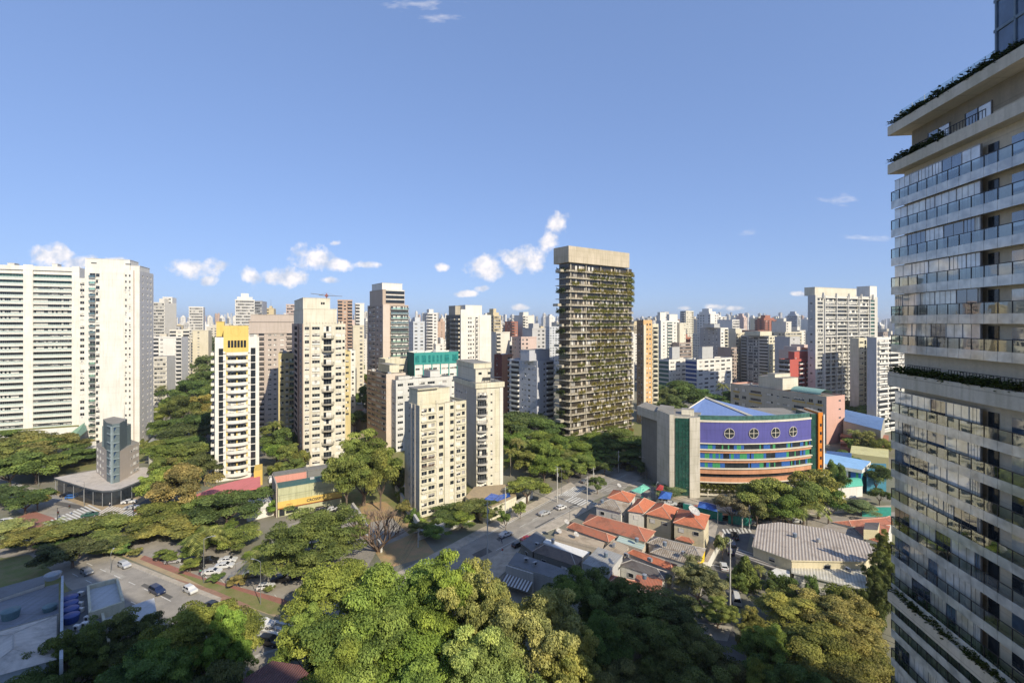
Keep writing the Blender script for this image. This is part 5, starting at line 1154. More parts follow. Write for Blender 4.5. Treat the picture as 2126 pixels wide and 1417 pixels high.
# right end: green slot, orange and white fins
ea = ARC[-1]
m = MB(); m.prism([(ea.x+.05, ea.y+.1), (ea.x+2.2, ea.y-.1), (ea.x+2.6, ea.y+10), (ea.x+.2, ea.y+10)], 0, zz(864), gg, ROOFC); m.build('glass_slot', PB)
m = MB(); m.prism([(ea.x+2.25, ea.y-.8), (ea.x+3.9, ea.y-.8), (ea.x+4.6, ea.y+9), (ea.x+2.8, ea.y+9)], 0, zz(860), plain('orange_panel', (.75,.24,.02), .5), ROOFC)
for q in range(8): m.box(ea.x+2.8, ea.x+3.5, ea.y-.84, ea.y-.805, 3+q*3.1, 4.1+q*3.1, G_DARK)
m.build('orange_fin', PB)
m = MB(); m.prism([(ea.x+3.95, ea.y-1.2), (ea.x+5.8, ea.y+1.0), (ea.x+7.2, ea.y+13), (ea.x+4.8, ea.y+13)], 0, zz(866), WHITE, ROOFC); m.build('white_end', PB)
# blue folded roof
BR_ = rows('blue_sheet_roof', (.16,.24,.46), (.12,.19,.40), (.20,.30,.50), .8, bump=.3, dirt=.2)
def V3(px, py, z): x, y = G(px, py, z); return Vector((x-ox, y-oy, z))
A_, B_, C_, D_ = V3(1463,826,33), V3(1405,863,28.5), V3(1560,866,29), V3(1437,866,28); E_ = V3(1640,868,27.5)
m = MB(); m.poly([B_, D_, A_] , BR_) ; m.poly([D_, C_, A_], BR_); m.poly([C_+Vector((.6,.2,0)), E_, A_+Vector((1.2,.4,0))], BR_); m.build('blue_roof', PB)
m = MB(); m.tube(A_+Vector((.3,0,.3)), C_+Vector((.3,0,.3)), .5, .5, WARM, 4); m.tube(A_, B_, .25,.25, WARM, 4); m.build('roof_ridge', PB)
LAND.append(('the purple curved school', Vector((ox+15, oy+10, 0)), 30))
# school wing and sheds on the right
def Gv(px, py, z): x, y = G(px, py, z); return Vector((x, y, z))
def block(name, pts, z0, z1, mat, label, cat, roof=None, par=None):
    m = MB(); m.prism([G(px, py, z1) for px, py in pts], z0, z1, mat, roof or mat); o = m.build(name, par)
    if label: tag(o, label, cat)
    return o
sw = empty('school_wing', (0,0,0)); tag(sw, 'school wing with light blue ridge roof and blue and green panels', 'school wing')
LB = rows('light_blue_roof', (.25,.45,.70), (.20,.38,.62), (.35,.52,.72), .7, bump=.3, dirt=.2); zt_ = 9.0
a, c_, d_, e_ = Gv(1712,962,zt_), Gv(1790,975,zt_), Gv(1808,957,zt_+1), Gv(1712,940,zt_+1)
m = MB(); m.poly([a, c_, d_, e_], LB); m.build('roof', sw)
m = MB(); a1, c1 = a, c_; m.poly([a1-Vector((0,0,1.3)), c1-Vector((0,0,1.3)), c1-Vector((0,0,.02)), a1-Vector((0,0,.02))], WHITE); m.poly([c1-Vector((0,0,1.3)), d_-Vector((0,0,2.3)), d_-Vector((0,0,.05)), c1-Vector((0,0,.05))], WHITE); m.build('fascia', sw)
v = c_ - a; mats_ = [G_DARK, G_DARK, G_DARK, BLU, BLU, GRN, GRN, BLU, G_DARK, BLIND, G_DARK, BLU, BLU, GRN, BLU]
m = MB()
for i, mt in enumerate(mats_):
    p, q = a + v*(i/15) + Vector((0,.6,0)), a + v*((i+1)/15) + Vector((0,.6,0)); m.poly([(p.x,p.y,0),(q.x,q.y,0),(q.x,q.y,zt_-1.3),(p.x,p.y,zt_-1.3)], mt)
m.poly([(c_.x,c_.y+.6,0),(d_.x,d_.y,0),(d_.x,d_.y,zt_-1.3),(c_.x,c_.y+.6,zt_-1.3)], plain('teal_wall', (.05,.25,.35), .5)); m.build('panel_wall', sw)
m = MB(); GC = rows('green_canopy', (.10,.42,.30), (.06,.34,.24), (.16,.46,.34), .5, bump=.3, dirt=.15)
p0, p1, p2, p3 = Gv(1728,1014,4), Gv(1792,1008,4), Gv(1786,993,5), Gv(1718,998,5)
for i in range(5):
    t0, t1 = i/5, (i+1)/5; f0 = lambda t, a_, b_: a_.lerp(b_, t) + Vector((0,0,1.0*math.sin(math.pi*t*.8)))
    m.poly([f0(t0,p0,p3), f0(t0,p1,p2), f0(t1,p1,p2), f0(t1,p0,p3)], GC)
cn = m.build('canopy', sw); m = MB(); m.prism([(p.x, p.y+.3) for p in (p0,p1,p2,p3)], 0, 3.9, WHITE); m.build('wall', sw)
sd_ = empty('sports_hall', (0,0,0)); tag(sd_, 'hall with a blue barrel roof above red brick terraces', 'hall'); z_ = 12
m = MB(); q0, q1, q2, q3 = Gv(1752,873,z_), Gv(1830,893,z_), Gv(1838,868,z_), Gv(1756,850,z_); BRR = rows('blue_barrel', (.12,.22,.42), (.09,.17,.34), (.2,.3,.46), .8, bump=.3, dirt=.3)
for i in range(6):
    f0 = lambda t, a_, b_: a_.lerp(b_, t) + Vector((0,0,2.0*math.sin(math.pi*t)))
    m.poly([f0(i/6,q0,q3), f0(i/6,q1,q2), f0((i+1)/6,q1,q2), f0((i+1)/6,q0,q3)], BRR)
m.build('roof', sd_); m = MB(); m.prism([(p.x,p.y+.4) for p in (q0,q1,q2,q3)], 0, z_-.1, wall((.42,.40,.34), .5)); m.build('wall', sd_)
m = MB()
for i in range(3): m.prism([G(1745,905+i*14,5-i*1.6), G(1845,915+i*14,5-i*1.6), G(1845,903+i*14,5-i*1.6), G(1745,893+i*14,5-i*1.6)], 0, 5-i*1.6, wall((.30,.10,.06), .4), wall((.36,.16,.10), .4))
m.build('brick_terrace', sd_)
block('shed', [(1765,940),(1845,950),(1845,932),(1768,924)], 0, 6, wall((.55,.50,.25), .3), 'long shed with a pale yellow ribbed roof beside the glass tower', 'shed', rows('yellow_roof', (.60,.56,.26), (.50,.46,.2), (.6,.56,.35), .6))
block('pavilion', [(1715,955),(1765,952),(1768,940),(1716,935)], 0, 7, BLU, 'small deep blue roofed pavilion behind the light blue roof', 'pavilion', plain('navy_roof', (.04,.12,.30), .5))
block('kiosk', [(1786,960),(1840,962),(1840,990),(1800,992)], 0, 6, plain('sea_blue', (.06,.22,.30), .5), 'blue glazed pavilion next to the right end of the school wing', 'pavilion')

# ------------------------------------------------------------------ houses and sheds of the block in the middle
TILE = rows('clay_tile', (.66,.21,.10), (.36,.09,.045), (.44,.16,.08), .55, brick=(.34,.42), bump=.9, dirt=.5)
TILE2 = rows('old_clay_tile', (.52,.16,.08), (.28,.08,.045), (.35,.16,.10), .55, brick=(.34,.42), bump=.9, dirt=.7)
FIBRE = rows('fibre_cement', (.42,.38,.32), (.24,.21,.17), (.26,.20,.14), .9, bump=.8, dirt=.8); FIBD = rows('dark_fibre_cement', (.15,.14,.13), (.11,.10,.10), (.10,.08,.07), .5, bump=.8, dirt=.7)
TANR = rows('tan_sheet', (.46,.38,.27), (.36,.30,.22), (.36,.28,.20), .9, bump=.5, dirt=.7); LONGR = rows('long_ribbed_roof', (.52,.47,.40), (.24,.20,.17), (.36,.29,.23), 1.25, bump=1.0, dirt=.55)
PALER = rows('pale_sheet', (.60,.57,.48), (.42,.40,.33), (.44,.40,.30), 1.1, bump=.6, dirt=.5); GREYS = rows('grey_sheet', (.34,.34,.32), (.30,.30,.29), (.28,.27,.25), 1.0, bump=.3, dirt=.5); SLATE = rows('metal_grey', (.20,.21,.22), (.13,.14,.15), (.17,.17,.17), .55, bump=.6, dirt=.4)
def house(label, pts, z, rm, wm=WARM, rise=2.0, kind='hip', name='house', cat='house', over=.5, wins=2, extra=None, base=0.0, ridge_cap=True, rot=0.0):
    """pts: eave corners as surveyed in the view at height z, near-left first, going round counter-clockwise"""
    P = [Vector((*G(px, py, z), z)) for px, py in pts]
    ar = sum(P[i].x*P[(i+1)%len(P)].y - P[(i+1)%len(P)].x*P[i].y for i in range(len(P)))
    if ar < 0: P = P[::-1]
    c = sum(P, Vector())/len(P); base_ = Vector((c.x, c.y, 0)); P = [Matrix.Rotation(-rot, 3, 'Z') @ (p - base_) for p in P]; root = empty(name, base_, rot); tag(root, label, cat)
    LAND.append((label, base_, z))
    m = MB(); n = len(P)
    if kind in ('hip', 'gable') and n == 4:
        e = [(P[1]-P[0]).length, (P[2]-P[1]).length]
        if e[0] < e[1]: P = P[1:] + P[:1]
        ia, ib = (P[0]+P[3])/2, (P[1]+P[2])/2; L = (ib-ia).length; wd = (P[3]-P[0]).length; ins = min(.42*L, wd*.5) if kind == 'hip' else 0
        d = (ib-ia)/L; ra, rb = ia + d*ins + Vector((0,0,rise)), ib - d*ins + Vector((0,0,rise))
        m.poly([P[0], P[1], rb, ra], rm); m.poly([P[2], P[3], ra, rb], rm); m.poly([P[3], P[0], ra], rm if kind == 'hip' else wm); m.poly([P[1], P[2], rb], rm if kind == 'hip' else wm)
        capm = plain('ridge_tile', (.58,.36,.26), .8) if rm in (TILE, TILE2) else plain('ridge_sheet', (.45,.42,.38), .8)
        if ridge_cap:
            m.tube(ra, rb, .13, .13, capm, 5)
            if kind == 'hip':
                for a_, b__ in ((P[0],ra),(P[3],ra),(P[1],rb),(P[2],rb)): m.tube(a_, b__, .11, .11, capm, 5)
        m.poly([p - Vector((0,0,.02)) for p in P[::-1]], wm)
    elif kind == 'shed':
        Q = [p.copy() for p in P]; 
        hi = sorted(range(n), key=lambda i: Q[i].y)[n//2:]
        for i in hi: Q[i].z += rise
        m.poly(Q, rm)
        for i in range(n): j = (i+1) % n; m.poly([P[i]-Vector((0,0,.3)), P[j]-Vector((0,0,.3)), Q[j]-Vector((0,0,.02)), Q[i]-Vector((0,0,.02))], wm)
    else:
        m.prism([(p.x,p.y) for p in P], z-.35, z, wm, rm)
    m.build('roof', root)
    c = Matrix.Rotation(-rot, 3, 'Z') @ c
    cc = sum((Vector((p.x,p.y,0)) for p in P), Vector())/n; W_ = [(Vector((p.x,p.y,0))-cc)*(1-over/max(1,(Vector((p.x,p.y,0))-cc).length)) + cc for p in P]
    m = MB(); m.prism([(p.x,p.y) for p in W_], base, z-.36 if kind not in ('hip','gable') else z-.03, wm); m.build('wall', root)
    rnd = random.Random(len(label)); camd = Vector((-c.x, -c.y, 0)).normalized()
    for i in range(n):
        a_, b__ = W_[i], W_[(i+1)%n]; d = b__-a_; L = d.length; d = d/L; nn = Vector((d.y, -d.x, 0))
        if nn.dot(camd) < .2 or z < 3.2: continue
        k = max(1, min(wins, int(L/3)))
        for j in range(k):
            u = L*(j+.5)/k; raw = winraw(1.4, 1.1, 'w', rnd.randint(0,5)); p = a_ + d*u + nn*.05
            inst('window', winmesh(raw), root, (p.x, p.y, z-2.3), math.atan2(d.y, d.x))
    return root
HW = wall((.70,.68,.62), .6); HC = wall((.68,.60,.42), .5)
house('corner house with an orange hipped roof and white skylight, nearest the crossing', [(1259,1033),(1309,1043),(1321,1026),(1273,1016)], 7, TILE, HW, 1.6)
house('white corner house with a weathered grey hipped roof facing the avenue', [(1235,1050),(1291,1064),(1309,1046),(1252,1030)], 6.5, FIBRE, HW, 1.6)
h1 = house('orange hipped townhouse with white walls, left of the townhouse row', [(1303,1060),(1337,1065),(1362,1043),(1323,1035)], 7.5, TILE, HW, 1.7)
house('middle orange townhouse with a small rooftop gable and cream walls', [(1340,1066),(1394,1078),(1410,1055),(1364,1043)], 7.5, TILE, HC, 1.8)
h3 = house('end orange townhouse carrying the big satellite dish', [(1397,1084),(1463,1099),(1474,1069),(1409,1056)], 8, TILE, HC, 1.8)
def dish(par, loc, R_=1.2, rz=0.0):
    m = MB(); n = 16; rg = []
    for k in range(4):
        r_ = R_*k/3; rg.append([(r_*math.cos(2*math.pi*i/n), r_*math.sin(2*math.pi*i/n), .28*(k/3)**2*R_) for i in range(n)])
    dm = plain('dish_mesh', (.50,.48,.44), .7)
    for k in range(3):
        for i in range(n): j = (i+1) % n; m.poly([rg[k][i], rg[k][j], rg[k+1][j], rg[k+1][i]] if k else [rg[0][0], rg[1][i], rg[1][j]], dm)
    for i in range(3): a_ = 2.1*i; m.tube((R_*.9*math.cos(a_), R_*.9*math.sin(a_), .25), (0,0,1.0*R_), .03,.03, STEEL, 4)
    m.tube((0,0,-1.2),(0,0,0), .06,.06, STEEL, 6)
    return m.build('satellite_dish', par, loc=loc)
o = dish(None, (*G(1440, 1068, 10), 10.9), 1.7); o.rotation_euler = (.5, .3, .2); tag(o, 'large mesh satellite dish on the end orange townhouse roof', 'satellite dish')
house('small brick-red lean-to roof in the yard under the end townhouse', [(1402,1118),(1440,1128),(1444,1115),(1410,1106)], 4, TILE2, HC, 1.0, kind='hip', wins=0)
house('long low house with a wide orange tiled roof in mid block', [(1209,1086),(1341,1125),(1362,1102),(1224,1066)], 5, TILE2, BEIGE, 1.8)
house('narrow tiled house with a white patch, next to the tan sheet roofs', [(1176,1094),(1264,1125),(1280,1114),(1184,1083)], 4.6, TILE2, BEIGE, 1.2)
house('long shed of tan and white translucent sheets below the tiled house', [(1151,1115),(1250,1140),(1255,1125),(1156,1100)], 4.4, TANR, BEIGE, .8, kind='shed', name='shed', cat='shed', over=.2)
house('white parapet annex strip beside the dark hipped roof', [(1122,1123),(1209,1156),(1224,1145),(1134,1117)], 4.2, wall((.74,.73,.70), .3), WHITE, 0, kind='flat', name='annex', cat='annex', over=.1)
house('dark slate roofed shop at the shaded avenue kerb', [(1080,1126),(1106,1145),(1134,1119),(1114,1106)], 4.0, SLATE, DCONC, .6, kind='shed', name='shop', cat='shop', over=.2)
house('brown hipped roof house half in the tower shadow', [(1105,1144),(1196,1175),(1211,1157),(1122,1127)], 4.5, rows('brown_roof', (.26,.20,.15), (.16,.12,.10), (.14,.12,.11), .5, bump=.8, dirt=.7), DCONC, 1.5)
house('long grey corrugated roof shop with rooftop units, deepest in shadow', [(1055,1176),(1188,1211),(1197,1189),(1072,1152)], 4.2, SLATE, GREYW, .8, kind='shed', name='shop', cat='shop', over=.2)
house('flat grey metal roof building at the sunlit shadow edge', [(1209,1168),(1264,1186),(1293,1154),(1242,1137)], 6, GREYS, GREYW, .3, kind='shed', name='building', cat='building', over=.1)
house('tan stained roof annex behind the flat grey metal roof', [(1252,1139),(1297,1154),(1305,1138),(1273,1123)], 4.4, TANR, BEIGE, .5, kind='shed', name='annex', cat='annex', over=.1)
house('pale green glass roof strip beside the wide orange roof', [(1279,1125),(1334,1140),(1340,1129),(1286,1114)], 4.2, rows('green_sheets', (.40,.50,.44), (.30,.38,.34), (.5,.55,.5), 1.2, bump=.3), BEIGE, .4, kind='shed', name='annex', cat='annex', over=.1)
house('long orange tiled roof, front row above the dark trees', [(1302,1147),(1396,1185),(1406,1172),(1310,1140)], 4.6, TILE, BEIGE, .9)
house('weathered dark corrugated roof with skylights above the dark trees', [(1285,1171),(1379,1202),(1390,1188),(1300,1154)], 4.6, FIBD, HW, .9)
house('large tan hipped roof beside the narrow street, upper of the pair', [(1343,1126),(1456,1160),(1466,1138),(1356,1113)], 4.6, FIBRE, BEIGE, 1.2)
house('lower tan ridged roof with a white scalloped gutter by the narrow street', [(1350,1146),(1440,1174),(1448,1156),(1360,1133)], 4.0, FIBRE, HW, .9)
house('small brown tiled roofs tucked among the dark trees', [(1262,1210),(1310,1222),(1318,1204),(1255,1188)], 4.0, TILE2, HW, .8)
house('pink painted lean-to with white frames at the tree edge', [(1312,1216),(1372,1230),(1376,1208),(1322,1196)], 3.6, TILE2, wall((.55,.42,.40), .4), .5, kind='shed')
# shop front with sign band and striped awning
sf = empty('shop', (*G(1078,1200,0), 0), 0); tag(sf, 'shop front with a painted sign band above a striped awning', 'shop'); bx, by = G(1078,1200,0)
a_, c_ = Gv(1050,1190,3), Gv(1106,1208,3); m = MB(); a_, c_ = a_-Vector((bx,by,0)), c_-Vector((bx,by,0)); d = (c_-a_); L = d.length; d.normalize(); s_ = Vector((-d.y,d.x,0))
m.prism([(a_.x,a_.y),(c_.x,c_.y),(c_.x+s_.x*.3,c_.y+s_.y*.3),(a_.x+s_.x*.3,a_.y+s_.y*.3)], 0, 5.0, wall((.52,.50,.47), .4)); m.build('wall', sf)
text('Tapeçaria', .95, (a_.x+d.x*1.2-s_.x*.06, a_.y+d.y*1.2-s_.y*.06, 3.95), (math.radians(90), 0, math.atan2(d.y,d.x)), BLACK, sf, align='LEFT') if False else None
text('Espaço   Belle', .8, (a_.x+d.x*.8-s_.x*.05, a_.y+d.y*.8-s_.y*.05, 3.9), (math.radians(90), 0, math.atan2(d.y,d.x)), BLACK, sf, align='LEFT') if False else None
m = MB(); n_ = 18; AW1, AW2 = plain('awning_white', (.68,.67,.64), .8), plain('awning_brown', (.16,.13,.12), .8)
for i in range(n_):
    p, q = a_ + d*(L*i/n_), a_ + d*(L*(i+1)/n_); o_ = -s_*2.6 - Vector((0,0,1.1)); t_ = Vector((0,0,3.0)) ; p, q = Vector((p.x,p.y,3.1)), Vector((q.x,q.y,3.1)); m.poly([p+o_, q+o_, q-s_*.02, p-s_*.02], AW1 if i % 2 else AW2)
m.build('awning', sf)
for i, t_ in enumerate((.12, .24, .36, .62, .72, .80)):
    m = MB(); m.box(-.35, .35, -.03, 0, -.25, .25, BLACK); pass
# satellite dishes, roof tanks
for (px, py, z, lb) in ((1176,1086,6,'round white dish on the narrow tiled house'), (1160,1105,5.6,'round white dish at the left end of the tan sheets'), (1196,1112,5.6,'white dish in the middle of the tan sheet roof'), (1285,1010,8.6,'small dish on the corner orange roof'), (1268,1168,7.2,'grey dish by the flat grey metal roof')):
    o = dish(None, (*G(px, py, z), z+.4), .8); o.rotation_euler = (.6, .2, .5); tag(o, lb, 'satellite dish')
# yellow tarp and garden walls
block('garden_wall', [(1459,1166),(1470,1166),(1502,1105),(1494,1102)], 0, 2.6, HW, 'white garden wall with a tan coping along the narrow street', 'wall', TANR)
m = MB(); m.poly([Gv(1446,1172,3.4), Gv(1462,1166,3.0), Gv(1464,1142,3.8), Gv(1456,1150,3.6)], plain('yellow_tarp', (.75,.50,.02), .6)); m.poly([Gv(1446,1172,3.39), Gv(1456,1150,3.59), Gv(1464,1142,3.79), Gv(1462,1166,2.99)], plain('yellow_tarp', (.75,.50,.02), .6))
tag(m.build('tarpaulin'), 'bright yellow tarpaulin stretched by the narrow street wall', 'tarpaulin')

# long ribbed roof hall
hall = house('hall under one long faceted ribbed roof with a cream fascia', [(1561,1133),(1643,1162),(1794,1165),(1832,1136),(1725,1098),(1620,1083),(1573,1088)], 6.4, LONGR, HC, .9, kind='flat', name='hall', cat='hall', over=.4, wins=0, rot=math.radians(-30))
lo = house('pale ribbed lower roof with a row of dark windows under its edge', [(1643,1186),(1807,1226),(1791,1173),(1643,1171)], 4.4, PALER, WHITE, .5, kind='flat', name='hall_annex', cat='hall annex', over=.6, wins=0, rot=math.radians(-30))
a_, c_ = Gv(1645,1188,4.0), Gv(1804,1228,4.0); d = c_-a_; L = d.length; d.normalize(); s_ = Vector((d.y,-d.x,0)); lb_ = lo.location
for i in range(14):
    raw = winraw(L/14-.15, 1.5, 'k', 0); p = Matrix.Rotation(math.radians(30), 3, 'Z') @ (a_ + d*(L*(i+.5)/14) - lb_); inst('window', winmesh(raw), lo, (p.x, p.y, 2.35), math.atan2(d.y,d.x)+math.radians(30))
m = MB(); p, q = a_+s_*.3, c_+s_*.3; 
for z0_, z1_ in ((0, 2.3),): m.prism([(p.x,p.y),(q.x,q.y),(q.x-s_.x*.25,q.y-s_.y*.25),(p.x-s_.x*.25,p.y-s_.y*.25)], z0_, z1_, WHITE)
tag(m.build('boundary_wall'), 'long white wall under the dark window row of the hall', 'wall')
house('striped lean-to roof between the street trees and the ribbed hall', [(1526,1153),(1613,1182),(1622,1170),(1531,1138)], 3.4, rows('striped_sheets', (.36,.34,.31), (.07,.065,.06), (.2,.18,.16), 1.3, bump=.6), DCONC, .4, kind='shed', name='shed', cat='shed', over=.2)
block('yard_wall', [(1590,1190),(1640,1206),(1640,1184),(1612,1178)], 0, 3.6, HW, 'white yard walls between the round shrub and the pale lower roof', 'wall')
house('long red tiled house partly behind the glass tower, rear wing', [(1728,1083),(1768,1092),(1856,1088),(1848,1070)], 5, TILE2, HW, .9)
house('red tiled house wing sloping towards the glass tower', [(1796,1116),(1838,1130),(1850,1085),(1766,1088)], 4.6, TILE2, HW, 1.0)
block('rooftop_shed', [(1793,1098),(1822,1100),(1826,1084),(1796,1084)], 4.5, 7.2, wall((.62,.54,.34), .5), 'small cream box shed on top of the red tiled wing', 'shed', FIBD)
house('tan fibre roof annex behind the ribbed hall', [(1700,1100),(1790,1128),(1800,1108),(1728,1086)], 4.0, FIBRE, HW, .5, kind='shed', name='annex', cat='annex', over=.1)

# ------------------------------------------------------------------ gym with the sign
gy_ = yb(1073)*K
GB = Bld('gym_building', 'long low gym with a yellow CROSSFIT sign band', 577, yb(1073), 709, 32, depth=14, zt=PZ(1014, yb(1073)*K), wallm=wall((.52,.52,.33), .9), cat='gym'); b = GB
for q in range(4): b.strip('F', b.w*(.02+q*.245), b.w*(.02+q*.245)+.15, 3.6, b.zt-2.2, .1, wall((.36,.37,.25), .6))
b.strip('F', 0, b.w, b.zt-2.4, b.zt-2.2, .12, wall((.44,.45,.30), .6)); b.rows('F', 0, 3, 1, [(.02,.10,.1,2.4,'k'), (.12,.30,.6,2.3,'k')])
SG = wall((.72,.50,.14), .4); m = MB(); b.strip('F', -.1, b.w+.1, 2.9, 4.9, .35, SG, m); m.build('sign_band', b.root)
m = MB(); b.strip('F', -.1, b.w+.1, 2.55, 2.9, .3, wall((.30,.10,.04), .3), m); m.build('sign_trim', b.root)
text('CROSSFIT', 1.25, (b.w*.57, -.38, 3.45), (math.radians(90),0,0), BLACK, b.root, bold=.035, spacing=1.0)
text('SPARTA', .6, (b.w*.16, -.38, 3.55), (math.radians(90),0,0), plain('dark_red', (.25,.04,.02), .5), b.root) if False else text('SPARTA', .55, (b.w*.17, -.38, 3.5), (math.radians(90),0,0), plain('dark_red', (.25,.04,.02), .5), b.root)
m = MB(); m.box(.2, b.w-.2, .3, 8, b.zt-.5, b.zt-.4, plain('teal_roof', (.05,.14,.13), .6)); m.build('roof', b.root)
m = MB(); m.box(-.2, b.w*.5, 9, 9.3, 0, b.zt+1.6, wall((.64,.30,.24), .4)); m.box(b.w*.5, b.w+.5, 9, 9.3, 0, b.zt+1.6, wall((.20,.20,.19), .4)); m.box(-.3, b.w+.6, 8.9, 13.5, b.zt+1.601, b.zt+1.9, DCONC); m.box(-.6,-.2, -.3, 13, 0, b.zt+1.6, wall((.42,.36,.30), .5)); m.build('rear_storey', b.root)
b.finish(roof=True)
block('boundary_wall', [(512,1062),(570,1049),(571,1052),(513,1066)], 0, 2.6, WHITE, 'white street wall left of the gym', 'wall')
block('low_building', [(518,1050),(566,1038),(560,1026),(515,1036)], 0, 3.2, wall((.68,.68,.66), .3), 'low white flat building left of the gym behind the trees', 'building')
block('guardhouse', [(527,978),(545,974),(545,962),(529,965)], 0, 6, wall((.66,.46,.12), .3), 'mustard yellow annex right of the yellow-topped tower foot', 'annex')

# ------------------------------------------------------------------ rooftops in the lower left, in the shade
RW = wall((.62,.59,.54), .6); ROOFG = rows('grey_tile_roof', (.60,.54,.47), (.50,.45,.39), (.44,.40,.35), 1.2, brick=(1.1,1.1), bump=.3, dirt=.5)
zr = 9.0
house('grey hipped roof with pale ridges in the bottom corner', [(-70,1420),(117,1368),(118,1276),(-70,1330)], zr, ROOFG, wall((.42,.50,.58), .4), 1.2)
house('ribbed dark strip roof along the left edge of the shaded rooftops', [(-60,1262),(93,1214),(93,1196),(-60,1236)], zr-1, SLATE, RW, .3, kind='shed', over=.1)
block('roof_terrace', [(-60,1325),(122,1272),(122,1210),(-60,1255)], 0, zr-1.5, RW, 'shaded roof terrace with water tanks left of the long parapet', 'building', wall((.26,.27,.30), .8))
block('parapet_wall', [(123,1368),(131,1366),(132,1194),(127,1194)], 0, zr+1.0, wall((.50,.54,.58), .7), 'long pale parapet wall dividing the shaded rooftops', 'wall')
block('tank_terrace', [(132,1345),(205,1325),(215,1262),(186,1215),(132,1230)], 0, zr-1.6, RW, 'service rooftop carrying four blue water tanks', 'building', wall((.20,.21,.22), .9))
ft = block('rooftop_enclosure', [(187,1270),(256,1247),(243,1199),(183,1214)], 0, zr-.9, RW, 'square rooftop enclosure with cream coping around a pale floor', 'building', wall((.52,.53,.54), .5))
for (p, q) in (((187,1270),(256,1247)),((256,1247),(243,1199)),((243,1199),(183,1214)),((183,1214),(187,1270))):
    m = MB(); a_, c_ = Gv(*p, zr), Gv(*q, zr); d = (c_-a_).normalized(); s_ = Vector((-d.y,d.x,0))*.2; m.prism([(v.x,v.y) for v in (a_-s_, c_-s_, c_+s_, a_+s_)], zr-2.2, zr, wall((.62,.58,.44), .6)); o = m.build('coping', ft)
block('roof', [(217,1338),(330,1300),(320,1240),(214,1277)], 0, zr-2, RW, 'pale blue flat roof between the enclosure and the bottom trees', 'building', wall((.54,.54,.54), .4))
block('coping_wall', [(223,1330),(229,1328),(215,1268),(209,1270)], 0, zr-.8, wall((.62,.58,.44), .6), 'cream coped wall beside the pale blue flat roof', 'wall')
WT = plain('blue_tank', (.03,.07,.26), .5); WT2 = plain('teal_tank', (.12,.20,.22), .6)
def wtank(px, py, z, R_, hh, mat, label, group=None):
    x, y = G(px, py, z); t = empty('water_tank', (x, y, z)); m = MB(); m.tube((0,0,0),(0,0,hh), R_*.85, R_, mat, 18); m.build('body', t); m = MB(); m.tube((0,0,hh),(0,0,hh+.18), R_*1.05, R_*1.0, mat, 18); m.tube((0,0,hh+.18),(0,0,hh+.3), R_*.95, R_*.3, mat, 18); m.build('lid', t); tag(t, label, 'water tank', group); return t
for i, (px, py) in enumerate(((146,1252),(146,1264),(147,1276),(148,1290))): wtank(px, py, zr-1.6, 1.25, 1.2, WT, ('farthest','second','third','nearest')[i] + ' of the four dark blue round water tanks', 'blue water tanks on the service roof')
wtank(22, 1282, zr-1.5, 1.4, 1.4, WT2, 'large teal water tank on the shaded terrace'); wtank(103, 1266, zr-1.5, 1.1, .8, WT2, 'open topped teal tank near the long parapet'); wtank(110, 1200, zr+.2, 1.4, .9, plain('grey_tank', (.26,.30,.33), .5), 'grey round tank at the top of the long parapet')
for i, (px, py) in enumerate(((168,1236),(166,1258),(167,1270),(176,1300),(160,1306),(182,1287),(150,1322))):
    x, y = G(px, py, zr-1.6); m = MB(); m.box(-.5,.5,-.35,.35,.1,.85, WFR); m.tube((0,-.36,.47),(0,-.38,.47), .28,.28, BLACK, 10)
    o = m.build('condenser_unit', loc=(x, y, zr-1.6)); tag(o, ['white condenser unit by the farthest blue tank','white condenser unit between second and third tanks','white condenser beside the third blue tank','white condenser unit right of the nearest blue tank','white condenser unit in front of the tanks','white condenser by the cream coped wall','white condenser unit at the near roof edge'][i], 'condenser unit')
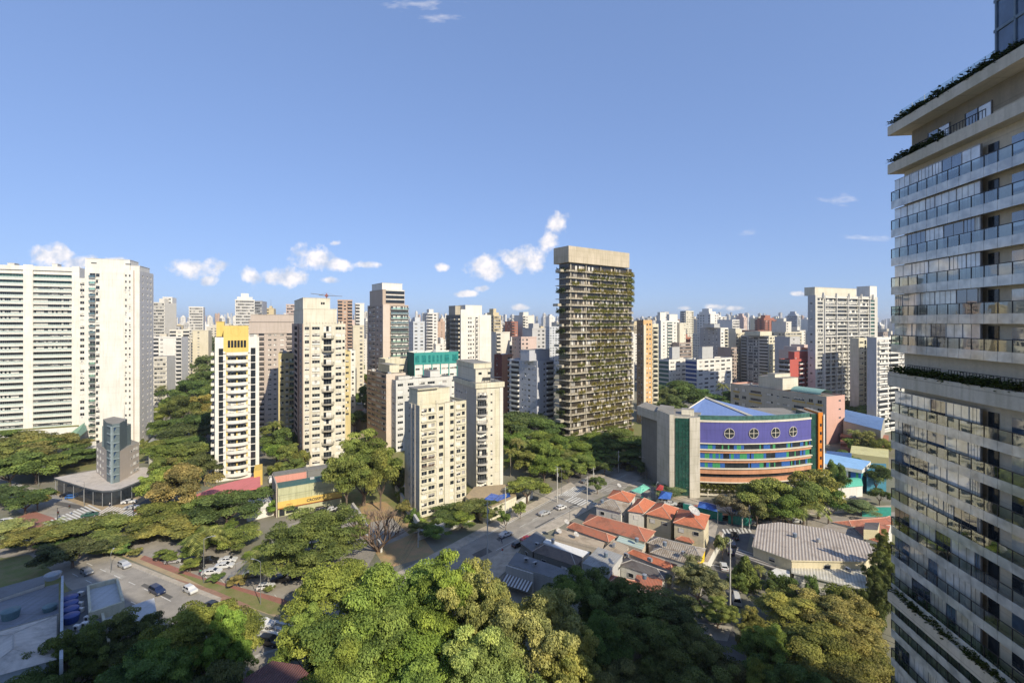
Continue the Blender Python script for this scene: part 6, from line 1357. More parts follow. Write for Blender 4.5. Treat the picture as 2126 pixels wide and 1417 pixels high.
for i, (px, py, z, k_) in enumerate(((1148,1122,5,'t'),(1168,1150,5,'a'),(1190,1180,5.4,'a'),(1178,1184,5.4,'a'),(1205,1190,5.2,'a'),(1258,1150,7,'t'),(1275,1130,5.2,'a'),(1322,1120,5.6,'t'),(1300,1150,5.4,'a'),(1380,1128,6,'t'),(1418,1146,6,'a'),(1250,1040,8.2,'t'),(1350,1160,6,'a'),(1338,1196,5.6,'t'),(1700,1120,7,'a'),(1650,1110,7,'t'),(1760,1180,5.4,'a'),(1115,1128,5,'a'),(1092,1160,5.6,'a'),(1110,1168,5.6,'a'))):
    x, y = G(px, py, z); m = MB(); nr = min(LAND, key=lambda q: (q[1].x-x)**2+(q[1].y-y)**2)[0]
    if k_ == 't': m.tube((0,0,-.5),(0,0,.5), .45,.52, plain('fibre_tank', (.14,.19,.25) if i % 2 else (.40,.39,.36), .7), 12); m.tube((0,0,.5),(0,0,.62), .56,.3, STEEL, 12)
    else: m.box(-.5,.5,-.3,.3,-.5,.3, STEEL); m.tube((0,-.36,.05),(0,-.38,.05), .28,.28, BLACK, 10); m.box(.62,.7,-.3,.3,-.5,.2, STEEL)
    o = m.build('water_tank' if k_ == 't' else 'condenser_unit', loc=(x, y, z)); o.rotation_euler = (0,0,i*.7)
    tag(o, ('%s roof tank, at photo mid block, item' % ('blue' if i % 2 else 'grey')) if False else (('round %s roof tank' % ('blue' if i % 2 else 'grey')) if k_ == 't' else 'boxy white roof unit') + ' ' + ('beside the shaded sign wall','by the dark slate roof','in the tower shadow','left in the trio over the dark trees','right in the trio over the dark trees','at the flat metal roof corner','on the tan annex','on the green glass strip','between the orange and metal roofs','under the townhouse row','on the large tan hip roof','on the weathered corner roof','on the long orange front row','on the dark skylit roof','on the ribbed hall, right of centre','on the ribbed hall, left of centre','on the pale lower roof','at the white parapet end','above the striped awning','behind the striped awning')[i], 'roof tank' if k_ == 't' else 'air conditioner')
# bottom tiled roof and right-hand low wall
house('dark red ribbed tile roof at the bottom edge of the view', [(440,1450),(720,1470),(622,1383),(565,1374)], 8, rows('dark_tile', (.22,.08,.07), (.07,.035,.035), (.16,.09,.08), .7, bump=1.0, dirt=.6), DCONC, .3, kind='shed', over=.3, wins=0)
# ------------------------------------------------------------------ far podiums, low houses under the street trees
for i, (pts, z, mt, rf, lb) in enumerate((
    ([(318,838),(398,832),(398,818),(318,822)], 6, WHITE, ROOFC, 'low cream garage block with a flat roof behind the blank tower'),
    ([(306,920),(345,905),(350,898),(318,905)], 3, WHITE, GREYS, 'white carport wall among trees right of the blank tower'),
    ([(1520,1048),(1538,1046),(1538,1036),(1520,1038)], 2.4, BLU, BLU, 'blue guard booth in front of the purple school'),
    ([(1184,962),(1226,956),(1240,944),(1196,947)], 3.2, CREAM, GRASSM, 'green roofed entrance pavilion in front of the planted tower'),
    ([(738,800),(765,797),(762,780),(738,784)], 5, WHITE, TILE2, 'small white house with a red roof behind the thin white building'),
    ([(735,918),(762,908),(758,895),(735,902)], 4, BEIGE, TANR, 'small beige house under trees right of the cream balcony tower'),
    ([(1062,905),(1080,900),(1075,890),(1060,893)], 4, HW, TILE2, 'small tiled house below the pale grey blue building'))):
    block('low_building', pts, 0, z, mt, lb, 'building', rf)
for pts, hh, lb in (([(820,1008),(874,1092),(878,1090),(824,1006)], 3, 'grey yard wall running along the near cream tower'), ([(730,1044),(790,1128),(794,1126),(734,1042)], 2.6, 'stained wall between the gym car park and the bare plot'),
                    ([(868,1100),(905,1086),(907,1089),(870,1104)], 2.5, 'white entrance wall in front of the near cream tower'), ([(905,1090),(1000,1052),(1001,1055),(908,1095)], 2.5, 'garden fence wall along the avenue by the pool terrace'),
                    ([(1070,1040),(1105,1018),(1106,1021),(1072,1044)], 2.2, 'low cream wall right of the pool terrace'), ([(600,1010),(645,972),(648,974),(604,1012)], 2.6, 'concrete ramp wall behind the gym'),
                    ([(308,946),(345,932),(346,938),(309,952)], 4.2, 'white billboard-like wall right of the wedge tower')):
    block('boundary_wall', pts, 0, hh, HW, lb, 'wall', POLEM)
GF = plain('green_fence', (.03,.26,.20), .6)
for pts, hh, lb in (([(1418,1044),(1500,1064),(1500,1065),(1418,1045)], 2.6, 'teal green fence screen in front of the purple school'), ([(1512,1068),(1560,1074),(1560,1075),(1512,1069)], 2.6, 'green fence left of the street tree clump'),
                    ([(1330,1030),(1352,1036),(1352,1037),(1330,1031)], 3.0, 'blue green screen beside the purple school corner'), ([(1790,1052),(1850,1052),(1850,1053),(1790,1053)], 3, 'bright green play fence by the glass tower')):
    block('fence', pts, 0, hh, GF, lb, 'fence')
def canopy(name, pts, z, mat, label):
    m = MB(); P = [Gv(px, py, z) for px, py in pts]; c = sum(P, Vector())/len(P) + Vector((0,0,1.2))
    a_ = sum(P[i].x*P[(i+1)%len(P)].y - P[(i+1)%len(P)].x*P[i].y for i in range(len(P)))
    if a_ < 0: P = P[::-1]
    for i in range(len(P)): m.poly([P[i], P[(i+1)%len(P)], c], mat)
    t = empty(name, (0,0,0)); m.build('cloth', t); m = MB()
    for p in P: m.tube((p.x,p.y,0), p, .06,.06, STEEL, 5)
    m.build('posts', t); tag(t, label, 'shade sail')
canopy('shade_sail', [(1310,1018),(1330,1024),(1350,1012),(1336,1004)], 4, plain('mint_cloth', (.20,.58,.42), .7), 'mint green shade sail at the school street corner')
canopy('shade_sail', [(1366,1034),(1392,1036),(1396,1022),(1374,1018)], 4.5, plain('blue_cloth', (.05,.14,.45), .7), 'blue shade sail at the foot of the green glass slot')
canopy('shade_sail', [(1448,1052),(1490,1062),(1486,1048),(1452,1040)], 4, plain('blue_cloth', (.05,.14,.45), .7), 'long blue shade sail under the curved orange bands')
canopy('shade_sail', [(1362,1016),(1376,1018),(1378,1008),(1364,1006)], 4.5, plain('red_cloth', (.40,.05,.05), .7), 'small red playground canopy beside the blue sail')
m = MB(); m.prism([G(1405,1062,.1), G(1560,1090,.1), G(1560,1076,.1), G(1418,1048,.1)], 0, .12, BRICKW); tag(m.build('pavement'), kind='structure')
# ------------------------------------------------------------------ glass balcony tower on the right
TA = math.atan2(1, .119) - math.pi/2     # facade runs away from us along (0.119, 1)
TX, TY = 41.6, 52.0; TL, TD = 16.6, 33.0  # far left corner, length of the facade towards us, depth
RT = empty('balcony_tower', (TX, TY, 0), TA); tag(RT, 'glass-fronted balcony tower rising past the right edge of the view', 'residential tower')
# local frame: +x away from the facade into the tower, -y towards us along the facade
def tz(py): return PZ(py, TY)
BT = wall((.70,.61,.46), .45, .8); FASC = glassm('fascia_glass', (.56,.54,.47), .07, 2.3, .2, .22)
def reflect(name, c, ior=2.7, wav=.22, sc=.22):
    return glassm(name, c, .03, ior, wav, sc)
PAN = [reflect('curtained_glass_a', (.78,.74,.62)), reflect('curtained_glass_b', (.62,.59,.50)), reflect('clear_dark_glass', (.035,.045,.055)), reflect('bluish_glass', (.08,.12,.17)), reflect('sandy_curtain_glass', (.78,.70,.54))]
RAILG = clearglass('balcony_glass', (.66,.72,.68), .6, 1.5, .05); POT = wall((.74,.66,.53), .8)
fh = 3.12; levels = [tz(722) + i*fh for i in range(6)]          # ordinary floors between the two planted ones
zpl = tz(798); low = [zpl - 3.35 - i*fh for i in range(8)]
m = MB(); m.box(.9, TD, -TL, -.6, 0, levels[-1] + fh + 1.0, BT, ROOFC)
m.build('wall', RT)
rnd = random.Random(12)
def floor(z, kind='glass', h=None):
    h = h or fh
    # fascia of the slab, glass clad
    m = MB(); m.box(0, 1.2, -TL, 0, z - .02, z + .12, BT)
    y = 0.0
    m2 = MB()
    while y > -TL:
        e = max(-TL, y - 1.30); m2.box(-.06, 0, e + .015, y - .015, z - .42, z + .42, FASC); y = e
    m2.box(0, .05, -TL, 0, z - .40, z - .021, DCONC)
    sl = m.build('balcony_slab', RT); m2.build('fascia', sl)
    # the balcony rail
    m = MB(); rl = MB(); y = 0.0
    while y > -TL:
        e = max(-TL, y - 1.30)
        rl.poly([(-.03, y-.03, z+.43), (-.03, e+.03, z+.43), (-.03, e+.03, z+1.36), (-.03, y-.03, z+1.36)], RAILG); m.box(-.06, 0, e-.03, e+.03, z+.425, z+1.37, BLACK); y = e
    m.box(-.07, .0, -TL, 0.0, z+1.37, z+1.43, BLACK); m.box(-.06, 0, -.06, 0, z+.425, z+1.37, BLACK)
    rl.poly([(0,-.03,z+.43),(.85,-.03,z+.43),(.85,-.03,z+1.36),(0,-.03,z+1.36)], RAILG); m.box(0, .9, -.06, 0, z+1.37, z+1.43, BLACK)
    r_ = m.build('balcony_rail', RT); rl.build('rail_glass', r_)
    # glazing set back, curtained panes of uneven width
    y = -.02; e1 = -10.9; k = 0
    gm_ = MB()
    while y > e1:
        w = rnd.choice((1.9, 2.3, 2.6, 1.2)); e = max(e1, y - w); mt = PAN[rnd.choice((0,0,0,1,1,4,4,4,2,3))]; gm_.box(.32, .44, e + .03, y - .03, z+.12, z+h-.45, mt)
        sub = rnd.choice((2,3,4)); 
        for q in range(1, sub): yy_ = y + (e-y)*q/sub; gm_.box(.305, .32, yy_-.012, yy_+.012, z+.12, z+h-.45, DCONC)
        gm_.box(.28, .46, e-.03, e+.03, z+.12, z+h-.45, ALU); y = e; k += 1
    gm_.box(.28, .48, e1, -.02, z+h-.48, z+h-.42, ALU); gm_.poly([(.32,0,z+.12),(2.8,0,z+.12),(2.8,0,z+h-.45),(.32,0,z+h-.45)][::-1], RAILG)
    gm_.build('window', RT)
    m = MB(); m.box(.83, .9, e1-1.1, e1-.1, z+.12, z+2.5, G_DARK); m.build('door', RT)
    for yc in (-14.3,): m = MB(); m.box(.84, .899, yc-1.1, yc+1.1, z+.3 + .6*(yc < -14), z+2.4, PAN[rnd.choice((1,2,3))]); m.box(.82,.84,yc-.04,yc+.04,z+.3,z+2.4, BLACK); m.build('window', RT)
for z in levels[1:] + low + [tz(1237) - 3.9 - i*fh for i in range(5)]: floor(z)
floor(levels[0])
# planted terrace storeys: opaque fascia, wall with sliding windows
def terrace(zb, zt, hgt, wall_in, name='terrace_fascia', back=3.0, wins=(-4.0,-9.0), first=0):
    m = MB(); m.box(-.25, wall_in+.4, -TL, .25, zb, zb+.5, POT); m.box(-.25, 0, -TL, .25, zb+.501, zt, POT); m.box(.001, wall_in, 0.0, .25, zb+.501, zt, POT); m.build(name, RT)
    m = MB(); m.box(wall_in, TD, -TL, -.9, zb+.5, zt+hgt, BT); m.build('wall', RT)
    for yc in wins:
        m = MB(); m.box(wall_in-.06, wall_in-.005, yc-1.35, yc+1.35, zt-.5, zt+2.0, PAN[2]); m.box(wall_in-.07, wall_in-.061, yc-1.3, yc-.05, zt-.5, zt+1.95, PAN[0]); m.box(wall_in-.1, wall_in-.071, yc-.05, yc+.05, zt-.5, zt+2.0, BLACK); m.box(wall_in-.1, wall_in-.0, yc-1.42, yc-1.35, zt-.6, zt+2.05, DCONC); m.box(wall_in-.1, wall_in-.0, yc+1.35, yc+1.42, zt-.6, zt+2.05, DCONC)
        m.build('window', RT)
        m = MB()
        for i in range(14): y = yc-2.2+i*4.4/13; m.box(.3,.35,y-.012,y+.012,zt,zt+.95, BLACK)
        m.box(.28,.37,yc-2.2,yc+2.2,zt+.95,zt+1.0, BLACK); m.build('railing', RT)
terrace(tz(361), tz(341), 3.3, 1.5, wins=(-4.6,-9.2)); terrace(tz(800), tz(772), 3.0, 1.9, wins=(-4.2,-9.6,-14)); terrace(tz(1237)-.6, tz(1237)+.6, 2.6, 1.9, wins=(-4,-8.2,-14))
m = MB(); m.box(-.25, TD, -TL, .25, tz(281), tz(262), POT, ROOFC); m.box(1.5, TD, -TL, -.8, tz(341)+1, tz(281)-.01, BT); m.build('roof_slab', RT)
m = MB(); zz_ = tz(262); m.poly([(.9,.0,zz_),(.9,-12.4,zz_),(.9,-12.4,zz_+1.7),(.9,.0,zz_+1.7)], RAILG)
for i in range(8): m.box(.88,.92,-.02-i*1.77,.02-i*1.77,zz_,zz_+1.7, ALU)
m.build('roof_glass', RT)
pm = MB(); py0 = -12.4; BLG = glassm('penthouse_glass', (.07,.11,.17), .05, 1.8); PF = plain('penthouse_frame', (.16,.22,.27), .5)
pm.box(.3, 9, -TL, py0, zz_+.001, zz_+8.4, BLG); 
for z_ in (zz_+.0, zz_+2.7, zz_+5.2, zz_+8.2): pm.box(.2, 9.1, -TL, py0+.1, z_+.002, z_+.25, PF)
for i in range(9): pm.box(.2, .3, py0-.1-i*1.7-.08, py0-.1-i*1.7+.08, zz_, zz_+8.2, PF)
pm.box(.15, 9.2, -TL, py0+.15, zz_+6.6, zz_+8.9, plain('penthouse_panel', (.20,.25,.25), .4)); pm.build('penthouse', RT)
HT = [hangers(s, 1500, 12) for s in (7,8,9)]
for z_, L0, n_, cc in ((tz(262), 0, 2, (.03,.05,.02)), (tz(341), 0, 1, (.035,.055,.02)), (tz(772), 0, 2, (.05,.075,.02)), (tz(1237)+.6, 0, 2, (.05,.07,.02))):
    for i in range(n_): inst('planting', HT[i], RT, (.15, -(i*7.5+.0), z_+.25), math.radians(-90), (.62,1.0,.42), cc)
for z_ in low[7:] :
    pass
LAND.append(('the glass balcony tower', Vector((TX, TY, 0)), 80))
# the tower we look out from, behind and to the left: real walls with storeys, outside the frame
m = MB(); m.prism([(4.9,-5.2),(62,-36),(44,-70),(-60,-30),(-62,0),(-46,24.0),(-30,15.0)], 0, 99, wall((.52,.50,.46), .5), ROOFC); o = m.build('wall')
vb = empty('viewpoint_tower', (0,0,0)); o.parent = vb; tag(vb, 'high residential tower the picture is taken from, behind the viewer', 'residential tower')
m = MB(); a_, c_ = Vector((4.9,-5.2,0)), Vector((-30,15.0,0)); d = (a_-c_); L = d.length; d.normalize(); s_ = Vector((d.y,-d.x,0))
for i in range(31):
    z = 2 + i*3.05
    for q in (.12,.38): 
        p = c_ + d*L*q; e = c_ + d*L*(q+.16); m.poly([(p.x+s_.x*-.03,p.y-s_.y*.03,z),(p.x-s_.x*.03,p.y-s_.y*.03,z+1.5),(e.x-s_.x*.03,e.y-s_.y*.03,z+1.5),(e.x-s_.x*.03,e.y-s_.y*.03,z)], G_DARK)
m.build('window', vb)
# ------------------------------------------------------------------ trees and planting
T = tree
for a in ((30,200,893,130,'olive'),(95,196,903,110,'mid'),(150,190,935,105,'dark'),(58,182,928,125,'olive'),(184,200,935,66,'dark'),(8,176,905,80,'olive'),(112,178,945,80,'olive'),
    (8,150,1013,90,'dark'),(52,143,1018,80,'dark'),(78,146,1012,48,'yellow'),
    (15,128,1085,110,'pale'),(70,121,1100,100,'olive'),(112,124,1112,100,'dark'),(170,126,1078,120,'olive'),(238,129,1072,105,'yellow'),(150,112,1125,110,'deep'),(215,118,1120,90,'olive'),
    (352,144,958,96,'bright'),(378,140,965,100,'golden'),(318,152,985,50,'bright'),
    (330,132,1045,100,'olive'),(395,129,1062,140,'yellow'),(470,134,1022,130,'dark'),(435,124,1100,130,'fresh'),(500,121,1095,80,'yellow'),(300,126,1090,60,'olive'),(415,136,1032,90,'mid'),
    (605,119,1120,90,'fresh'),(545,118,1140,60,'bright'),
    (395,300,778,80,'dark'),(370,262,822,66,'dark'),(412,275,820,56,'golden'),(402,222,877,110,'dark'),(355,205,905,70,'mid'),(325,200,915,60,'olive'),(432,420,735,66,'dark'),(440,520,692,60,'dark'),(425,350,760,60,'dark'),
    (330,193,925,60,'mid'),(352,182,928,50,'mid'),(425,232,850,60,'dark'),(384,208,905,90,'dark'),
    (590,200,890,60,'dark'),(555,210,905,50,'mid'),(735,250,848,54,'dark'),(742,350,745,44,'mid'),(760,290,800,40,'dark'),(600,185,925,50,'olive'),(622,180,930,36,'olive'),(700,200,905,60,'mid'),
    (815,172,955,40,'deep'),(828,160,970,50,'deep'),
    (935,139,1050,95,'mid'),(985,139,1038,95,'mid'),(960,134,1062,70,'fresh'),(1015,142,1040,50,'dark'),(905,137,1085,40,'fresh'),
    (1095,152,988,86,'bright'),(1112,186,920,64,'bright'),(1130,180,915,60,'fresh'),(1085,192,940,60,'bright'),(1150,195,925,70,'fresh'),(1150,180,945,50,'mid'),(1185,184,950,60,'dark'),(1060,200,915,50,'mid'),
    (1085,232,848,120,'dark'),(1115,222,868,90,'mid'),(1060,225,868,70,'mid'),
    (1205,212,905,70,'dark'),(1235,210,893,80,'fresh'),(1278,206,890,90,'mid'),(1310,200,908,80,'dark'),(1345,206,905,60,'deep'),(1250,195,935,80,'fresh'),(1215,186,945,50,'mid'),(1295,192,935,70,'dark'),(1335,190,940,50,'deep'),(1165,205,918,40,'fresh'),
    (1410,300,792,110,'dark'),(1375,285,805,60,'deep'),(1480,300,815,80,'dark'),(1450,310,800,60,'mid'),(1515,310,812,46,'dark'),(1395,262,820,60,'deep'),
    (1780,262,835,70,'mid'),(1812,258,842,50,'dark'),(1760,270,832,50,'olive'),(1795,205,900,50,'olive'),(1825,200,905,40,'olive'),(1768,208,905,40,'fresh'),
    (1600,138,996,110,'yellow'),(1700,140,985,110,'yellow'),(1668,136,992,80,'olive'),(1572,134,1020,70,'olive'),(1640,131,1030,70,'mid'),(1720,136,1010,70,'mid'),
    (1385,157,1008,66,'greyg'),(1520,136,1022,70,'greyg'),(1790,142,1040,70,'greyg'),(1740,148,960,40,'mid'),(1820,160,960,46,'dark'),(1826,150,1010,40,'dark'),(1750,190,935,50,'mid')):
    T(*a, 'tree')
for a in ((755,150,895,150,'olive',1),(655,111,1068,225,'mid',3)): T(*a[:5], 'near', ci=a[5], base=.25)
T(720,143,925,90,'olive','tree'); T(790,146,935,70,'olive','tree')
for a in ((1070,198,900,70,'mid'),(1120,205,895,70,'fresh'),(1140,190,912,60,'bright'),(1160,200,905,60,'mid'),(1100,178,935,60,'olive'),(1130,170,945,60,'fresh'),(1175,192,928,60,'olive'),(1200,195,920,70,'fresh'),(1230,200,915,60,'mid'),(1260,203,905,70,'fresh'),(1170,175,950,44,'fresh'),(1205,180,945,50,'olive'),
    (400,190,915,70,'mid'),(345,230,868,60,'mid'),(372,235,862,70,'dark'),(340,260,840,50,'olive'),(420,250,850,50,'olive'),(405,330,790,60,'mid'),(420,380,765,50,'dark'),(430,300,800,50,'mid'),(395,175,925,80,'mid'),(425,168,935,60,'dark'),(360,172,940,60,'olive'),(330,168,950,50,'mid'),
    (560,230,880,50,'mid'),(575,190,915,50,'fresh'),(610,172,945,44,'mid'),(580,175,960,36,'olive'),(20,165,945,110,'mid'),(75,170,940,90,'olive'),(0,215,890,80,'mid'),(140,200,900,70,'olive'),(1620,140,1010,60,'mid'),(1545,150,1000,40,'mid'),(1330,180,955,50,'dark'),(1290,188,940,60,'mid')):
    T(*a, 'tree')
# near trees; leaf colours darkened where the tower shadows fall
for a in ((700,84,1168,250,'bright',0),(840,80,1150,260,'bright',2),(935,78,1158,200,'bright',1),(760,72,1250,270,'bright',2),(900,70,1300,260,'fresh',0),(640,76,1262,120,'bright',1),
          (1000,76,1185,190,'pale',3),(1110,72,1245,250,'pale',3),(1000,66,1310,240,'pale',1),(1190,68,1330,180,'pale',3),(860,64,1370,230,'bright',0),(700,66,1330,190,'bright',2),
          (420,76,1240,200,'bright',0),(350,71,1290,150,'fresh',2),(470,73,1262,110,'bright',1),
          (255,78,1272,150,'deep',1),(150,73,1310,150,'dark',3),(300,68,1345,200,'dark',1),(420,64,1370,190,'deep',2),(60,66,1390,160,'deep',0),
          (1195,87,1188,160,'dark',1),(1275,86,1200,180,'dark',3),(1370,84,1235,200,'deep',1),(1320,76,1285,240,'dark',3),(1440,74,1310,170,'deep',1),(1240,74,1270,160,'dark',0),(1420,68,1370,220,'dark',3),(1290,66,1385,200,'deep',1),
          (1450,98,1168,120,'greyg',3),(1490,90,1240,80,'olive',1),(1655,86,1245,180,'golden',1),(1745,84,1250,200,'golden',3),(1700,76,1300,220,'olive',0),(1780,72,1330,200,'olive',2),(1600,76,1300,120,'fresh',1),
          (1530,70,1370,140,'deep',0),(1620,68,1385,180,'dark',3),(1560,82,1260,70,'golden',1),(1590,68,1350,110,'mid',2),
          (1835,96,1150,70,'deep',1),(1822,88,1200,60,'deep',3),(660,72,1350,100,'dark',1),(585,62,1400,70,'deep',2)):
    T(*a[:5], 'near', ci=a[5], base=.22)
T(1548,104,1160,66,'mid','cone'); T(1835,100,1100,50,'olive','near', ci=1)
for a in ((1600,1650,1199,1232),(1650,1720,1210,1258),(1720,1800,1226,1274),(1790,1850,1246,1300)):
    Yh_ = (yb((a[2]+a[3])/2+20)); T((a[0]+a[1])/2, Yh_, a[2]-8, (a[1]-a[0])*1.05, 'mid', 'hedge', depth=.35)
for px, Y, top, w in ((425,116,1098,100),(541,108,1148,90),(572,106,1142,80),(112,130,1080,60),(1675,133,1035,100),(1570+8,104,1172,36),(1772,212,888,40),(1800,210,890,36),(570,206,868,46),(1075,190,905,44),(1060,178,925,40),(1090,196,910,36),(335,300,795,30),(1500,300,790,34),(1592,395,770,30),(1690,205,880,20)):
    T(px, Y, top, w, 'olive' if px > 100 else 'pale', 'palm')
T(785,120,1068,150,'mid','bare', label='leafless tree with fanned grey branches beside the bare plot')
for px, Y, top, w, tn in ((255,118,1130,30,'mid'),(283,117,1136,26,'olive'),(352,114,1148,30,'mid'),(395,110,1160,34,'olive'),(452,106,1190,32,'mid'),(492,104,1194,36,'golden'),(340,116,1140,30,'mid'),(560,102,1218,24,'mid'),
    (545,150,1005,36,'fresh'),(570,142,1038,34,'fresh'),(1530,100,1190,40,'mid'),(1500,116,1108,30,'greyg'),(1240,160,985,36,'mid'),(1600,98,1205,36,'dark'),(600,160,985,30,'olive'),
    (905,127,1090,50,'fresh'),(870,129,1082,40,'olive'),(838,140,1040,30,'olive'),(1225,185,948,40,'fresh'),(1255,180,955,34,'mid'),(1205,176,965,30,'olive'),(1180,172,975,30,'mid'),(1050,132,1060,30,'dark'),(1080,140,1040,30,'olive')):
    T(px, Y, top, w, tn, 'tree' if w > 31 else 'far')
for i in range(46):     # shrubs filling gardens between the blocks
    q = random.choice(((1060,1330,880,990),(560,760,900,1010),(0,330,905,985),(820,880,1010,1090),(1170,1330,930,985),(560,600,1020,1040),(1560,1700,1050,1080)))
    px, py = random.uniform(q[0], q[1]), random.uniform(q[2], q[3]); Y = yb(py); T(px, Y, py - random.uniform(1.5, 4.0)*F/(Y*K), random.uniform(14, 30)*180/Y, random.choice(('mid','dark','fresh','olive')), 'bush')
for i in range(90):     # street trees further off, between the far blocks
    Y = random.uniform(290, 900); px = random.uniform(-40, 2050); 
    if px < 340 and Y < 330: continue
    T(px, Y, PZ and (HY + (H - random.uniform(7, 14))*F/(Y*K)), random.uniform(9, 16)*F/(Y*K), random.choice(('mid','dark','dark','olive')), 'far')

# ------------------------------------------------------------------ far city
FW = [wall(c, .35) for c in ((.74,.71,.66), (.70,.66,.58), (.62,.57,.48), (.66,.60,.46), (.50,.49,.48), (.58,.60,.62), (.52,.36,.26), (.38,.16,.11), (.40,.32,.27), (.60,.50,.32), (.34,.35,.38), (.62,.48,.42))]
FN = ['white', 'off-white', 'beige', 'cream', 'grey', 'pale bluish', 'terracotta', 'brick red', 'brown', 'yellowish', 'slate grey', 'pinkish']
D1 = plain('window_dark', (.05,.055,.06), .3); D2 = plain('window_grey', (.20,.20,.20), .6); D3 = plain('window_blind', (.46,.44,.40), .8)
LM = [(0,'behind the long white slab'),(318,'just right of the blank white tower'),(420,'left of the yellow-topped tower'),(540,'between the yellow-topped and cream balcony towers'),(700,'just right of the cream balcony tower'),(800,'around the brown brick tower'),
      (870,'between the brown brick and arched white towers'),(1020,'right of the arched white tower'),(1100,'just left of the planted tower'),(1180,'behind the planted tower'),(1330,'just right of the slim apricot tower'),(1450,'above the two white office blocks'),(1560,'above the low beige block'),(1640,'above the red tower'),(1700,'behind the grid-framed tower'),(1830,'behind the glass tower')]
FLAB = set()
FSTUFF = MB()
def farb(px, Y, wpx, top, th=None, ci=0, style=None, roof=None, label=None, stuff=False):
    Y *= K; w = wpx/F*Y; z = PZ(top, Y); x = PX(px, Y)
    if z < 9: return
    th = th if th is not None else random.choice((22, 28, 34, 38, 30)); style = style or random.choice(('punched','punched','banded','balconied')); roof = roof or random.choice(('a flat roof','a rooftop box','a stepped top','twin roof boxes','a mast'))
    d = random.uniform(12, 20); a = math.radians(th); vis = w/ (math.cos(a)); fw = max(8, (w - d*math.sin(a)*.6)/math.cos(a)*.95); wm = FW[ci]; m = MB(); m.box(0, fw, 0, d, 0, z, wm, ROOFC)
    fl = int((z-3)/3.1); off = .14
    iD = [m.mi(D1), m.mi(D2), m.mi(D3)]; rnd = random
    for side, W in ((0, fw), (1, d)):
        if side == 1 and rnd.random() < .3: continue
        n = max(1, int(W/3.4)); cw = W/n; pat = [rnd.random() > .22 for _ in range(n)]; st = style if side == 0 else rnd.choice(('punched', style))
        for f in range(max(0, fl-14 if Y > 500 else 0), fl):
            z0 = z - 3.1*(fl-f) - .3
            def P(u, zz_, o): return (u, -o, zz_) if side == 0 else (-o, W-u, zz_)
            if st == 'banded' and Y > 800: m.add([P(.6,z0+1,off), P(W-.6,z0+1,off), P(W-.6,z0+2.4,off), P(.6,z0+2.4,off)], [(0,1,2,3)], [iD[0]]); continue
            if st == 'banded':
                nn_ = max(2, int((W-1.2)/1.7)); pw_ = (W-1.2)/nn_
                for q_ in range(nn_):
                    r = rnd.random(); a_, e_ = .6+q_*pw_+.07, .6+(q_+1)*pw_-.07; m.add([P(a_,z0+1,off), P(e_,z0+1,off), P(e_,z0+2.4,off), P(a_,z0+2.4,off)], [(0,1,2,3)], [iD[0 if r < .62 else (1 if r < .82 else 2)]])
                if side == 0: m.box(0, W, -.5, -off-.01, z0+.1, z0+.95, wm)
                continue
            for k in range(n):
                if not pat[k]: continue
                u0, u1 = k*cw + cw*.25, k*cw + cw*.72; r = rnd.random()
                if st == 'balconied' and k % 2 == 0:
                    u0, u1 = k*cw+.15, k*cw+cw-.15; m.add([P(u0,z0+.2,off), P(u1,z0+.2,off), P(u1,z0+2.5,off), P(u0,z0+2.5,off)], [(0,1,2,3)], [iD[0]])
                    if Y < 900:
                        if side == 0: m.box(u0, u1, -1.1, -off-.01, z0-.1, z0+1.0, wm)
                        else: m.box(-1.1, -off-.01, W-u1, W-u0, z0-.1, z0+1.0, wm)
                else: m.add([P(u0,z0+.9,off), P(u1,z0+.9,off), P(u1,z0+2.1,off), P(u0,z0+2.1,off)], [(0,1,2,3)], [iD[0 if r < .6 else (1 if r < .8 else 2)]])
    if roof == 'a rooftop box': m.box(fw*.25, fw*.7, d*.25, d*.75, z, z+4.2, wm, ROOFC)
    elif roof == 'twin roof boxes': m.box(fw*.05, fw*.3, d*.2, d*.8, z, z+3.5, wm, ROOFC); m.box(fw*.6, fw*.9, d*.2, d*.8, z, z+5, wm, ROOFC)
    elif roof == 'a stepped top': m.box(fw*.1, fw*.9, d*.15, d*.9, z, z+3.2, wm, ROOFC); m.box(fw*.3, fw*.7, d*.3, d*.8, z+3.2, z+7, wm, ROOFC)
    elif roof == 'a mast': m.box(fw*.35, fw*.65, d*.3, d*.7, z, z+3, wm, ROOFC); m.tube((fw*.5,d*.5,z+3),(fw*.5,d*.5,z+11), .2,.08, STEEL, 4)
    m.box(-.2, fw+.2, -.2, -.001, z-.5, z+.5, wm); m.box(-.2, -.001, 0, d, z-.5, z+.5, wm)
    if stuff: FSTUFF.add(m.v, m.f, m.m, Matrix.Translation((x, Y, 0)) @ Matrix.Rotation(a, 4, 'Z'), m.mats); return
    o = m.build('far_building', loc=(x, Y, 0)); o.rotation_euler = (0,0,a)
    if not label:
        lm = [t for q, t in LM if q <= px + 1][-1] if px > 0 else LM[0][1]; sz = 'slender' if fw < 15 else ('broad' if fw > 26 else 'mid-sized')
        dist = 'nearby' if Y < 480 else ('distant' if Y < 900 else 'skyline')
        stn = {'punched':'dotted-window','banded':'band-windowed','balconied':'balconied'}[style]
        for ex in ('', ' low', ' tall', ' squat', ' plain', ' weathered', ' sunlit', ' hazy'):
            label = f'{dist}{ex} {sz} {FN[ci]} {stn} block with {roof}, {lm}'
            if label not in FLAB: break
        FLAB.add(label)
        w_ = label.split()
        if len(w_) > 16: label = ' '.join(x for x in w_ if x not in ('just',))
        if len(label.split()) > 16: label = label.replace('mid-sized ', '')
        if len(label.split()) > 16: label = label.replace(' block', '',)
        if len(label.split()) > 16: label = label.replace('with a ', '').replace('with ', '')
    tag(o, label, 'building')
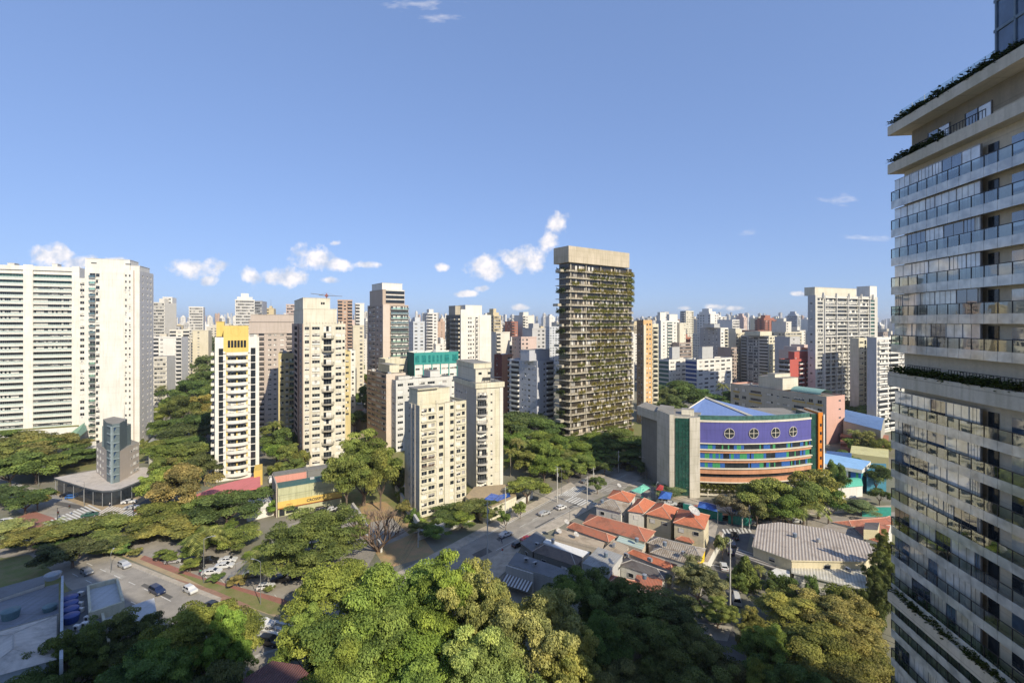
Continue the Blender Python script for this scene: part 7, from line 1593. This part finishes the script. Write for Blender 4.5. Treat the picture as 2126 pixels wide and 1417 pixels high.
FB = [ # seen in particular
 (318,420,26,628,6,1,'banded','a rooftop box','white block with a round emblem panel right of the blank tower'),(338,430,12,617,20,0,'punched','a flat root'[:-4]+'roof' if False else 'a flat roof','slim white tower with an antenna top right of the blank tower'),
 (392,470,34,637,28,0,'banded','a flat roof','striped white balcony tower left of the yellow-topped tower'),(318,330,60,700,20,0,'balconied','a flat roof','white terrace-topped block just right of the blank tower'),(352,345,42,685,34,1,'balconied','a flat roof','cream block with deep curved balconies above the avenue trees'),
 (318,300,32,742,20,1,'banded','a flat roof','stepped cream building with long balconies at the avenue trees'),
 (488,440,42,622,30,0,'banded','a stepped top','white block with an arched crown and grids behind the beige tower'),(528,460,11,625,10,10,'banded','a flat roof','narrow teal glass slab beside the arched white crown'),
 (552,480,20,640,20,9,'punched','a mast','yellow block with an antenna beside the cream balcony tower'),(594,470,22,632,20,11,'banded','a flat roof','pinkish ribbed tower just left of the cream balcony tower'),
 (701,400,36,623,20,6,'balconied','a flat roof','terracotta framed tower right of the cream balcony tower'),(738,410,24,630,20,0,'balconied','a flat roof','white balcony tower next to the terracotta framed one'),(733,330,28,676,20,3,'punched','a flat roof','creamy yellow slab with a grid of small windows'),
 (858,380,34,668,24,5,'punched','a rooftop box','white and bluish tower with dark punched windows behind the teal block'),(888,430,30,650,24,0,'balconied','a rooftop box','white tower with stacked balcony slots behind the teal block'),
 (1025,420,26,655,30,9,'banded','a stepped top','yellowish banded block right of the arched white tower'),(1062,470,14,668,30,7,'balconied','a flat roof','orange and grey striped block left of the planted tower'),(1085,480,36,655,30,1,'balconied','a rooftop box','cream towers cluster member left of the planted tower'),
 (1082,330,46,700,28,11,'punched','a flat roof','pinkish white apartment block with even windows above the bluish building'),(1105,340,42,682,34,4,'punched','a rooftop box','grey and white apartment tower close to the planted tower'),(1030,340,40,690,30,1,'balconied','a flat roof','cream block with wavy balconies above the red brick block'),
 (1475,520,34,652,30,0,'punched','a stepped top','white stepped tower over the grey gabled tower'),(1380,460,30,655,26,4,'punched','a rooftop box','grey block with boxes behind the slim apricot tower'),(1520,500,32,664,30,0,'banded','a flat roof','white slab with vertical strips over the grey balcony tower'),
 (1586,620,40,664,20,7,'balconied','a stepped top','dark red brick cluster on the skyline above the red tower'),(1632,480,20,668,20,1,'punched','a rooftop box','cream block on the skyline above the red tower'),(1640,380,44,700,30,4,'punched','a flat roof','grey block with tall blank side just behind the red tower'),
 (1655,700,14,655,20,5,'banded','a stepped top','bluish ribbed tower just left of the grid-framed tower'),(1630,420,60,690,26,3,'banded','a flat roof','creamy block with vertical fins behind the red tower'),(1518,390,22,722,30,8,'balconied','a flat roof','dark brown block right of the deep blue office block'),
 (1410,400,44,712,26,8,'banded','a flat roof','low dark red brick block behind the white office blocks'),(1620,300,24,780,30,8,'banded','a flat roof','low dark block left of the red tower'),(1834,420,30,690,30,8,'punched','a flat roof','brown tower sliver glimpsed beside the glass tower')]
for t in FB: farb(*t)
PROF = [(0,700),(318,660),(440,656),(640,660),(720,655),(860,655),(1030,660),(1100,656),(1180,660),(1340,658),(1450,652),(1560,656),(1690,655),(1830,662),(2126,662)]
def prof(px):
    for (a, ya), (b_, yb_) in zip(PROF, PROF[1:]):
        if a <= px <= b_: return ya
    return 662
for (n, Ya, Yb_, ta, tb) in ((26, 330, 430, 36, 76), (66, 430, 620, 16, 52), (100, 620, 1000, 4, 28), (150, 1000, 1900, -2, 13), (240, 1900, 3900, -7, 5)):
    for i in range(n):
        px = -60 + (2180)*((i + random.random())/n); Y = random.uniform(Ya, Yb_)
        if px < 300 and Y < 700: px = 318 + random.random()*100 if random.random() < .5 else px
        wm_ = random.uniform(11, 23); top = prof(px) + random.uniform(ta, tb)
        if Y < 430 and (360 < px < 440): continue
        farb(px, Y, wm_*F/(Y*K), top, None, stuff=(Y > 1900 or (Y > 1000 and i % 2 == 0)), ci=random.choice((0,0,0,0,0,1,1,1,1,2,2,3,3,3,5,5,4,6,8,9,11,7,10)[:23 if Y < 1000 else 18]))
tag(FSTUFF.build('skyline'), 'dense pale mass of far towers along the horizon', 'skyline', None, 'stuff')
# low houses that show between the towers
for i in range(40):
    Y = random.uniform(260, 420); px = random.choice((random.uniform(735,765), random.uniform(320,400), random.uniform(1040,1140), random.uniform(1520,1700), random.uniform(560,1000)))
    x, y = PX(px, Y*K), Y*K; s = random.uniform(4,7); zt_ = random.uniform(4,8); m = MB(); rm = random.choice((TILE2, TILE2, FIBRE, GREYS)); hw = random.choice((HW, HC, BEIGE))
    m.box(-s, s, -s*.8, s*.8, 0, zt_, hw); A = [Vector(p) for p in ((-s-.4,-s*.8-.4,zt_),(s+.4,-s*.8-.4,zt_),(s+.4,s*.8+.4,zt_),(-s-.4,s*.8+.4,zt_))]; r0, r1 = Vector((-s*.4,0,zt_+2)), Vector((s*.4,0,zt_+2))
    for q in ([A[0],A[1],r1,r0],[A[2],A[3],r0,r1],[A[3],A[0],r0],[A[1],A[2],r1]): m.poly(q, rm)
    o = m.build('low_house', loc=(x, y, 0)); o.rotation_euler = (0,0,random.uniform(0,1.5)); tag(o, 'small low house half hidden between the middle-distance blocks', 'house', 'low houses hidden between the apartment blocks')
# construction crane on the skyline
ck = empty('tower_crane', (PX(678, 520*K), 520*K, 0)); zc = PZ(614, 520*K); CR = plain('crane_red', (.35,.12,.08), .6); m = MB(); m.tube((0,0,0),(0,0,zc+3), .9,.7, CR, 4); m.build('mast', ck)
m = MB(); m.tube((-9,0,zc+1),(19,0,zc-.5), .45,.3, STEEL, 4); m.tube((0,0,zc+4),(-9,0,zc+1), .15,.15, STEEL, 3); m.tube((0,0,zc+4),(12,0,zc), .15,.15, STEEL, 3); m.tube((-19,0,zc+3),(-3,0,zc+1), .4,.4, STEEL, 4); m.build('jib', ck)
m = MB(); m.box(-1.5,1.5,-1.5,1.5,zc-1,zc+1.5, CR); m.build('cab', ck); tag(ck, 'construction crane poking over the boxy cream penthouse', 'crane')

# ------------------------------------------------------------------ vehicles
def C(px, py, ang, col, kind, label): car(px, py, ang, col, kind, label)
C(258,1176,-28,'silver','hatch','silver hatchback driving past the sunlit tan path'); C(326,1230,-30,'navy','suv','dark navy suv driving on the avenue in the shade')
C(443,1262,-30,'black','sedan','dark car glimpsed above the bright near tree'); C(547,1300,-8,'white','suv','white suv waiting at the lower crossing'); C(560,1336,-14,'black','suv','black suv behind the white one at the lower crossing')
C(603,1362,20,'blue','hatch','small car with a turquoise roof stopped at the corner'); C(187,1071,28,'green','sedan','dark green sedan on the zebra crossing'); C(218,1080,28,'green','hatch','dark green hatchback just above the roadside trees')
C(268,1044,22,'white','sedan','white sedan waiting beyond the striped crossing'); C(274,1056,22,'silver','sedan','silver sedan beside the white one at the crossing'); C(16,1084,12,'white','hatch','white hatchback on the left road beside the cycle lane')
C(28,1012,10,'silver','sedan','silver car under the trees at the far left'); C(141,1030,14,'black','sedan','black car parked at the glass showroom'); C(150,1034,14,'blue','hatch','pale blue car parked at the glass showroom')
C(401,950,60,'yellow','suv','bright yellow car on the tree-lined avenue'); C(373,954,60,'white','sedan','white car in the avenue tree shade'); C(393,1035,40,'black','suv','dark suv beside the pink canopy')
C(345,902,55,'red','hatch','red car parked among the avenue trees'); C(358,915,55,'white','sedan','white car parked behind the avenue hedge')
for px, py, a_, c_, k_, l_ in ((360,1167,18,'silver','hatch','silver hatchback at the left end of the tree car park'),(398,1163,18,'black','suv','black suv under palms in the tree car park'),(434,1168,12,'black','suv','dark suv behind the white cars in the car park'),
    (473,1166,12,'white','sedan','farthest white sedan of the three in the car park'),(466,1178,12,'white','sedan','middle white sedan of the three in the car park'),(440,1191,10,'white','sedan','nearest white sedan of the three beside the cycle lane'),
    (488,1206,12,'grey','hatch','dark grey hatchback under the bent street lamp'),(552,1222,12,'white','hatch','white hatchback with greenish glass between the palm trunks'),(584,1206,10,'black','suv','black suv behind the palm trunks'),(612,1200,10,'black','sedan','black sedan in the shade of the big round tree'),
    (300,1104,30,'silver','sedan','silver car half hidden above the roadside trees'),(405,1182,10,'black','sedan','black sedan left of the nearest white sedan')): C(px, py, a_, c_, k_, l_)
C(537,1066,70,'black','sedan','dark car in the lane left of the gym'); C(668,1061,25,'black','suv','dark suv parked at the gym wall'); C(690,1060,20,'white','sedan','white car parked at the gym beside the dark suv'); C(705,1064,12,'black','sedan','black sedan at the right of the gym car park'); C(678,1072,20,'white','hatch','white hatchback nearest in the gym car park')
C(563,1000,-60,'white','van','white van beside the pink canopy'); C(1076,1134,38,'black','hatch','black car standing in the tower shadow on the avenue'); C(1095,1122,38,'red','sedan','dark red car at the shadow edge of the avenue')
for px, py, a_, c_, k_, l_ in ((1392,1048,-12,'white','sedan','white sedan parked behind the orange townhouses'),(1432,1056,-14,'silver','suv','silver suv parked behind the orange townhouses'),(1453,1060,-14,'red','suv','dark red suv at the brick forecourt'),(1468,1070,-14,'grey','sedan','grey sedan beside the end townhouse'),
    (1508,1078,-8,'black','suv','large black pickup-like suv at the street corner'),(1553,1086,-8,'white','sedan','white car behind the twin utility poles')): C(px, py, a_, c_, k_, l_)
for px, py, c_, k_, l_ in ((1525,1116,'black','suv','black suv first in the shaded narrow street'),(1519,1130,'grey','sedan','grey sedan second in the shaded narrow street'),(1516,1148,'navy','hatch','navy hatchback third in the shaded narrow street'),(1503,1180,'white','hatch','white hatchback last in the shaded narrow street')): C(px, py, 74, c_, k_, l_)
C(1529,1248,70,'white','van','white pickup van on the earthy yard beside the tall utility pole')
for px, py, c_, l_ in ((1215,1001,'grey','grey car waiting on the far avenue'),(1300,965,'black','dark car on the far avenue slope'),(1335,948,'silver','silver car farthest up the avenue')): C(px, py, 40, c_, 'sedan', l_)

# ------------------------------------------------------------------ poles, lamps, wires, people
def GP(px, py): return G(px, py)
def hp(px, pyb, pyt): Y = GY_(pyb); return (64 - (pyt-HY)*Y/F)
def GY_(py): return F*H/(py-HY)
UP = []
def U(px, pyb, pyt, label, kind='utility', rz=.7):
    x, y = G(px, pyb); pole(x, y, max(4, hp(px, pyb, pyt)), label, kind, rz); return Vector((x, y, max(4, hp(px, pyb, pyt))))
u1 = U(1012,1175,1040,'tall utility pole at the shaded avenue kerb'); u2 = U(1049,1095,1010,'slim pole on the pavement below the pool terrace'); u3 = U(1157,1042,970,'utility pole before the zebra crossing')
u4 = U(1166,1026,972,'lamp-topped pole on the corner of the side street', 'lamp', 2.6); u5 = U(1219,1058,988,'tall pole beside the white corner house'); u6 = U(1232,1002,970,'utility pole in front of the garden pavilion'); u7 = U(1284,980,935,'utility pole at the bend of the far avenue')
u8 = U(868,1135,1098,'utility pole beside the entrance of the near cream tower'); u9 = U(1340,998,950,'slim lamp pole by the school street', 'lamp', 3.0)
u10 = U(1516,1290,1118,'tallest utility pole at the earthy yard corner'); u11 = U(1541,1100,1054,'left one of the twin utility poles by the ribbed hall'); u12 = U(1556,1098,1048,'right one of the twin utility poles by the ribbed hall')
u13 = U(1712,1072,1032,'utility pole behind the spreading palm'); u14 = U(1362,1056,1006,'white pole beside the school corner', 'lamp', 1.0)
U(80,1010,970,'white pole left of the glass showroom', 'lamp', 0.0); U(175,1050,1000,'white street pole at the showroom corner', 'lamp', 3.3); U(489,1212,1170,'bent street lamp over the tree car park', 'lamp', .3)
U(230,1188,1148,'dark street lamp at the shaded avenue bend', 'lamp', 2.0); U(277,1070,1048,'traffic light where the avenue meets the crossing', 'signal', 2.8); U(119,1079,1056,'traffic light at the zebra crossing island', 'signal', .3)
U(423,1210,1118,'thin lamp post rising through the palm', 'lamp', .4); U(541,1254,1165,'left bare palm-side post on the median', 'lamp', 2.9); U(1183,1078,1066,'short post on the avenue divider', 'lamp', 0); U(296,1098,1078,'white lamp pole above the roadside trees', 'lamp', 1.2)
for a_, b__, l_, n_ in ((u1,u2,'power cables dropping along the avenue pavement',4),(u2,u3,'power cables between the terrace pole and the crossing',4),(u3,u6,'power cables over the zebra crossing',3),(u6,u7,'power cables up the far avenue',4),(u8,u1,'power cables from the entrance pole to the shaded kerb',4),
    (u5,u3,'cables crossing the avenue to the white corner house',2),(u10,u11,'cables over the shaded narrow street',4),(u11,u13,'cables running behind the ribbed hall',3),(u5,u14,'cables behind the orange townhouses',3),(u14,u11,'cables along the school street',3)): wires(a_-Vector((0,0,.5)), b__-Vector((0,0,.5)), l_, n_)
wires(u10-Vector((0,0,3.5)), Vector((*G(1860,1330,9), 9)), 'thick cables from the tallest pole towards the glass tower', 3, 1.2)
for px, py, a_, c_, k_, l_ in ((60,1040,16,'white','sedan','white sedan on the left road near the islands'),(30,1100,16,'red','hatch','red hatchback at the left edge of the lower road'),(180,1190,-30,'grey','hatch','grey hatchback in shade at the avenue bend'),(395,1228,-30,'white','hatch','white hatchback on the avenue above the bright tree'),
    (1130,1068,38,'silver','sedan','silver sedan in the sunlit middle avenue'),(1165,1056,38,'white','hatch','white hatchback near the lower zebra crossing'),(1050,1112,38,'white','sedan','white sedan at the sunlit avenue kerb'),(1600,1092,4,'silver','sedan','silver sedan parked on the school street'),(1650,1084,4,'white','sedan','white sedan parked on the school street by the palm'),
    (1420,1052,-14,'black','hatch','black hatchback between cars behind the townhouses'),(522,1196,10,'silver','sedan','silver sedan between the grey and white hatchbacks'),(340,1160,18,'black','sedan','black sedan at the shady left end of the car park'),(640,1128,-60,'white','hatch','white hatchback in the lane behind the big round tree'),(770,1110,60,'silver','sedan','silver sedan parked by the stained plot wall')): C(px, py, a_, c_, k_, l_)
wires(u8-Vector((0,0,.5)), Vector((*G(760,1250,8), 8)), 'cables from the entrance pole over the bare plot', 4, 1.2)
NV, WS, RS, GS = plain('navy_cloth', (.03,.04,.09), .9), plain('white_shirt', (.68,.68,.66), .9), plain('red_shirt', (.45,.05,.04), .9), plain('green_shirt', (.05,.38,.22), .9)
x, y = G(416, 1194); by_ = empty('bicycle', (x, y, .05), math.radians(-25)); m = MB()
for s_ in (-.5, .5):
    w_ = MB()
    for i in range(14):
        a0, a1 = 2*math.pi*i/14, 2*math.pi*(i+1)/14; w_.tube((s_+.33*math.cos(a0),0,.33+.33*math.sin(a0)), (s_+.33*math.cos(a1),0,.33+.33*math.sin(a1)), .03,.03, TYRE, 4)
    w_.build('wheel', by_)
for p, q in (((-.5,0,.33),(-.15,0,.8)),((-.15,0,.8),(.35,0,.85)),((.35,0,.85),(.5,0,.33)),((-.1,0,.3),(.35,0,.85)),((-.1,0,.3),(-.15,0,.8)),((-.5,0,.33),(-.1,0,.3)),((.35,0,.85),(.33,0,1.02))): m.tube(p, q, .028,.028, plain('red_frame', (.5,.04,.03), .4), 5)
m.build('frame', by_); m = MB(); m.box(-.28,-.05,-.07,.07,.84,.9, BLACK); m.build('saddle', by_); m = MB(); m.tube((.33,-.26,1.03),(.33,.26,1.03), .02,.02, BLACK, 5); m.build('handlebar', by_); tag(by_, 'red bicycle ridden along the red cycle lane', 'bicycle')
person(x, y, math.radians(-115), GS, NV, 'cyclist in a bright green top riding on the red cycle lane', 'ride', .05)
for px, py, a_, tp, lg, l_ in ((124,1092,.4,NV,NV,'person in dark clothes on the zebra crossing island'),(280,1067,1.2,RS,NV,'person in a red top waiting at the striped crossing'),(228,1052,2.0,WS,NV,'person in a white shirt before the glass showroom'),(1042,1128,2.2,NV,NV,'person in dark clothes stepping into the shaded avenue'),
    (1043,1150,.6,RS,WS,'person in a red top crossing the shaded avenue'),(214,1038,2.4,RS,NV,'person in a red top under the showroom roof edge'),(1800,1048,1,plain('orange_cloth',(.6,.2,.04),.9),NV,'person in orange by the bright green play fence'),(642,1255,1.0,WS,NV,'person in a white top on the median walk')):
    x, y = G(px, py); person(x, y, a_, tp, lg, l_, z=.04)

# ------------------------------------------------------------------ haze over the far city
hz = bpy.data.materials.new('haze'); hz.use_nodes = True; n, l = hz.node_tree.nodes, hz.node_tree.links; n.clear()
pv_ = n.new('ShaderNodeVolumePrincipled'); pv_.inputs['Color'].default_value = (.95,.97,1,1); pv_.inputs['Density'].default_value = .00011; pv_.inputs['Anisotropy'].default_value = .3
ot = n.new('ShaderNodeOutputMaterial'); l.new(pv_.outputs[0], ot.inputs['Volume'])
HAZE = True
if HAZE:
    m = MB(); m.box(-9500, 9500, -1600, 17000, -1, 135, hz); tag(m.build('haze'), kind='stuff')

# ------------------------------------------------------------------ what each tree is called
SH = {}
def short(l):
    return l
MARK = [('the long white slab', G(60,890)), ('the wedge-shaped tower', G(233,1003)), ('the glass showroom', G(220,1030)), ('the zebra crossing', G(150,1070)), ('the shaded rooftops', G(120,1280)), ('the blue tanks', G(146,1270)), ('the parking row', G(470,1180)), ('the pink canopy', G(470,1010)),
        ('the yellow-topped tower', G(490,998)), ('the gym', G(640,1060)), ('the cream balcony tower', G(660,975)), ('the brown brick building', G(800,920)), ('the near cream tower', G(900,1080)), ('the bare plot', G(800,1070)), ('the pool terrace', G(1030,1030)), ('the pale bluish building', G(1100,905)),
        ('the planted tower', G(1200,925)), ('the garden pavilion', G(1255,1000)), ('the purple school', G(1550,1020)), ('the green glass slot', G(1415,1025)), ('the concrete wing', G(1345,960)), ('the white office blocks', G(1470,830)), ('the low beige block', G(1620,890)), ('the pink end wall', G(1735,922)), ('the barrel-roofed hall', G(1790,905)),
        ('the school wing', G(1760,1010)), ('the orange townhouses', G(1400,1080)), ('the tower-shaded shops', G(1110,1160)), ('the dark corrugated roof', G(1330,1190)), ('the narrow street', G(1500,1150)), ('the ribbed hall', G(1700,1150)), ('the red tiled wing', G(1820,1110)), ('the pale lower roof', G(1730,1220)), ('the earthy yard', G(1540,1260)), ('the glass tower foot', G(1840,1300)),
        ('the lower crossing', G(560,1330)), ('the dark red roof', G(590,1400)), ('the avenue bend', G(250,1180)), ('the red cycle lane', G(430,1205)), ('the bare branches', G(785,1120)), ('the blank white tower', G(250,920)), ('the left road', G(40,1020)), ('the avenue trees', G(400,900)), ('the red tower', G(1670,820)), ('the slim apricot tower', G(1345,856)), ('the arched white tower', G(975,860)), ('the teal-topped block', G(900,880)), ('the tall utility pole', G(1516,1290)), ('the shaded avenue', G(1020,1150))]
KW = {'tree':'tree','near':'large tree','round':'tree','bush':'shrub','palm':'palm','bare':'leafless tree','cone':'rounded conical shrub','hedge':'clipped hedge','far':'tree'}
import itertools
for (t, label, tone, kind, x, y, h, wr, group) in PENDING:
    if y > 560 or (kind == 'bush') or (kind == 'far' and y > 330):
        grp = 'shrubs scattered through the gardens' if kind == 'bush' else 'far trees growing between the city blocks'
        tag(t, 'garden shrub scattered among lawns between the towers' if kind == 'bush' else 'far tree growing between the middle-distance city blocks', 'shrub' if kind == 'bush' else 'tree', grp); continue
    if label is None:
        ds = sorted(MARK, key=lambda mk: (mk[1][0]-x)**2 + (mk[1][1]-y)**2)[:5]; szw = 'tall' if h > 15 else ('low' if h < 8 else 'mid-height'); done = False
        for (m1, m2) in itertools.combinations(range(5), 2):
            for sp in ('', 'spreading ' if wr > h*.45 else 'narrow ', 'full ', 'dense ', 'leafy '):
                label = f'{szw} {sp}{TN[tone]} {KW[kind]} between {ds[m1][0]} and {ds[m2][0]}'
                if label not in USED: done = True; break
            if done: break
        while len(label.split()) > 16: label = label.replace('-', ' ', 0); label = ' '.join(label.split()[:16])
    tag(t, label, {'bush':'shrub','palm':'palm tree','cone':'shrub','hedge':'hedge'}.get(kind, 'tree'), group)
print('objects', len(bpy.data.objects))
